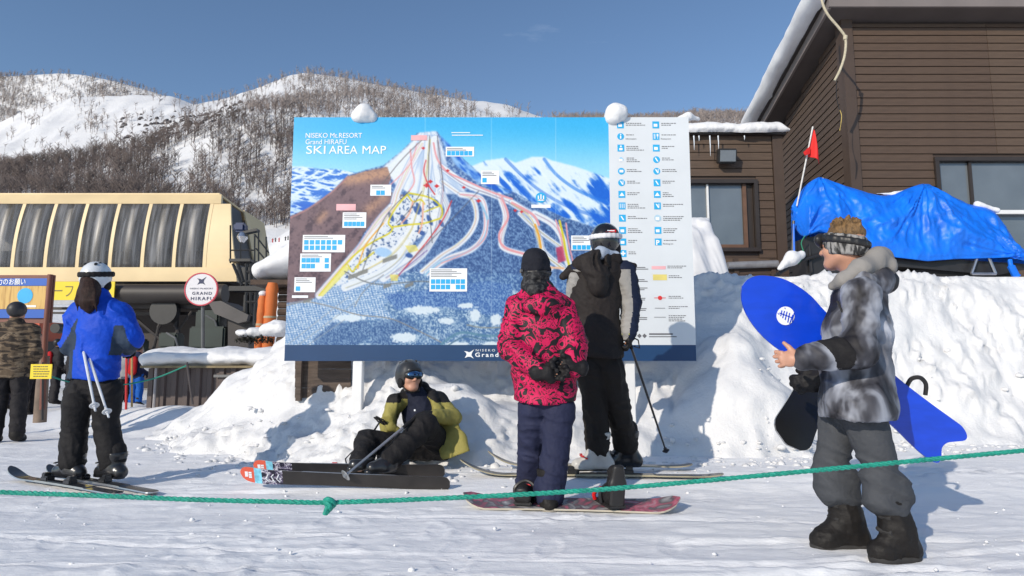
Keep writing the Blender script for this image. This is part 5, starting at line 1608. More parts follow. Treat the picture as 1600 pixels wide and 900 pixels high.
# dark hedge top with snow by the poles
hg = MB(); g5 = random.Random(3)
for k in range(420):
    c_ = P(372 + g5.random() * 52, 531 + g5.gauss(0, 3), 11.2) + Vector((0, g5.uniform(-.15, .15), 0))
    d_ = Vector((g5.uniform(-1, 1), g5.uniform(-1, 1), g5.uniform(-.6, 1))).normalized() * .06
    e_ = d_.cross(Vector((g5.random(), g5.random(), 1))).normalized() * .015
    hg.add([c_ - e_, c_ + e_, c_ + d_], [(0, 1, 2)])
ho = hg.build('low_hedge', M('hedge_dark', (.03, .03, .02), .9, .3), None, fixn=False); tag(ho, 'dark low hedge top showing between snow heaps by the padded poles', 'hedge')
for k, (a, r_, lb) in enumerate((((382, 521), (.14, .12, .055), 'small snow heap on the left end of the low hedge'), ((400, 519), (.16, .14, .09), 'middle snow heap on the low hedge'), ((434, 514), (.30, .25, .13), 'larger snow heap between the hedge and the sign edge'))):
    s = SDF().ell(P(*a, 11.2 - .3 * (k == 2)), r_); tag(sdf_obj('snow_heap', s, .02, CAPS, None, lambda x, y, z: .10 * (fbm(x * 6, y * 6, z * 6, 3, 37) - .5)), lb, 'snow')

# notice board on the left
YN = 8.2
nb = empty('notice_board', P(40, 600, YN), 'blue and wood-print notice board in a brown frame with Japanese lettering', 'sign')
FRB = M('red_brown_post', (.19, .065, .042), .5, .12, 5)
NBL = M('notice_blue', (.008, .10, .46), .45, .05, 3)
def prect(x0, y0, x1, y1, Yd, th_, name, mat, parent):
    a, b = P(x0, y0, Yd), P(x1, y1, Yd)
    mb_ = MB(); mb_.box(((a.x + b.x) / 2, Yd, (a.z + b.z) / 2), (abs(b.x - a.x), th_, abs(a.z - b.z))); return mb_.build(name, mat, parent)
prect(-95, 430, 80, 505, YN + .03, .03, 'frame', FRB, nb)
hd = prect(-92, 435, 75, 446.5, YN, .02, 'header', NBL, nb)
def woodprint():
    m = bpy.data.materials.new('wood_print'); m.use_nodes = True
    t = m.node_tree; b = t.nodes['Principled BSDF']; b.inputs['Roughness'].default_value = .5
    tcn = t.nodes.new('ShaderNodeTexCoord'); mpn = t.nodes.new('ShaderNodeMapping'); mpn.inputs['Scale'].default_value = (9, 1, .8)
    n = t.nodes.new('ShaderNodeTexNoise'); n.inputs['Scale'].default_value = 3; n.inputs['Detail'].default_value = 5
    r = t.nodes.new('ShaderNodeValToRGB'); r.color_ramp.elements[0].position = .35; r.color_ramp.elements[0].color = (.42, .22, .05, 1); r.color_ramp.elements[1].position = .55; r.color_ramp.elements[1].color = (.66, .42, .12, 1)
    t.links.new(tcn.outputs['Object'], mpn.inputs[0]); t.links.new(mpn.outputs[0], n.inputs[0]); t.links.new(n.outputs[0], r.inputs[0]); t.links.new(r.outputs[0], b.inputs['Base Color'])
    return m
wp = prect(-92, 447, 74, 483, YN, .02, 'wood_print', woodprint(), nb)
prect(-92, 483.5, 74, 497, YN, .02, 'lower_band', NBL, nb)
text('ご協力のお願い', -22, 444.3, 7.5, WPR, hd, dy=.014, Yd=YN, width_px=62, bold=.01)
mb = MB(); c_ = P(39, 462, YN - .013); mb.add([(c_.x + math.cos(a * .2618) * .10, c_.y, c_.z + math.sin(a * .2618) * .10) for a in range(24)], [tuple(range(24))]); mb.build('blue_disc', CYAN, wp, fixn=False)
mb = MB(); prect(18, 477, 56, 480, YN - .012, .002, 'caption', WPR, wp)
for px in (79, -88):
    mb = MB(); mb.tube([P(px, 429, YN - .02), P(px - 8 * (px > 0), 520, YN - .02), P(px - 13 * (px > 0), 640, YN - .02)], .034, 10); mb.build('post', FRB, nb, True)
# log stump post
mb = MB(); mb.tube([P(70, 556, 8.6), P(66, 600, 8.6), P(62, 660, 8.6)], [.06, .075, .08], 10); lp = mb.build('wooden_post', M('pale_timber', (.20, .15, .115), .8, .25, 6, .4, 14), None, True, base=P(62, 655, 8.6)); tag(lp, 'pale timber post behind the small yellow notice', 'post')
# small yellow notice on a thin rod
YY = 7.3
yn = empty('yellow_notice', P(67, 656, YY), 'small yellow notice with dark print on a thin black rod', 'sign')
prect(49, 569, 80, 592, YY, .012, 'card', YEL, yn)
mb = MB()
g6 = random.Random(2)
for k in range(5):
    x_ = 52
    while x_ < 74:
        w_ = g6.uniform(2, 5); a, b = P(x_, 572 + k * 3.8, YY - .008), P(min(x_ + w_, 77), 573.6 + k * 3.8, YY - .008)
        mb.add([(a.x, a.y, a.z), (b.x, a.y, a.z), (b.x, a.y, b.z), (a.x, a.y, b.z)], [(0, 1, 2, 3)]); x_ += w_ + 1
mb.build('print', MATS['banner_ink'], yn, fixn=False)
mb = MB(); mb.tube([P(67, 566, YY + .015), P(66.5, 656, YY + .015)], .010, 6); mb.build('rod', BLACK, yn)
# orange snow vehicle glimpsed under the board
ov = empty('orange_vehicle', P(60, 560, 13.5), 'orange snow vehicle with black lamps glimpsed under the notice board', 'vehicle')
prect(10, 504, 84, 534, 13.5, .9, 'body', M('vehicle_orange', (.55, .07, .015), .4), ov)
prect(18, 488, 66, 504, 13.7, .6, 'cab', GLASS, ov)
prect(5, 534, 90, 556, 13.5, 1.0, 'track', BLACK, ov)
for px in (90, 20):
    mb = MB(); c_ = P(px, 513, 13.0); mb.tube([c_ + Vector((0, -.08, 0)), c_ + Vector((0, .1, 0))], .10, 12); mb.build('lamp', BLACK, ov, True)
# marker poles and the thin green cord
for (a, b, r_, m_, lb, nm) in (((198, 546), (197, 640), .016, M('red_pole', (.55, .03, .03), .5), 'thin red marker pole behind the blue-jacketed skier', 'marker_pole'), ((206, 546), (206, 636), .014, M('bamboo', (.42, .27, .10), .6, .2, 9), 'bamboo marker pole next to the red one', 'marker_pole'), ((292, 566), (301, 632), .016, M('dark_pole', (.06, .05, .05), .6), 'short dark leaning pole holding a green cord before the shed', 'marker_pole')):
    Yp = 8.8
    mb = MB(); mb.tube([P(*a, Yp), P(*b, Yp)], r_, 8); o_ = mb.build(nm, m_, None, True, base=P(*b, Yp)); tag(o_, lb, 'pole')
mb = MB(); mb.tube(spline([P(80, 588, 8.0), P(105, 596, 8.2), P(150, 604, 8.4), P(200, 600, 8.6), P(245, 590, 8.75), P(285, 574, 8.8), P(294, 570, 8.8)]), .010, 6)
o_ = mb.build('thin_cord', M('teal_cord', (.01, .24, .17), .6), None, True); tag(o_, 'thin green cord strung from the yellow notice to the dark pole', 'cord')
# ================================================================ people
def pattern(name, cols, scale, distort=1.0, rough=.7, interp_='LINEAR', bump=.25, bscale=60, stretch=(1, 1, 1), detail=3):
    m = bpy.data.materials.new(name); m.use_nodes = True
    t = m.node_tree; b = t.nodes['Principled BSDF']
    b.inputs['Roughness'].default_value = rough; b.inputs['Specular IOR Level'].default_value = .3
    tcn = t.nodes.new('ShaderNodeTexCoord'); mpn = t.nodes.new('ShaderNodeMapping'); mpn.inputs['Scale'].default_value = stretch
    n = t.nodes.new('ShaderNodeTexNoise'); n.inputs['Scale'].default_value = scale; n.inputs['Detail'].default_value = detail; n.inputs['Distortion'].default_value = distort
    r = t.nodes.new('ShaderNodeValToRGB'); r.color_ramp.interpolation = interp_
    while len(r.color_ramp.elements) < len(cols): r.color_ramp.elements.new(.5)
    for e, (p_, c_) in zip(r.color_ramp.elements, cols): e.position = p_; e.color = (*c_, 1)
    n2 = t.nodes.new('ShaderNodeTexNoise'); n2.inputs['Scale'].default_value = bscale; n2.inputs['Detail'].default_value = 4
    bp = t.nodes.new('ShaderNodeBump'); bp.inputs['Strength'].default_value = bump; bp.inputs['Distance'].default_value = .006
    L = t.links.new
    L(tcn.outputs['Object'], mpn.inputs[0]); L(mpn.outputs[0], n.inputs['Vector']); L(n.outputs[0], r.inputs[0]); L(r.outputs[0], b.inputs['Base Color'])
    L(tcn.outputs['Object'], n2.inputs['Vector']); L(n2.outputs[0], bp.inputs['Height']); L(bp.outputs[0], b.inputs['Normal'])
    MATS[name] = m
    return m
def cloth(name, col, rough=.75, var=.12):
    return M(name, col, rough, var, 5, .5, 26, spec=.25, bdist=.016)
SKIN = M('skin', (.52, .27, .18), .5, .06, 12)
BLKCLOTH = cloth('black_cloth', (.014, .013, .014))
BLKGLOVE = cloth('black_glove', (.013, .012, .013), .6)
SHELL = M('boot_shell_black', (.018, .018, .02), .3, .2, 8, coat=.3)

def folds(amp, sx=7, sy=7, sz=11, seed=1, tilt=.5):
    """sharp-crested drapery creases"""
    def f(x, y, z):
        wx = fbm(x * 4, y * 4, z * 4, 2, seed + 3) - .5
        n1 = vnoise(x * sx * 1.5 + z * tilt * 9 + wx * 3.0, y * sy * 1.5 - z * tilt * 2, z * sz * .32 + wx * 1.5, seed)
        n2 = vnoise(x * sx * .6 + wx * 2, y * sy * .6 + 3.3, z * sz * 2.2 + x * tilt * 9 + wx * 4, seed + 1)
        n3 = vnoise(x * 30 + wx * 5, y * 30, z * 24 + x * 14, seed + 2)
        r1, r2, r3 = [(1 - np.abs(2 * n - 1)) ** 2.2 for n in (n1, n2, n3)]
        return -amp * (.95 * r1 + .75 * r2 + .28 * r3 - .62)
    return f
def frame_of(f, u=(0, 0, 1)):
    f = Vector(f).normalized(); u = Vector(u)
    r = f.cross(u).normalized(); u = r.cross(f).normalized()
    return r, f, u
def rotm(r, f, u):
    return Matrix((r, f, u)).transposed()
def head_prims(s, c, f, u=(0, 0, 1), k=1.0):
    r, f, u = frame_of(f, u); Q = rotm(r, f, u); c = Vector(c)
    def at(a, b, d): return c + (r * a + f * b + u * d) * k
    def E(a, b, d, rx, ry, rz, kk=.02): s.ell(at(a, b, d), (rx * k, ry * k, rz * k), Q, kk)
    E(0, -.012, .032, .074, .094, .088); E(0, .018, -.03, .060, .072, .082, .03); E(0, .066, -.096, .026, .026, .022, .03)
    s.cap(at(-.05, .0, -.06), at(-.02, .06, -.092), .025 * k, .022 * k, .03); s.cap(at(.05, .0, -.06), at(.02, .06, -.092), .025 * k, .022 * k, .03)
    s.cap(at(0, .088, .008), at(0, .108, -.030), .008 * k, .013 * k, .012); E(.010, .098, -.034, .008, .010, .007, .006); E(-.010, .098, -.034, .008, .010, .007, .006)
    E(0, .079, -.058, .021, .010, .005, .008); E(0, .077, -.067, .018, .010, .005, .008)
    for q in (-1, 1):
        s.sub(at(.030 * q, .100, .006), (.016 * k, .016 * k, .011 * k), Q, .012); E(.031 * q, .076, .006, .013, .013, .012, .004)
        E(.030 * q, .086, .026, .022, .009, .006, .012); E(.074 * q, -.008, -.008, .008, .022, .032, .008)
        E(.042 * q, .062, -.032, .022, .022, .022, .03)
    return at
def hand_prims(s, wr, d, n, th, k=1.0, curl=(.5, .5, .6, .6), fat=1.0, thumb=.6, tcurl=.3):
    """wr wrist, d along the hand, n palm side, th thumb side"""
    wr, d = Vector(wr), Vector(d).normalized()
    n = Vector(n); n = (n - d * n.dot(d)).normalized(); th = Vector(th); th = (th - d * th.dot(d) - n * th.dot(n)).normalized()
    Q = rotm(th, n, d)
    s.ell(wr + d * .045 * k, (.040 * k * fat, .017 * k * fat, .050 * k), Q, .012)
    s.cap(wr - d * .03 * k, wr + d * .02 * k, .026 * k * fat, .028 * k * fat, .015)
    for i, (L, cu) in enumerate(zip((.068, .076, .071, .056), curl)):
        p = wr + d * (.084 - .006 * abs(i - 1)) * k + th * (.030 - .0195 * i) * k
        a = 0
        for seg, fr in enumerate((.45, .31, .24)):
            a += cu * (.8 if seg == 0 else 1.0)
            q = p + (d * math.cos(a) + n * math.sin(a)) * L * fr * k + th * (.004 * (1.5 - i) * (seg == 0)) * k
            s.cap(p, q, (.0098 - .0007 * seg) * k * fat, (.0092 - .0009 * seg) * k * fat, .003); p = q
    p = wr + d * .020 * k + th * .030 * k
    dv = (th * math.sin(thumb) + d * math.cos(thumb) + n * .25).normalized()
    q = p + dv * .036 * k; s.cap(p, q, .015 * k * fat, .0125 * k * fat, .012)
    dv2 = (dv + d * tcurl + n * .15).normalized(); s.cap(q, q + dv2 * .030 * k, .0120 * k * fat, .0095 * k * fat, .004)
def body_prims(s, J, k=1.0, feet=False):
    F = Vector(J['F'])
    s.chain([J['pelvis'], J['waist'], J['chest']], [.125 * k, .11 * k, .125 * k], .06, (F, .72))
    s.cap(J['shL'], J['shR'], .055 * k, .055 * k, .06)
    s.cap(J['chest'], J['neck'], .09 * k, .05 * k, .05, (F, .8)); s.cap(J['neck'], J['headc'] - Vector((0, 0, .05)), .052 * k, .052 * k, .03)
    for q in 'LR':
        s.chain([J['sh' + q], J['el' + q], J['wr' + q]], [.050 * k, .040 * k, .027 * k], .03)
        s.chain([J['hip' + q], J['kn' + q], J['an' + q]], [.085 * k, .058 * k, .042 * k], .04)
        if feet: s.cap(J['an' + q], J['toe' + q], .04 * k, .032 * k, .03)
def person_root(label, base, group=None):
    return empty('person', base, label, 'person', group)
def snow_boot(root, an, toe, up, mat, solem, k=1.0, lace=None, name='boot'):
    """soft snowboard boot: an = ankle (0.10 above the sole), toe = tip of the toe on the ground"""
    an, toe, up = Vector(an), Vector(toe), Vector(up)
    sole_n = Vector((0, 0, 1))
    d = toe - an; d.z = 0; d.normalize()
    zg = min(toe.z, an.z - .08)
    heel = an - d * .06 * k; heel.z = zg + .055
    ball = toe - d * .08 * k; ball.z = zg + .052; tip = toe - d * .045 * k; tip.z = zg + .048
    s = SDF()
    s.chain([up, an + Vector((0, 0, .02)), heel], [.078 * k, .070 * k, .058 * k], .04)
    s.chain([an - Vector((0, 0, .02)), ball, tip], [.068 * k, .052 * k, .045 * k], .045)
    s.cap(heel, ball, .052 * k, .050 * k, .03)
    s.cut((0, 0, zg + .012), (0, 0, -1)); s.cut(up + Vector((0, 0, .0)), (0, 0, 1))
    b = sdf_obj(name, s, .009, mat, root, folds(.008, 14, 14, 16, 5))
    s = SDF(); s.chain([heel - Vector((0, 0, .03)), ball - Vector((0, 0, .03)), tip - Vector((0, 0, .025))], [.060 * k, .057 * k, .050 * k], .03)
    s.cut((0, 0, zg + .034), (0, 0, 1)); s.cut((0, 0, zg), (0, 0, -1))
    sdf_obj('sole', s, .009, solem, b)
    side = d.cross(Vector((0, 0, 1)))
    if lace:
        for q in (-1, 1):
            c_ = an + side * .066 * k * q + d * .01 + Vector((0, 0, .01)); mb_ = MB(); mb_.tube([c_ - side * .01 * q, c_ + side * .012 * q], .020, 12); mb_.build('dial', lace, b, True)
    for h_ in (.09, .02):
        c_ = an + d * .068 * k + Vector((0, 0, h_ - .03)); mb_ = MB(); mb_.tube([c_ + side * .05, c_ + d * .018, c_ - side * .05], .012, 6); mb_.build('strap', solem, b, True)
    return b
def ski_boot(root, an, toe, up, mat, buck, k=1.0, accent=None):
    an, toe, up = Vector(an), Vector(toe), Vector(up)
    d = toe - an; d.z = 0; d.normalize(); side = d.cross(Vector((0, 0, 1)))
    zg = toe.z
    heel = an - d * .075; heel.z = zg + .05; tip = toe - d * .05; tip.z = zg + .045; ball = toe - d * .12; ball.z = zg + .052
    s = SDF(); s.chain([up, an, heel], [.080 * k, .066 * k, .052 * k], .03).chain([an, ball, tip], [.064 * k, .052 * k, .044 * k], .03).cap(heel, tip, .050, .046, .02)
    s.cut((0, 0, zg + .01), (0, 0, -1)); s.cut(up + Vector((0, 0, .02)), (0, 0, 1))
    b = sdf_obj('ski_boot', s, .009, mat, root)
    s = SDF(); s.cap(heel - d * .005 - Vector((0, 0, .03)), tip + d * .03 - Vector((0, 0, .03)), .036, .034, .01); s.cut((0, 0, zg), (0, 0, -1)); s.cut((0, 0, zg + .035), (0, 0, 1)); sdf_obj('sole', s, .009, SHELL, b)
    s = SDF(); s.cap(up + Vector((0, 0, -.03)), up + Vector((0, 0, .035)), .074 * k, .070 * k); sdf_obj('cuff_liner', s, .011, BLKCLOTH, b)
    for (t_, hh) in ((.15, .10), (.35, .115), (-.25, .20), (-.1, .27)) if buck else ():
        c_ = (an + d * .08 * (1 if t_ > 0 else .72) + d * t_ * .12); c_.z = zg + hh
        mb_ = MB(); mb_.tube([c_ + side * .058, c_ + d * .014 + side * .02, c_ + d * .014 - side * .02, c_ - side * .058], .007, 6)
        bk = mb_.build('buckle', buck, b, True)
        mb_ = MB(); mb_.box(c_ + side * .058, (.02, .035, .014)); mb_.build('lever', accent or buck, bk)
    return b
def helmet(root, c, f, mat, k=1.0, vents=True, strapm=None, u=(0, 0, 1), rim=True, bandm=None):
    r, f, u = frame_of(f, u); Q = rotm(r, f, u); c = Vector(c)
    s = SDF(); s.ell(c + u * .035 * k - f * .012 * k, (.104 * k, .124 * k, .112 * k), Q, .03)
    s.ell(c - f * .03 * k - u * .015 * k, (.098 * k, .100 * k, .09 * k), Q, .04)
    s.cap(c + f * .095 * k + u * .045 * k - r * .04, c + f * .095 * k + u * .045 * k + r * .04, .018, .018, .03)
    s.sub(c + f * .115 * k - u * .035 * k, (.085 * k, .09 * k, .078 * k), Q, .02)
    s.cut(c - u * .078 * k, -u)
    h = sdf_obj('helmet', s, .008, mat, root)
    if vents:
        for q in (-1, 1):
            for a in (.03, -.03, -.075):
                p_ = c + u * .132 * k + r * .045 * q * k + f * a * k - u * abs(a) * .18
                s = SDF(); s.ell(p_, (.008, .022, .014), Q); sdf_obj('vent', s, .005, BLACK, h)
    for q in (-1, 1):
        s = SDF(); s.ell(c + r * .086 * q * k - u * .045 * k + f * .005, (.020 * k, .042 * k, .050 * k), Q); sdf_obj('ear_pad', s, .008, BLKCLOTH, h)
    if bandm is not None:                             # goggle strap round the shell
        s = SDF(); n_ = 20
        for i in range(n_):
            pts = []
            for j in (i, i + 1):
                a = math.tau * j / n_; pts.append(c + (r * math.sin(a) * .108 - f * math.cos(a) * .128 - f * .012 + u * (.030 + .012 * (1 - math.cos(a)))) * k)
            if -.2 < math.cos(math.tau * (i + .5) / n_) or True: s.cap(pts[0] + u * .008, pts[1] + u * .008, .012, .012, .01); s.cap(pts[0] - u * .008, pts[1] - u * .008, .012, .012, .01)
        s.sub(c + f * .13 * k, (.07, .06, .08), Q, .01)
        st2_ = sdf_obj('goggle_strap', s, .008, bandm, h)
    return h
def goggles(root, c, f, lens, framem, k=1.0, u=(0, 0, 1)):
    r, f, u = frame_of(f, u); Q = rotm(r, f, u); c = Vector(c)
    s = SDF(); s.ell(c + f * .078 * k + u * .012 * k, (.084 * k, .045 * k, .044 * k), Q); s.sub(c - f * .005 * k, (.078 * k, .088 * k, .1 * k), Q, .01)
    g = sdf_obj('goggles', s, .006, framem, root)
    s = SDF(); s.ell(c + f * .081 * k + u * .012 * k, (.076 * k, .050 * k, .036 * k), Q); s.sub(c - f * .003 * k, (.082 * k, .098 * k, .1 * k), Q, .01)
    sdf_obj('lens', s, .005, lens, g)
def trousers(root, J, mat, rad, hem, k=.05, noise=None, waist=.145, res=.01, flat=.62, name='trousers', extra=None):
    s = SDF()
    F = Vector(J['F'])
    s.cap(J['pelvis'] + Vector((0, 0, .08)), J['pelvis'] - Vector((0, 0, .0)), waist, waist * .96, .05, (F, flat))
    for q in 'LR':
        e = Vector(J['kn' + q]).lerp(Vector(J['an' + q]), hem[q] if isinstance(hem, dict) else hem)
        s.chain([J['hip' + q], J['kn' + q], e], rad, .018)
        if extra: extra(s, q, e)
    return sdf_obj(name, s, res, mat, root, noise or folds(.016, 8, 8, 9, 3))

# ---------------------------------------------------------------- skis, boards, poles
def ski(label, tail, tip, up, mats, width=.095, group=None, rise=.10, bind=None, base_art=False, bindm=None, tiptail=.0):
    """mats: top, base, edge"""
    tail, tip, up = Vector(tail), Vector(tip), Vector(up)
    d = (tip - tail); L = d.length; d /= L
    up = (up - d * up.dot(d)).normalized(); w_ = d.cross(up).normalized()
    root = empty('ski', tail.lerp(tip, .5), label, 'ski', group)
    N = 80
    mb = MB(); vs_ = []
    for i in range(N + 1):
        t = i / N
        sc = 1.0 + .22 * (abs(t - .46) / .5) ** 2
        hw = width / 2 * .86 * sc
        if t > .9: hw *= math.sqrt(max(0.02, 1 - ((t - .9) / .1) ** (3.6 if base_art else 2.4)))
        if t < .04: hw *= .35 + .65 * math.sqrt(max(0, 1 - (1 - t / .04) ** 2))
        h = rise * max(0, (t - .82) / .18) ** 2 + tiptail * max(0, (.1 - t) / .1) ** 2 + .004 * math.sin(t * math.pi)
        c_ = tail + d * L * t + up * h
        th_ = .014 if .25 < t < .7 else .009
        vs_ += [c_ - w_ * hw, c_ + w_ * hw, c_ + w_ * hw * .94 + up * th_, c_ - w_ * hw * .94 + up * th_]
    mb.v = [tuple(v) for v in vs_]
    for i in range(N):
        o = i * 4
        t = (i + .5) / N
        bm_ = 1
        if base_art:
            bm_ = 3 if t > .925 else 4 if t > .885 else 5 if t > .79 else 1
        for a, b_, mi in ((0, 1, bm_), (1, 2, 2), (2, 3, 0), (3, 0, 2)):
            mb.f.append((o + a, o + b_, o + 4 + b_, o + 4 + a)); mb.m.append(mi)
    mb.f += [(3, 2, 1, 0), (N * 4, N * 4 + 1, N * 4 + 2, N * 4 + 3)]; mb.m += [2, 2]
    blade = mb.build('blade', mats, root)
    if bind is not None:
        for t0, nm in ((bind + .085, 'toe_piece'), (bind - .12, 'heel_piece')):
            c_ = tail + d * L * t0 + up * .032
            mb = MB(); Qm = Matrix((d, w_, up)).transposed()
            mb.box(c_, (.09, .062, .04), Qm, bev=.008); mb.box(c_ + d * (.02 if 'toe' in nm else -.015) + up * .025, (.05, .05, .035), Qm, bev=.006)
            mb.build(nm, bindm or SHELL, root)
        mb = MB(); mb.box(tail + d * L * (bind - .02) + up * .018, (.33, .05, .010), Matrix((d, w_, up)).transposed()); mb.build('binding_plate', SHELL, root)
    return root, blade, (d, w_, up, L)
def pole(label, grip, tipp, mat, group=None, basket=.05, r_=.0085, gripm=None, star=False, bt=.93):
    grip, tipp = Vector(grip), Vector(tipp)
    d = (tipp - grip); L = d.length; d /= L
    root = empty('ski_pole', tipp, label, 'ski pole', group)
    mb = MB(); mb.tube([grip, grip.lerp(tipp, .5), tipp], [r_, r_, r_ * .7], 8); mb.build('shaft', mat, root, True)
    mb = MB(); mb.tube([grip - d * .02, grip + d * .02, grip + d * .06, grip + d * .115], [.016, .014, .017, .013], 10); gp = mb.build('grip', gripm or BLKGLOVE, root, True)
    u_ = d.cross(Vector((.2, .9, .1))).normalized(); v_ = d.cross(u_)
    mb = MB(); mb.tube([grip + d * .01 + u_ * .02, grip + d * .06 + u_ * .07 + v_ * .01, grip + d * .13 + u_ * .06, grip + d * .10 + u_ * .02], .006, 5); mb.build('wrist_strap', BLKCLOTH, gp, True)
    c_ = grip + d * L * bt
    mb = MB()
    if star:
        for k in range(6):
            a = k * math.tau / 6; q = u_ * math.cos(a) + v_ * math.sin(a); q2 = u_ * math.cos(a + .5) + v_ * math.sin(a + .5); q3 = u_ * math.cos(a - .5) + v_ * math.sin(a - .5)
            mb.tube([c_, c_ + q * basket], .007, 5); mb.tube([c_ + q3 * basket * .8, c_ + q * basket, c_ + q2 * basket * .8], .006, 5)
    else:
        mb.tube([c_ - d * .006, c_ + d * .004, c_ + d * .008], [basket * .6, basket, basket * .9], 14); mb.tube([c_ - d * .02, c_ + d * .02], .014, 8)
    mb.build('basket', mat if not star else BLKGLOVE, root, True)
    return root
GREYMET = M('pole_grey', (.42, .43, .44), .3, .1, 9, metal=.7)
WHPOLE = M('pole_white', (.70, .71, .73), .35, .08, 9, metal=.2)
BKPOLE = M('pole_black', (.02, .02, .022), .35, .1, 9)

# ================================================================ 1: skier in blue, seen from behind
Y0 = 5.0
j = lambda px, py, d=0.0: P(px, py, Y0 + d)
zg1 = 0.03
J = dict(F=(0.08, 1, 0), headc=j(152, 437, .02), neck=j(152, 470), chest=j(152, 512), waist=j(149, 560), pelvis=j(147, 592), shL=j(121, 490), shR=j(188, 491), elL=j(113, 537, .0), elR=j(208, 530, .02), wrL=j(126, 541, .20), wrR=j(196, 545, .24),
         hipL=j(126, 612), hipR=j(167, 612), knL=j(118, 660, .05), knR=j(166, 662, .05), anL=j(112, 737, .05), anR=j(177, 735, .05), toeL=j(84, 752, .12), toeR=j(150, 750, .12))
p1 = person_root('skier in bright blue jacket and white helmet, back turned, holding white poles', P(145, 755, Y0))
s = SDF(); body_prims(s, J, .95); head_prims(s, J['headc'], (.1, 1, 0.05), (0, 0, 1), .98)
for q, dn in (('L', (.1, 1, -.15)), ('R', (-.2, 1, -.2))): hand_prims(s, J['wr' + q], dn, (0, 0, -1), (1 if q == 'L' else -1, 0, 0), .72, (.9, .9, .9, .9))
sdf_obj('body', s, .007, SKIN, p1)
BLUEJ = cloth('bright_blue_jacket', (.004, .060, .50), .6, .15); SLATE = cloth('slate_panel', (.028, .045, .075))
s = SDF(); F = Vector(J['F'])
s.chain([j(147, 590), j(149, 555), j(153, 515), j(153, 488)], [.188, .170, .178, .140], .05, (F, .68))
s.cap(j(128, 488), j(180, 488), .078, .085, .06, (F, .95)).cap(j(153, 478), j(153, 462), .092, .080, .04)
for q, a, b, c_ in (('L', j(122, 492), j(113, 537), j(126, 541, .17)), ('R', j(187, 493), j(205, 530, .02), j(196, 545, .2))):
    s.chain([a, b, c_], [.088, .074, .058], .035)
s.cut(j(147, 590), (0, .1, -1))
def p1mat(c):
    px = 800 + 1000 * c[:, 0] / Y0; py = 570 - 1000 * (c[:, 2] - CAMZ) / Y0
    pan = ((px < 133) & (py > 504) & (px > 111 + (546 - py) * .48) & (py < 552)) | ((px > 184 + (550 - py) * .15) & (py > 514) & (py < 560) & (px < 215 - (548 - py) * .42)) | ((py > 549) & (px < 131 + (py - 560) * .05))
    return pan.astype(int)
sdf_obj('jacket', s, .0085, [BLUEJ, SLATE], p1, folds(.015, 6, 6, 7, 21, .9), p1mat)
for q in 'LR':
    s = SDF(); hand_prims(s, J['wr' + q], (.1 if q == 'L' else -.2, 1, -.15), (0, 0, -1), (1 if q == 'L' else -1, 0, 0), 1.05, (.9, .9, .9, .9), 1.35); sdf_obj('glove', s, .007, BLKGLOVE, p1)
trousers(p1, J, BLKCLOTH, [.108, .088, .088], .80, .05, folds(.013, 7, 7, 9, 31), .166)
for q in 'LR':
    ski_boot(p1, J['an' + q] + Vector((0, 0, .02)), Vector((J['toe' + q].x, J['toe' + q].y, zg1 + .03)), J['an' + q] + Vector((.015, 0, .12)), SHELL, STEEL)
WHELM = M('helmet_white', (.66, .68, .70), .3, .06, 10, coat=.4)
helmet(p1, J['headc'], (.1, 1, .05), WHELM, .97, True, bandm=BLKCLOTH)
HAIRD = M('dark_brown_hair', (.026, .011, .008), .55, .5, 20, .6, 60, stretch=(6, 6, .6), spec=.25)
s = SDF(); hc = J['headc']
s.chain([hc + Vector((0, -.075, -.03)), hc + Vector((.02, -.11, -.11)), hc + Vector((.035, -.13, -.20)), hc + Vector((.045, -.135, -.25))], [.075, .070, .062, .030], .03)
for i in range(7):
    a = (i - 3) * .02; s.chain([hc + Vector((a + .01, -.12, -.08)), hc + Vector((a * 1.1 + .03, -.165, -.18)), hc + Vector((a * 1.2 + .045, -.155, -.262 + .012 * (i % 3)))], [.018, .018, .007], .008)
sdf_obj('hair', s, .008, HAIRD, p1, lambda x, y, z: .010 * (ridged(x * 40, y * 40, z * 4, 2, 4) - .5))
g1 = 'skis of the skier in blue'
BSK = [M('ski_top_dark', (.035, .037, .042), .3, .3, 12, coat=.4), M('ski_base_black', (.012, .012, .013), .35, .2, 9), M('ski_edge', (.45, .45, .46), .3, .1, metal=.8)]
for (tl, tp, b_, lb) in ((P(188, 773, 4.6), P(15, 744, 5.3), .54, 'dark ski with raised round tip under the left boot of the blue skier'), (P(242, 771, 4.65), P(75, 742, 5.38), .55, 'dark ski under the right boot of the blue skier')):
    tl.z = zg1; tp.z = zg1 + .0
    ski(lb, tl, tp, (0, 0, 1), BSK, .10, g1, .075, b_)
pole('white ski pole of the blue skier, ending further left', j(126, 524, -.02), j(149, 642, -.42), WHPOLE, 'white poles of the blue skier', .032, .011)
pole('white ski pole of the blue skier, ending further right', j(129, 526, .0), j(170, 652, -.40), WHPOLE, 'white poles of the blue skier', .032, .011)

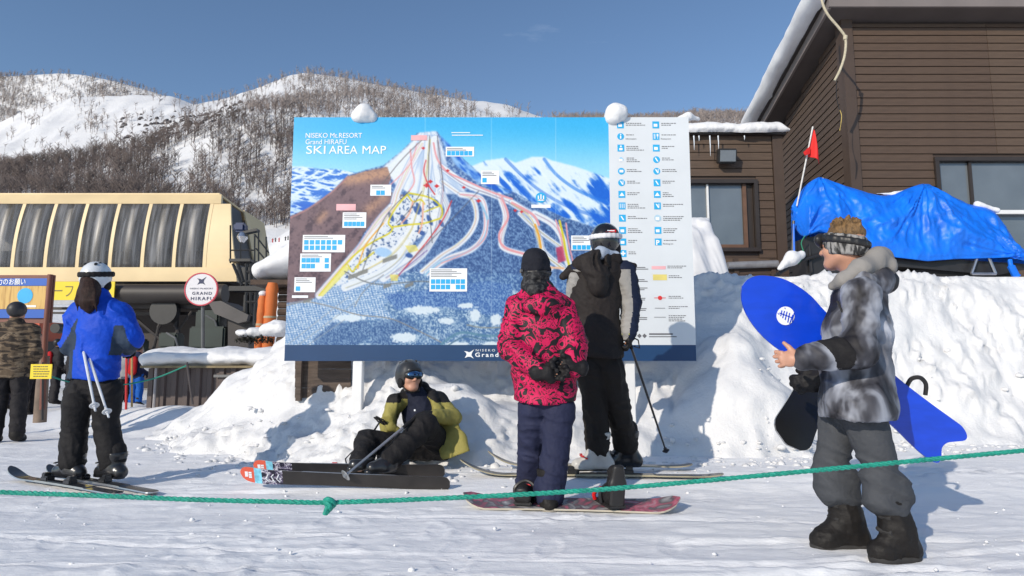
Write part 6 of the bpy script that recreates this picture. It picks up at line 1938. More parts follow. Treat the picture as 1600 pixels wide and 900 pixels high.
# ================================================================ 2: skier sitting in the snow
Y0 = 5.55
J = dict(F=(-.55, -.8, .1), headc=j(640, 589, -.06), neck=j(648, 615, .02), chest=j(655, 642, .04), waist=j(670, 672, .08), pelvis=j(684, 694, .12), shL=j(684, 626, .06), shR=j(618, 630, -.02), elL=j(708, 652, -.05), elR=j(606, 663, .06), wrL=j(668, 650, -.26), wrR=j(604, 690, .02),
         hipL=j(690, 698, .05), hipR=j(668, 700, .02), knL=j(662, 664, -.35), knR=j(574, 690, -.22), anL=j(598, 731, -.62), anR=j(562, 730, -.56), toeL=j(572, 742, -.70), toeR=j(545, 737, -.62))
p2 = person_root('skier in open olive jacket and mirrored goggles sitting in the snow', P(660, 725, Y0))
s = SDF(); body_prims(s, J, .80); fdir = Vector((.55, -.80, .10)); head_prims(s, J['headc'], fdir, (-.05, 0.1, 1), 1.02)
hand_prims(s, J['wrL'], (-1, -.25, -.05), (0, .3, -1), (0, -1, .2), .72, (1.0, 1.0, 1.0, 1.0)); hand_prims(s, J['wrR'], (-.1, -.4, -1), (-.5, -.5, 0), (0, -1, 0), .72, (.4, .4, .4, .4))
sdf_obj('body', s, .006, SKIN, p2)
NAVYS = cloth('navy_midlayer', (.010, .013, .030)); OLIVE = cloth('olive_jacket', (.29, .255, .07), .65, .14)
s = SDF(); F = Vector(J['F'])
s.chain([J['pelvis'], J['waist'], J['chest'], j(650, 626, .03)], [.150, .145, .155, .11], .06, (F, .75)); s.cap(j(648, 622, .02), j(645, 610, 0), .075, .066, .04)
sdf_obj('midlayer', s, .010, NAVYS, p2, folds(.012, 8, 8, 9, 41))
s = SDF()
s.cap(J['shL'], j(660, 622, .04), .072, .06, .04).cap(J['shR'], j(640, 622, .02), .068, .06, .04)
s.chain([J['shL'], J['elL'], J['wrL'] + Vector((.05, .02, 0))], [.072, .064, .052], .03)
s.chain([J['shR'], J['elR'], J['wrR']], [.070, .062, .052], .03)
s.chain([j(682, 632, .10), j(700, 668, .14), j(706, 696, .08)], [.080, .085, .065], .04)                  # back and flap on the near side
s.chain([j(676, 620, -.03), j(683, 640, -.10), j(688, 660, -.10)], [.035, .032, .02], .03)
s.chain([j(618, 628, -.08), j(609, 648, -.10), j(611, 668, -.10), j(622, 672, -.10)], [.055, .045, .03, .02], .04)
s.chain([j(632, 612, .05), j(660, 606, .1), j(676, 616, .02)], [.035, .04, .035], .04)
def p2mat(c):
    py = 570 - 1000 * (c[:, 2] - CAMZ) / Y0; px = 800 + 1000 * c[:, 0] / Y0
    dark = (py < 632) & ((px > 668 + 0 * px) & (py < 622 + (px - 668) * .55) | (px < 632) & (py < 634)) | ((px > 632) & (px < 668) & (py < 626))
    return dark.astype(int)
sdf_obj('jacket', s, .009, [OLIVE, BLKCLOTH], p2, folds(.009, 7, 7, 10, 51), p2mat)
FL = (Vector((.25, 1, 0)), .36)
s = SDF(); s.chain([j(697, 664, -.03), j(710, 690, -.12), j(722, 716, -.20)], [.080, .100, .085], .03, FL).chain([j(692, 680, -.08), j(698, 712, -.20)], [.06, .05], .03, FL); s.cut(j(712, 711, -.15), Vector((.35, 0, -1)))
sdf_obj('jacket_tail', s, .009, OLIVE, p2, folds(.010, 9, 9, 5, 57, .6))
for q, dn, nn, tt in (('L', (-1, -.25, -.05), (0, .3, -1), (0, -1, .2)), ('R', (-.1, -.4, -1), (-.5, -.5, 0), (0, -1, 0))):
    s = SDF(); hand_prims(s, J['wr' + q], dn, nn, tt, 1.12, (1.0, 1.0, 1.0, 1.0) if q == 'L' else (.4,) * 4, 1.45); gl = sdf_obj('glove', s, .007, BLKGLOVE, p2)
mb = MB(); mb.box(j(648, 641, -.36), (.012, .004, .014)); mb.build('glove_badge', WPR, gl)
trousers(p2, J, BLKCLOTH, [.105, .092, .080], .84, .06, folds(.015, 7, 7, 8, 61), .145, .009)
for q in 'LR': ski_boot(p2, J['an' + q], J['toe' + q], J['an' + q].lerp(J['kn' + q], .30), SHELL, None, .92, M('red_plastic', (.62, .012, .012), .35))
hh = helmet(p2, J['headc'], fdir, M('helmet_charcoal', (.028, .028, .028), .35, .15, 10, coat=.3), 1.03, True, u=(-.05, .1, 1))
def lens_mat():
    m = M('mirror_lens', (.10, .22, .42), .06, .5, 18, metal=.9); return m
goggles(p2, J['headc'], fdir, lens_mat(), BLACK, 1.03, (-.05, .1, 1))
s = SDF(); r_, f_, u_ = frame_of(fdir); hc = J['headc']
s.chain([hc - r_ * .085 - u_ * .05, hc - r_ * .06 + f_ * .04 - u_ * .118, hc + f_ * .05 - u_ * .128, hc + r_ * .06 + f_ * .04 - u_ * .118, hc + r_ * .085 - u_ * .05], [.009] * 5, .01); sdf_obj('chin_strap', s, .006, BLACK, p2)
ART = [M('ski_top2', (.03, .03, .03), .4), M('ski_base_matt', (.022, .019, .018), .42, .25, 9, stretch=(1, 1, 1)), BSK[2], M('art_red', (.66, .10, .05), .4, .1), M('art_cyan', (.20, .55, .70), .4, .3, 30), pattern('art_violet', [(.38, (.02, .02, .035)), (.46, (.10, .08, .14)), (.52, (.62, .60, .66)), (.58, (.12, .10, .18))], 24, 1.0, .4, 'CONSTANT', .0)]
g2_ = 'skis of the sitting skier'
for k_, (tl, tp, lb, yy) in enumerate((((703, 757), (371, 744), 'black ski on its edge with red and blue tip art, lying nearest the rope', 4.78), ((695, 737), (392, 733), 'black ski on its edge behind its twin, under the sitting skier', 5.02))):
    a, b = P(*tl, yy), P(*tp, yy)
    rt, blade, (d_, w_, up_, L_) = ski(lb, a, b, (0, .9, .42), ART, .125, g2_, .05, .48 if k_ else None, True, MATS['red_plastic'])
    # white letters printed on the tip
    for t_, txt in ((.955, 'DPS'),) if False else ():
        pass
    mb = MB()
    for t_, hw_ in ((.945, .030), (.965, .024)):
        for q in (-1, 0, 1):
            c_ = a + d_ * L_ * t_ + up_ * (.05 * max(0, (t_ - .82) / .18) ** 2 - .003) + w_ * q * hw_ * .62
            mb.box(c_, (.022, .014, .001), Matrix((d_, w_, up_)).transposed())
    mb.build('tip_mark', WPR, rt)
    if not k_:
        mb = MB()
        for i, t_ in enumerate((.80, .825, .85)):
            c_ = a + d_ * L_ * t_ - up_ * .0035
            mb.tube([c_ + w_ * .035, c_ + d_ * .022 + w_ * (.01 - .02 * (i % 2)), c_ + d_ * .004 - w_ * .03], .004, 5)
        mb.build('tip_lettering', WPR, rt)
pole('grey ski pole slanting from the glove of the sitting skier to the skis', P(646, 655, 5.12), P(537, 745, 4.72), GREYMET, None, .045, .012, None, False, .97)
pole('ski pole lying behind the sitting skier, star-shaped basket showing', P(545, 734, 5.2), P(596, 655, 5.42), BKPOLE, None, .062, .010, None, True, .97)

# ================================================================ 3: rider in pink and black, hands behind the back
Y0 = 4.32
J = dict(F=(.05, 1, 0), headc=j(838, 421, .01), neck=j(840, 452), chest=j(845, 500), waist=j(850, 560), pelvis=j(853, 612), shL=j(808, 478), shR=j(880, 480), elL=j(794, 545, -.06), elR=j(902, 545, -.06), wrL=j(850, 582, -.20), wrR=j(897, 574, -.19),
         hipL=j(834, 640, .02), hipR=j(873, 640, -.02), knL=j(831, 705, .14), knR=j(868, 705, -.02), anL=j(828, 758, .24), anR=j(857, 775, -.03), toeL=j(822, 770, .40), toeR=j(852, 790, .15))
p3 = person_root('snowboarder in pink and black jacket, gloved hands held behind the back', P(853, 795, Y0))
s = SDF(); body_prims(s, J, .9); head_prims(s, J['headc'], (.05, 1, 0), (0, 0, 1), .96)
hand_prims(s, J['wrL'], (1, -.1, -.05), (0, -1, .1), (0, 0, 1), .66, (.4,) * 4); hand_prims(s, J['wrR'], (-1, -.1, .1), (0, -1, .1), (0, 0, 1), .66, (.4,) * 4)
sdf_obj('body', s, .007, SKIN, p3)
PINK = pattern('pink_black_print', [(.0, (.012, .010, .012)), (.46, (.56, .008, .082)), (.54, (.014, .010, .012)), (.575, (.58, .009, .088)), (.66, (.02, .01, .012))], 8.0, 2.2, .6, 'CONSTANT', .4, 26, (1, 1, 1.15), 2.5)
s = SDF(); F = Vector(J['F'])
s.chain([j(853, 622), j(850, 580), j(846, 525), j(845, 490), j(843, 468)], [.200, .196, .198, .172, .12], .05, (F, .68))
s.cap(j(812, 480), j(875, 481), .072, .072, .05).cap(j(842, 462), j(840, 448), .085, .07, .04)
s.chain([j(808, 485), j(797, 542, -.06), j(842, 581, -.18)], [.082, .074, .058], .03).chain([j(880, 486), j(897, 540, -.06), j(896, 574, -.17)], [.082, .074, .058], .03)
s.ell(j(846, 478, -.10), (.125, .07, .06), None, .05)
s.cut(j(853, 623), (0, .12, -1))
sdf_obj('jacket', s, .0085, PINK, p3, folds(.017, 6, 6, 7, 71, .8))
for q, dn in (('L', (1, -.1, -.05)), ('R', (-1, -.1, .1))):
    s = SDF(); hand_prims(s, J['wr' + q], dn, (0, -1, .1), (0, 0, 1), 1.08, (.45, .4, .4, .5), 1.5); s.cap(J['wr' + q] - Vector(dn).normalized() * .045, J['wr' + q] + Vector(dn).normalized() * .01, .050, .046, .02); sdf_obj('glove', s, .007, BLKGLOVE, p3, folds(.008, 14, 14, 14, 4))
NAVYT = cloth('navy_trousers', (.022, .026, .060), .75, .12)
def p3x(s_, q, e):
    s_.cap(e + Vector((0, 0, .05)), e, .088, .092, .02)
trousers(p3, J, NAVYT, [.102, .086, .086], {'L': .90, 'R': .93}, .05, folds(.015, 6, 6, 9, 81), .176, .009, .62, extra=p3x)
SOLEM = M('boot_sole', (.30, .27, .22), .8, .2, 12); BTBLK = cloth('boot_black', (.016, .014, .013), .6)
for q in 'LR': snow_boot(p3, J['an' + q] + Vector((0, 0, .02)), Vector((J['toe' + q].x, J['toe' + q].y, -.008)), J['an' + q] + Vector((0, 0, .17)), BTBLK, SOLEM, .95)
BEAN = cloth('navy_beanie', (.014, .015, .022), .85)
s = SDF(); hc = J['headc']; s.ell(hc + Vector((0, -.01, .035)), (.094, .110, .094), None, .03); s.ell(hc + Vector((-.02, -.05, .075)), (.06, .07, .05), None, .05)
s.chain([hc + Vector((math.sin(a * math.pi / 4) * .080, -math.cos(a * math.pi / 4) * .092, -.006)) for a in range(9)], [.020] * 9, .02); s.sub(hc + Vector((0, .11, -.05)), (.08, .06, .06)); s.cut(hc - Vector((0, 0, .04)), (0, 0, -1))
sdf_obj('beanie', s, .008, BEAN, p3, folds(.008, 10, 10, 12, 3))
s = SDF(); s.chain([hc + Vector((math.sin(a * math.pi / 5) * .093, -math.cos(a * math.pi / 5) * .104, -.030)) for a in range(11)], [.014] * 11, .01); sdf_obj('goggle_strap', s, .007, BLACK, p3)
mb = MB(); c_ = hc + Vector((-.098, -.045, -.018)); mb.tube([c_, c_ + Vector((-.012, -.004, 0))], .014, 10); mb.build('strap_clip', STEEL, p3, True)
s = SDF(); s.ell(hc + Vector((0, -.045, -.055)), (.088, .075, .045), None, .03); s.chain([j(822, 446, -.02), j(836, 452, -.09), j(856, 448, -.02)], [.04, .045, .04], .03); sdf_obj('neck_gaiter', s, .009, pattern('gaiter_grey', [(.45, (.012, .012, .014)), (.65, (.06, .06, .06))], 40, .5), p3, folds(.01, 10, 10, 20, 3))

# snowboard lying beside, with bindings
SBT = pattern('board_graphic', [(.3, (.55, .54, .55)), (.48, (.10, .09, .10)), (.6, (.48, .10, .16)), (.75, (.50, .45, .46))], 5, 1.5, .4, 'LINEAR', .0)
def snowboard(name, label, c, d, up, L, wd, mats, rise=.05, n=36):
    c, d, up = Vector(c), Vector(d).normalized(), Vector(up); up = (up - d * up.dot(d)).normalized(); w_ = d.cross(up)
    rt = empty(name, c, label, 'snowboard'); mb = MB(); vs_ = []
    for i in range(n + 1):
        t = -1 + 2 * i / n; a = abs(t)
        hw = wd / 2 * (.86 + .14 * min(1, a / .75) ** 2)
        if a > .78: hw *= math.sqrt(max(.004, 1 - ((a - .78) / .22) ** 2.2))
        h = rise * max(0, (a - .76) / .24) ** 1.7
        p_ = c + d * t * L / 2 + up * h
        vs_ += [p_ - w_ * hw, p_ + w_ * hw, p_ + w_ * hw + up * .011, p_ - w_ * hw + up * .011]
    mb.v = [tuple(v) for v in vs_]
    for i in range(n):
        o = i * 4
        for a, b_, mi in ((0, 1, 1), (1, 2, 2), (2, 3, 0), (3, 0, 2)): mb.f.append((o + a, o + b_, o + 4 + b_, o + 4 + a)); mb.m.append(mi)
    mb.f += [(3, 2, 1, 0), (n * 4, n * 4 + 1, n * 4 + 2, n * 4 + 3)]; mb.m += [2, 2]
    mb.build('deck', mats, rt)
    return rt, (c, d, w_, up)
a, b = P(724, 777, 4.36), P(1063, 787, 4.22)
a.z = b.z = .025
sb, (c_, d_, w_, u_) = snowboard('snowboard', 'snowboard with pink-tinged tips lying across the snow by the rider in pink', (a + b) / 2, b - a, (0, -.1, 1), (b - a).length, .27, [SBT, M('board_base', (.45, .42, .36), .4, .2), M('board_edge', (.5, .45, .36), .4)], .055)
def binding(root, c, fwd, side, up, hb=.27):
    c, fwd, side, up = [Vector(q) for q in (c, fwd, side, up)]
    bd = empty('binding', c); bd.parent = root; bd.location -= root.location
    Qm = Matrix((fwd, side, up)).transposed()
    mb = MB(); mb.box(c + up * .012, (.27, .115, .022), Qm, bev=.006); mb.build('baseplate', BLACK, bd)
    s_ = SDF()
    for q in (-1, 0, 1): s_.chain([c - fwd * .115 + side * q * .032 + up * .02, c - fwd * .135 + side * q * .034 + up * hb * .6, c - fwd * .155 + side * q * .022 + up * hb], [.018, .018, .014], .03)
    sdf_obj('highback', s_, .009, BLACK, bd)
    for x_, h_, mt_ in ((.085, .085, 'r'), (-.02, .13, 'b')):
        mb = MB(); o = c + fwd * x_
        mb.tube(spline([o + side * .062 + up * .02, o + side * .066 + up * h_ * .7, o + fwd * .02 + up * h_, o - side * .066 + up * h_ * .7, o - side * .062 + up * .02], 5), .013, 8); mb.build('strap', MATS['red_plastic'] if mt_ == 'r' else DARKP, bd, True)
    s_ = SDF(); s_.cap(c - fwd * .06 + up * .05, c - fwd * .09 + up * hb * .88, .044, .040, .02).cap(c - fwd * .04 + up * .06, c + fwd * .06 + up * .05, .05, .04, .03); sdf_obj('liner', s_, .01, BLKCLOTH, bd, folds(.008, 14, 14, 14, 6))
    return bd
binding(sb, P(952, 783, 4.25) * Vector((1, 1, 0)).length * 0 + Vector((P(952, 783, 4.25).x, 4.25, .036)), (-.25, 1, 0), (1, .25, 0), (0, 0, 1), .255)
binding(sb, Vector((P(822, 776, 4.33).x, 4.35, .036)), (.2, 1, 0), (1, -.2, 0), (0, 0, 1), .10)

# ================================================================ 4: tall skier in black with grey sleeves
Y0 = 5.12
zg4 = gz(.7, 5.1)
J = dict(F=(.1, 1, 0), headc=j(947, 380, .02), neck=j(943, 408), chest=j(940, 455), waist=j(938, 515), pelvis=j(938, 550), shL=j(903, 425), shR=j(976, 424), elL=j(897, 480, .08), elR=j(986, 474, .0), wrL=j(910, 515, .28), wrR=j(982, 522, -.04),
         hipL=j(922, 575), hipR=j(954, 575), knL=j(930, 640, .02), knR=j(966, 636, .05), anL=j(934, 705, .0), anR=j(979, 702, .16), toeL=j(893, 727, -.02), toeR=j(935, 724, .15))
p4 = person_root('tall skier in black hooded jacket with grey sleeves and black helmet, facing the map', P(945, 735, Y0))
s = SDF(); body_prims(s, J, 1.0); head_prims(s, J['headc'], (.45, .9, .0), (0, 0, 1), 1.02)
hand_prims(s, J['wrR'], (.05, .1, -1), (-1, .2, 0), (0, 1, 0), .72, (.8,) * 4); hand_prims(s, J['wrL'], (.3, 1, -.2), (0, 0, -1), (1, 0, 0), .72, (.8,) * 4)
sdf_obj('body', s, .007, SKIN, p4)
CHAR = cloth('charcoal_jacket', (.020, .016, .015), .7); GREYS = cloth('grey_sleeve', (.30, .29, .275), .7, .08); NAVYP = cloth('navy_panel', (.010, .016, .040))
s = SDF(); F = Vector(J['F'])
s.chain([j(932, 555), j(931, 515), j(930, 460), j(936, 428)], [.205, .190, .190, .16], .04, (F, .68)); s.cap(j(905, 426), j(962, 425), .078, .078, .05, (F, .9)); s.cap(j(942, 418), j(943, 402), .11, .095, .05)
s.cap(j(893, 424), j(880, 432, -.02), .05, .03, .04).cap(j(975, 418), j(990, 416, -.02), .05, .02, .04)
s.cut(j(937, 556), (0, .1, -1))
sdf_obj('jacket', s, .0085, CHAR, p4, folds(.014, 5, 5, 6, 91, .8))
s = SDF(); s.chain([J['shR'], J['elR'], J['wrR']], [.085, .076, .060], .03); s.chain([J['shL'], J['elL'], J['wrL']], [.080, .072, .060], .03)
def p4mat(c):
    px = 800 + 1000 * c[:, 0] / Y0; py = 570 - 1000 * (c[:, 2] - CAMZ) / Y0
    return ((px > 984 + (py - 440) * .05 - (py > 490) * (py - 490) * .25) | (py < 428)).astype(int)
sdf_obj('sleeves', s, .0085, [GREYS, NAVYP], p4, folds(.013, 7, 7, 12, 95), p4mat)
s = SDF()                                              # hood lying on the back
s.ell(j(932, 425, -.13), (.10, .065, .12), None, .05); s.ell(j(934, 447, -.15), (.075, .055, .07), None, .05); s.chain([j(906, 412, -.06), j(930, 403, -.13), j(962, 405, -.06)], [.045, .05, .04], .05); s.sub(j(934, 408, -.12), (.05, .04, .05))
sdf_obj('hood', s, .009, CHAR, p4, folds(.022, 9, 9, 5, 97, .2))
s = SDF(); s.chain([j(918, 402, -.04), j(938, 396, -.10), j(962, 400, -.04)], [.035, .04, .035], .04); sdf_obj('collar', s, .009, cloth('pale_blue_collar', (.36, .42, .52)), p4, folds(.012, 9, 9, 9, 98))
for q, dn, nn, tt in (('R', (.05, .1, -1), (-1, .2, 0), (0, 1, 0)), ('L', (.3, 1, -.2), (0, 0, -1), (1, 0, 0))):
    s = SDF(); hand_prims(s, J['wr' + q], dn, nn, tt, 1.1, (.8,) * 4, 1.45); gl = sdf_obj('glove', s, .007, BLKGLOVE, p4)
mb = MB(); mb.tube([J['wrR'] + Vector((-.05, -.02, .0)), J['wrR'] + Vector((.0, -.065, .0))], .012, 6); mb.build('yellow_cuff', M('neon_yellow', (.6, .62, .03), .6), gl)
trousers(p4, J, cloth('black_brown_trousers', (.018, .015, .013)), [.110, .090, .090], {'L': .90, 'R': .88}, .05, folds(.014, 7, 7, 8, 101), .180, .009, .62)
SILV = M('silver_boot', (.50, .49, .46), .35, .15, 10, coat=.2)
ski_boot(p4, J['anL'] + Vector((0, 0, .02)), Vector((J['toeL'].x, J['toeL'].y, zg4 + .045)), J['anL'] + Vector((.02, 0, .13)), SILV, MATS['red_plastic'], 1.05)
ski_boot(p4, J['anR'] + Vector((0, 0, .02)), Vector((J['toeR'].x, J['toeR'].y, zg4 + .045)), J['anR'] + Vector((.02, 0, .13)), SHELL, STEEL, 1.05)
hm = helmet(p4, J['headc'], (.45, .9, 0), M('helmet_black', (.012, .011, .011), .22, .1, 10, coat=.6), 1.12, False, bandm=M('white_band', (.70, .70, .72), .6))
lb_ = J['headc'] + Vector((.02, -.1315, .075)); mb = MB(); mb.box(lb_, (.085, .004, .026), Euler((R(-28), 0, R(8))).to_matrix()); tg_ = mb.build('red_badge', MATS['red_plastic'], hm)
mb = MB(); mb.box(lb_ + Vector((0, -.004, .001)), (.06, .003, .008), Euler((R(-28), 0, R(8))).to_matrix()); mb.build('badge_lettering', WPR, tg_)
g4 = 'skis of the tall skier'
YSK = [M('ski_top_brown', (.055, .05, .045), .35, .4, 9, coat=.3), BSK[1], M('ski_side_tan', (.34, .30, .20), .45, .2)]
for (tl, tp, b_, lb) in (((1128, 742), (718, 738), .48, 'long ski with curled tip on the near side of the tall skier'), ((1080, 733), (762, 716), .42, 'ski with curled tip on the far side of the tall skier')):
    yy = 5.06 if b_ > .45 else 5.32
    a, b = P(*tl, yy), P(*tp, yy); a.z = b.z = (zg4 + .012 if b_ > .45 else gz(.6, 5.3) + .03); a.y -= .03; b.y += .06
    ski(lb, a, b, (0, 0, 1), YSK, .10, g4, .11, b_, False, BLACK, .02)
mb = MB(); q = P(1000, 712, 5.3); mb.box(q, (.03, .05, .15), Euler((0, R(28), 0)).to_matrix(), bev=.01); br_ = mb.build('ski_brake', BLACK, None, base=q); bpy.data.objects.remove(br_)
pole('black ski pole planted by the right hand of the tall skier', j(980, 524, -.06), P(1041, 706, 5.35), BKPOLE, None, .03, .010, None, False, .985)

# ================================================================ 5: rider carrying a blue board, walking to the left
Y0 = 3.34
J = dict(F=(-1, .12, 0), headc=j(1317, 384, .02), neck=j(1342, 440, .02), chest=j(1345, 492), waist=j(1342, 570), pelvis=j(1340, 630), shL=j(1346, 462, -.17), shR=j(1330, 462, .17), elL=j(1342, 550, -.24), elR=j(1330, 555, .22), wrL=j(1248, 561, -.22), wrR=j(1282, 590, .10),
         hipL=j(1352, 652, -.09), hipR=j(1312, 652, .09), knL=j(1374, 735, -.11), knR=j(1299, 720, .10), anL=j(1401, 822, -.11), anR=j(1322, 803, .10), toeL=j(1360, 864, -.13), toeR=j(1267, 840, .09))
p5 = person_root('snowboarder in grey cloud-print jacket and headband walking with a blue board', P(1360, 870, Y0))
fd5 = Vector((-.66, .75, .02))
s = SDF(); body_prims(s, J, 1.0, False); head_prims(s, J['headc'], fd5, (.06, 0, 1), 1.03)
s.chain([J['neck'] + Vector((0, 0, .02)), J['headc'] + Vector((.02, -.02, -.06))], [.058, .058], .03)
hand_prims(s, J['wrL'], (-1, .05, .02), (.1, 1, -.1), (-.25, 0, 1), 1.0, (1.05, 1.15, 1.2, 1.25), 1.0, .95, .1)
hand_prims(s, J['wrR'], (-.9, .2, -.3), (.1, 1, -.2), (0, 0, 1), .70, (.6,) * 4)
sdf_obj('body', s, .0055, SKIN, p5)
CLOUD = pattern('cloud_print', [(.38, (.012, .011, .014)), (.46, (.07, .07, .082)), (.54, (.25, .26, .295)), (.66, (.46, .48, .54))], 3.4, .6, .6, 'LINEAR', .3, 18, (1.5, 1.5, .9), 3.2)
s = SDF(); F = Vector(J['F']); SD = Vector((0, 1, 0))
s.chain([j(1340, 645), j(1338, 590), j(1338, 520), j(1340, 475)], [.165, .152, .146, .115], .05, (SD, 1.15))
s.cap(J['shL'] + Vector((0, .02, 0)), J['shR'], .082, .082, .05); s.cap(j(1345, 460), j(1341, 440), .105, .09, .05)
s.chain([J['shL'], J['elL'], j(1256, 560, -.22)], [.088, .076, .056], .03); s.chain([J['shR'], J['elR'], j(1292, 585, .10)], [.088, .074, .056], .03)
s.chain([j(1340, 640, -.12), j(1340, 640, .12)], [.148, .148], .06)
s.cut(j(1343, 650, 0), (-.02, 0, -1))
def p5mat(c):
    px = 800 + 1000 * c[:, 0] / (c[:, 1] + .0); py = 570 - 1000 * (c[:, 2] - CAMZ) / c[:, 1]
    return ((px > 1292) & (px < 1326 + (py - 545) * .3) & (py > 520) & (py < 575) & (c[:, 1] < Y0 - .12)).astype(int)
sdf_obj('jacket', s, .0075, CLOUD, p5, folds(.012, 6, 6, 6, 121, .9))
s = SDF(); s.cap(j(1290, 555, -.228), j(1326, 551, -.236), .066, .0765, .01); s.cut(j(1286, 550, -.22), (-1, 0, -.45)); s.cut(j(1322, 550, -.22), (1, 0, .7)); sdf_obj('elbow_patch', s, .0075, BLKCLOTH, p5, folds(.012, 6, 6, 6, 121, .9))
s = SDF(); s.chain([j(1374, 442, -.10), j(1380, 438, .02), j(1370, 438, .12)], [.045, .055, .04], .05); s.chain([j(1326, 452, -.14), j(1352, 441, -.15), j(1376, 444, -.09)], [.030, .038, .042], .05); s.ell(j(1368, 432, 0), (.04, .11, .04), None, .05)
sdf_obj('jacket_hood', s, .009, CLOUD, p5, folds(.014, 8, 8, 8, 125))
HOODIE = M('grey_hoodie', (.27, .255, .24), .85, .08, 5, .2, 60, spec=.2)
s = SDF(); s.chain([j(1301, 447, -.03), j(1318, 438, -.09), j(1346, 418, -.115), j(1370, 401, -.06), j(1378, 402, .03), j(1362, 412, .11), j(1330, 436, .10)], [.018, .032, .040, .042, .044, .04, .03], .04)
s.ell(j(1352, 424, .0), (.085, .11, .045), Euler((0, R(-32), 0)).to_matrix(), .05).ell(j(1383, 418, .0), (.035, .09, .05), None, .04)
sdf_obj('hoodie', s, .008, HOODIE, p5, folds(.006, 8, 8, 8, 127, .8))
hc = J['headc']; r5, f5, u5 = frame_of(fd5, (.06, 0, 1)); Q5 = rotm(r5, f5, u5)
def ring(s_, tilt, h, rad, ra, rb, cc=None, n_=18, a0=0, a1=math.tau):
    for i in range(n_):
        pp = []
        for q in (i, i + 1):
            a = a0 + (a1 - a0) * q / n_; pp.append(hc + r5 * math.sin(a) * ra + f5 * (math.cos(a) * rb - .012) + u5 * (h + tilt * math.cos(a)))
        s_.cap(pp[0], pp[1], rad, rad, .01)
KNIT = pattern('grey_knit', [(.42, (.03, .03, .03)), (.58, (.30, .29, .28))], 55, .3, .9, 'LINEAR', .5, 80, (1, 1, .35))
s = SDF(); ring(s, .02, .020, .014, .078, .096); ring(s, .02, .000, .015, .080, .097); ring(s, .015, -.022, .014, .079, .095, a0=.55, a1=math.tau - .55); ring(s, .010, -.045, .013, .076, .090, a0=1.0, a1=math.tau - 1.0); ring(s, .02, .042, .012, .076, .094)
sdf_obj('headband', s, .0065, KNIT, p5)
s = SDF(); ring(s, .025, .012, .012, .0935, .110); ring(s, .025, .026, .012, .093, .110); sdf_obj('goggle_strap', s, .0065, BLACK, p5)
s = SDF(); s.ell(hc + f5 * .102 + u5 * .036, (.085, .034, .042), Q5); s.sub(hc + f5 * .03, (.074, .075, .1), Q5, .01); sdf_obj('goggles', s, .006, BLACK, p5)
BLOND = M('tousled_hair', (.17, .095, .035), .55, .5, 26, .8, 70, stretch=(3, 3, 1))
s = SDF(); s.ell(hc - f5 * .018 + u5 * .062, (.080, .095, .072), Q5, .02); g8 = random.Random(12)
for i in range(46):
    a = g8.random() * math.tau; e = g8.uniform(.25, 1.2)
    dr = (r5 * math.cos(a) * math.cos(e) * .9 + f5 * math.sin(a) * math.cos(e) + u5 * math.sin(e)); p_ = hc - f5 * .018 + u5 * .058 + Vector((dr.x, dr.y, dr.z)) * .074
    q_ = (dr + Vector((g8.uniform(-.6, .6), g8.uniform(-.6, .6), g8.uniform(-.2, .6)))).normalized(); s.chain([p_, p_ + q_ * .02, p_ + q_ * .036 + r5 * g8.uniform(-.01, .01)], [.013, .009, .003], .012)
s.sub(hc + f5 * .10 - u5 * .01, (.09, .05, .06), Q5, .01)
sdf_obj('hair', s, .0055, BLOND, p5, lambda x, y, z: .007 * (ridged(x * 50, y * 50, z * 30, 2, 14) - .5))
s = SDF(); hand_prims(s, J['wrR'], (-.9, .2, -.3), (.1, 1, -.2), (0, 0, 1), 1.1, (.6,) * 4, 1.5); s.cap(J['wrR'] + Vector((.07, 0, .02)), J['wrR'], .056, .052, .02); sdf_obj('glove', s, .007, BLKGLOVE, p5, folds(.006, 14, 14, 14, 4))
GREYT = cloth('grey_trousers', (.062, .066, .074), .75, .1)
def p5x(s_, q, e):
    k_ = Vector(J['kn' + q]); a_ = Vector(e)
    for i, (t_, r_) in enumerate(((.34, .072), (.55, .077), (.72, .080), (.88, .082), (1.02, .076))):
        c_ = k_.lerp(a_, t_); s_.cap(c_ + Vector((-.03, 0, .012 * (-1) ** i)), c_ + Vector((.03, 0, -.014 * (-1) ** i)), r_, r_ * .97, .015)
def p5fold(x, y, z):
    low = sstep(.58, .40, z)
    return folds(.010, 6, 6, 8, 131)(x, y, z) * (1 - .5 * low) - low * .024 * ((1 - np.abs(2 * vnoise(x * 3 + z * 2, y * 3, z * 19 + x * 9, 133) - 1)) ** 1.5 - .5)
trousers(p5, J, GREYT, [.098, .078, .072], {'L': .52, 'R': .57}, .05, p5fold, .140, .0075, 1.0, extra=p5x)
for q in 'LR':
    up_ = J['an' + q].lerp(J['kn' + q], .5)
    tz = J['toe' + q]
    b_ = snow_boot(p5, J['an' + q] + Vector((0, 0, -.01)), Vector((tz.x, tz.y, -.012)), up_, BTBLK, M('boot_sole_dark', (.035, .033, .032), .8, .2, 12), .93, M('dial_grey', (.08, .08, .085), .4))
# pocket zips on the jacket (in front of the cloth)
for a, b in (((1358, 545), (1366, 600)), ((1308, 470), (1316, 488))):
    mb = MB(); mb.tube([P(*a, Y0 - .178), P(*b, Y0 - .182)], .006, 5); mb.build('zip', BLACK, p5)

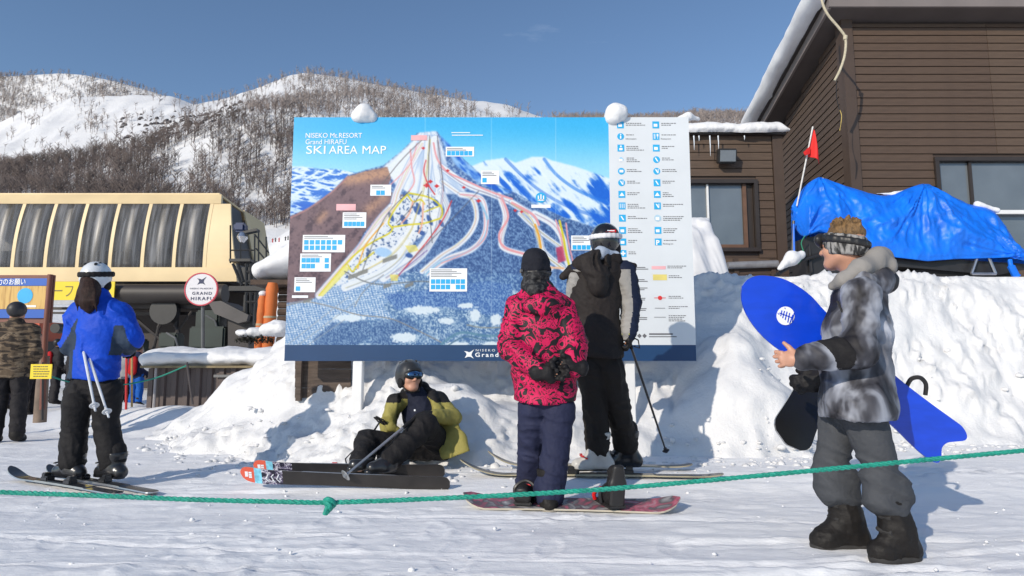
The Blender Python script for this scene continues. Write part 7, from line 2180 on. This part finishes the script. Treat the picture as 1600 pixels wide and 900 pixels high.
# blue swallow-tail board under the far arm
YBD = 3.64
out_ = [(1160, 447), (1168, 437), (1182, 431), (1200, 431), (1222, 435), (1245, 446), (1268, 463), (1292, 489), (1340, 534), (1405, 592), (1450, 627), (1490, 656), (1504, 667), (1511, 680), (1508, 688), (1494, 690), (1480, 692), (1472, 700), (1471, 714), (1466, 723), (1454, 719), (1430, 700), (1393, 664), (1330, 612), (1280, 578), (1240, 560), (1210, 541), (1185, 518), (1167, 492), (1159, 468)]
bb = empty('swallowtail_snowboard', P(1335, 580, YBD), 'bright blue swallow-tail snowboard with round white emblem, carried under the arm', 'snowboard')
oc = [Vector((v.x, v.y, 0)) for v in spline([Vector((a, b, 0)) for a, b in out_ + [out_[0]]], 3)][:-1]
def bp_(a, b, dy=0):
    t_ = ((a - 1160) + (b - 440)) / 630.0
    p_ = P(a, b, 1.0 / (1 / 3.69 + (1 / 3.56 - 1 / 3.69) * t_))
    return p_ + Vector((0, dy, 0))
mb = MB()
top_ = [bp_(v.x, v.y) for v in oc]
mb.prism(top_, (0, .013, 0))
BLUEB = M('board_blue', (.002, .052, .60), .32, .10, 7, .12, 3, coat=.35, stretch=(1, 1, 3))
bo = mb.build('deck', BLUEB, bb)
mb = MB(); ring_ = [bp_(1227 + 14 * math.cos(a * math.tau / 28) , 493.5 + 14.5 * math.sin(a * math.tau / 28), -.004) for a in range(28)]
mb.prism(ring_, (0, .002, 0)); em = mb.build('emblem', WPR, bo)
for (a, b, w_) in (((1217, 489), (1238, 497), 1.6), ((1221, 485), (1219, 494), 1.5), ((1225, 486), (1222, 497), 1.5), ((1229, 487), (1226, 500), 1.5), ((1233, 489), (1230, 504), 1.5), ((1238, 492), (1233, 506), 1.6), ((1240, 489), (1237, 503), 1.4), ((1225, 481), (1226.5, 482.5), 1.4), ((1217, 492), (1214.5, 489), 1.3)):
    mb = MB(); mb.tube([bp_(*a, -.006), bp_(*b, -.006)], w_ * .0018, 5); mb.build('emblem_mark', BLUEB, em)
mb = MB(); mb.tube(spline([bp_(1420, 604, .02), bp_(1424, 592, .0), bp_(1434, 590, -.02), bp_(1443, 600, -.02), bp_(1445, 617, -.004)], 6), .012, 8); mb.build('leash_loop', BLACK, bb, True)
# black board hanging from the gloved hand
sb2, _ = snowboard('snowboard', 'black snowboard with rounded end held low in the gloved hand of the walking rider', P(1285, 610, 3.74) + Vector((.0, .1, 0)), P(1232, 700, 3.54) - P(1300, 560, 3.84), (0.25, 1, .3), .84, .25, [BLKCLOTH, M('board_black', (.010, .010, .011), .4, .1), M('edge_steel', (.5, .5, .5), .3, metal=.8)], .015)

# ================================================================ people by the lift, further off
def simple_person(label, px, py_foot, py_head, Y, top, bot, hat, F=(0, 1, 0), group='people waiting by the lift station', lean=0, arms=.0, pack=None, head_=True, extra=None):
    H = (py_foot - py_head) / 1000 * Y
    k = H / 1.72
    b = P(px, py_foot, Y); Fv = Vector(F).normalized(); Rt = Fv.cross(Vector((0, 0, 1)))
    def q(r_, f_, z_): return b + (Rt * r_ + Fv * f_ + Vector((lean * z_, 0, z_))) * k
    J = dict(F=Fv, headc=q(0, .02, 1.60), neck=q(0, 0, 1.44), chest=q(0, 0, 1.25), waist=q(0, 0, 1.05), pelvis=q(0, 0, .92), shL=q(-.18, 0, 1.38), shR=q(.18, 0, 1.38), elL=q(-.24, 0 + arms, 1.10), elR=q(.24, arms, 1.10), wrL=q(-.18, .15 + arms, .93), wrR=q(.18, .15 + arms, .93), hipL=q(-.09, 0, .88), hipR=q(.09, 0, .88), knL=q(-.11, .03, .48), knR=q(.11, .0, .48), anL=q(-.12, 0, .10), anR=q(.12, -.03, .10), toeL=q(-.13, .16, .04), toeR=q(.13, .13, .04))
    rt = person_root(label, b, group)
    s = SDF(); body_prims(s, J, .9 * k); head_prims(s, J['headc'], Fv, (0, 0, 1), k)
    for h_ in 'LR': hand_prims(s, J['wr' + h_], Fv * .5 + Vector((0, 0, -1)), Rt * (1 if h_ == 'L' else -1), Fv, k, (.5,) * 4)
    sdf_obj('body', s, .013, SKIN, rt)
    s = SDF(); s.chain([J['pelvis'] - Vector((0, 0, .05)), J['chest'], q(0, 0, 1.36)], [.19 * k, .19 * k, .13 * k], .06, (Fv, .7)); s.cap(J['shL'], J['shR'], .085 * k, .085 * k, .05); s.cap(J['neck'], q(0, 0, 1.48), .08 * k, .075 * k, .04)
    for h_ in 'LR': s.chain([J['sh' + h_], J['el' + h_], J['wr' + h_]], [.08 * k, .066 * k, .05 * k], .03)
    s.cut(q(0, 0, .80), (0, 0, -1)); sdf_obj('jacket', s, .014, top, rt, folds(.016, 6, 6, 8, int(px) + 3))
    trousers(rt, J, bot, [.10 * k, .082 * k, .08 * k], .9, .05, folds(.016, 7, 7, 8, int(px)), .16 * k, .015)
    for h_ in 'LR':
        s = SDF(); s.chain([J['an' + h_] + Vector((0, 0, .1)), J['an' + h_], J['toe' + h_]], [.075 * k, .07 * k, .05 * k], .04); s.cut(b + Vector((0, 0, .0)), (0, 0, -1)); sdf_obj('boot', s, .014, BTBLK, rt)
        s = SDF(); hand_prims(s, J['wr' + h_], Fv * .5 + Vector((0, 0, -1)), Rt * (1 if h_ == 'L' else -1), Fv, 1.1 * k, (.5,) * 4, 1.4); sdf_obj('glove', s, .011, BLKGLOVE, rt)
    s = SDF(); s.ell(J['headc'] + Vector((0, 0, .04)) - Fv * .02, (.10 * k, .115 * k, .105 * k)); s.sub(J['headc'] + Fv * .12 - Vector((0, 0, .05)), (.09, .08, .08)); s.cut(J['headc'] - Vector((0, 0, .05)), (0, 0, -1)); sdf_obj('helmet', s, .012, hat, rt)
    if pack is not None:
        s = SDF(); s.chain([q(0, -.17, 1.30), q(0, -.19, 1.0)], [.12 * k, .13 * k], .04, (Fv, .6)); sdf_obj('backpack', s, .014, pack, rt)
    if extra: extra(rt, J, q, k)
    return rt
CAMO = pattern('brown_camo', [(.38, (.035, .026, .020)), (.48, (.12, .085, .055)), (.58, (.20, .15, .10)), (.66, (.07, .05, .038))], 9, .6, .8, 'CONSTANT', .3, 40, (.7, .7, 2.2))
simple_person('person in brown camouflage jacket and dark helmet at the left picture edge', 8, 692, 478, 7.6, CAMO, cloth('near_black', (.02, .018, .02)), M('helmet_dull', (.03, .028, .03), .5), (-.35, 1, 0), None, 0, -.03)
BLK2 = cloth('black_cloth_2', (.022, .02, .022)); REDP = cloth('red_panel', (.42, .012, .015)); NV2 = cloth('navy_cloth', (.012, .016, .05)); GR2 = cloth('grey_cloth', (.30, .30, .31)); BL2 = cloth('blue_cloth', (.01, .10, .42))
simple_person('person in black jacket with red trim beside the pale timber post', 83, 632, 533, 12.6, BLK2, BLK2, BLACK, (.6, .8, 0), pack=REDP)
simple_person('person in dark clothes bending beside the notice board post', 40, 650, 522, 11.0, BLK2, BLK2, BLACK, (.9, .2, 0), lean=.05)
simple_person('person in black half hidden by the arm of the blue skier', 105, 640, 540, 12.4, BLK2, BLK2, M('helmet_grey2', (.10, .09, .09), .5), (.3, 1, 0), lean=.1)
simple_person('person with red and navy backpack behind the marker poles', 211, 636, 541, 13.0, NV2, BL2, M('helmet_darkbr', (.035, .025, .022), .5), (.2, 1, 0), pack=REDP)
simple_person('person in grey and orange left of the one with the backpack', 193, 634, 545, 13.3, GR2, BLK2, M('helmet_orange', (.45, .10, .05), .5), (.0, 1, 0))
simple_person('person in black jacket by the orange vehicle', 18, 640, 530, 12.8, BLK2, NV2, BLACK, (0, 1, 0))
# skiers far up the slope
for k, (px, py, c_) in enumerate(((426, 375, 'r'), (430.5, 374, 'b'), (436, 374, 'r'), (446, 372, 'b'), (450, 371, 'b'))):
    Yv = 205
    b = P(px, py + 3, Yv)
    b.z -= 0
    s = SDF(); s.chain([b + Vector((0, 0, 1.45)), b + Vector((0, 0, .9))], [.22, .18], .1); s.chain([b + Vector((-.1, 0, .9)), b + Vector((-.2, 0, -.3))], [.18, .14], .1); s.chain([b + Vector((.1, 0, .9)), b + Vector((.2, 0, -.3))], [.18, .14], .1); s.ell(b + Vector((0, 0, 1.85)), (.17, .17, .2)); s.cap(b + Vector((-.2, 0, 1.5)), b + Vector((-.5, -.2, 1.0)), .12, .1); s.cap(b + Vector((.2, 0, 1.5)), b + Vector((.5, -.2, 1.0)), .12, .1)
    o_ = sdf_obj('person', s, .09, REDP if c_ == 'r' else BLK2, None, base=b); o_.scale = (.62,) * 3; tag(o_, 'tiny skier in %s far up the white slope, number %s from the hut' % ('red' if c_ == 'r' else 'black', ['one', 'two', 'three', 'four', 'five'][k]), 'person', 'tiny skiers on the far slope')

# ================================================================ the green rope across the foreground
YRp = 1.32
line = spline([P(-120, 763, YRp), P(0, 769, YRp), P(140, 774, YRp), P(300, 780.5, YRp), P(440, 784, YRp), P(520, 785, YRp), P(680, 779, YRp), P(860, 770, YRp), P(1000, 760, YRp), P(1200, 742, YRp), P(1400, 723, YRp), P(1600, 704, YRp), P(1720, 692, YRp)], 90)
ROPE = M('green_rope_fibre', (.012, .30, .215), .6, .22, 60, .5, 160)
rope = empty('green_rope', P(513, 785, YRp), 'green twisted rope with a knot stretched across the foreground', 'rope')
for k in range(3):
    pts = []
    acc_ = 0
    for i, p in enumerate(line):
        if i: acc_ += (line[i] - line[i - 1]).length
        a = acc_ / .021 * math.tau / 1.0 * .55 + k * math.tau / 3
        pts.append(p + Vector((0, math.cos(a) * .0023, math.sin(a) * .0023)))
    mb = MB(); mb.tube(pts, .0028, 6); mb.build('strand', ROPE, rope, True)
kn = empty('knot', P(514, 787, YRp)); kn.parent = rope; kn.location -= rope.location
c0_ = P(515, 786, YRp - .004)
mb = MB()
mb.tube(spline([c0_ + Vector(q) * .72 for q in ((-.014, 0, .004), (-.004, -.012, .013), (.010, -.010, .008), (.012, .002, -.006), (.0, .010, -.012), (-.010, .004, -.004), (-.006, -.010, .004), (.006, -.014, -.004), (.004, -.004, -.016))], 8), .0048, 8); mb.build('loop', ROPE, kn, True)
for e in ((-.007, -.004, -.021), (-.001, -.002, -.018)):
    mb = MB(); mb.tube([c0_ + Vector((-.002, -.005, -.004)), c0_ + Vector((-.005, -.005, -.012)), c0_ + Vector(e)], [.0045, .0045, .0055], 8); mb.build('frayed_end', ROPE, kn, True)
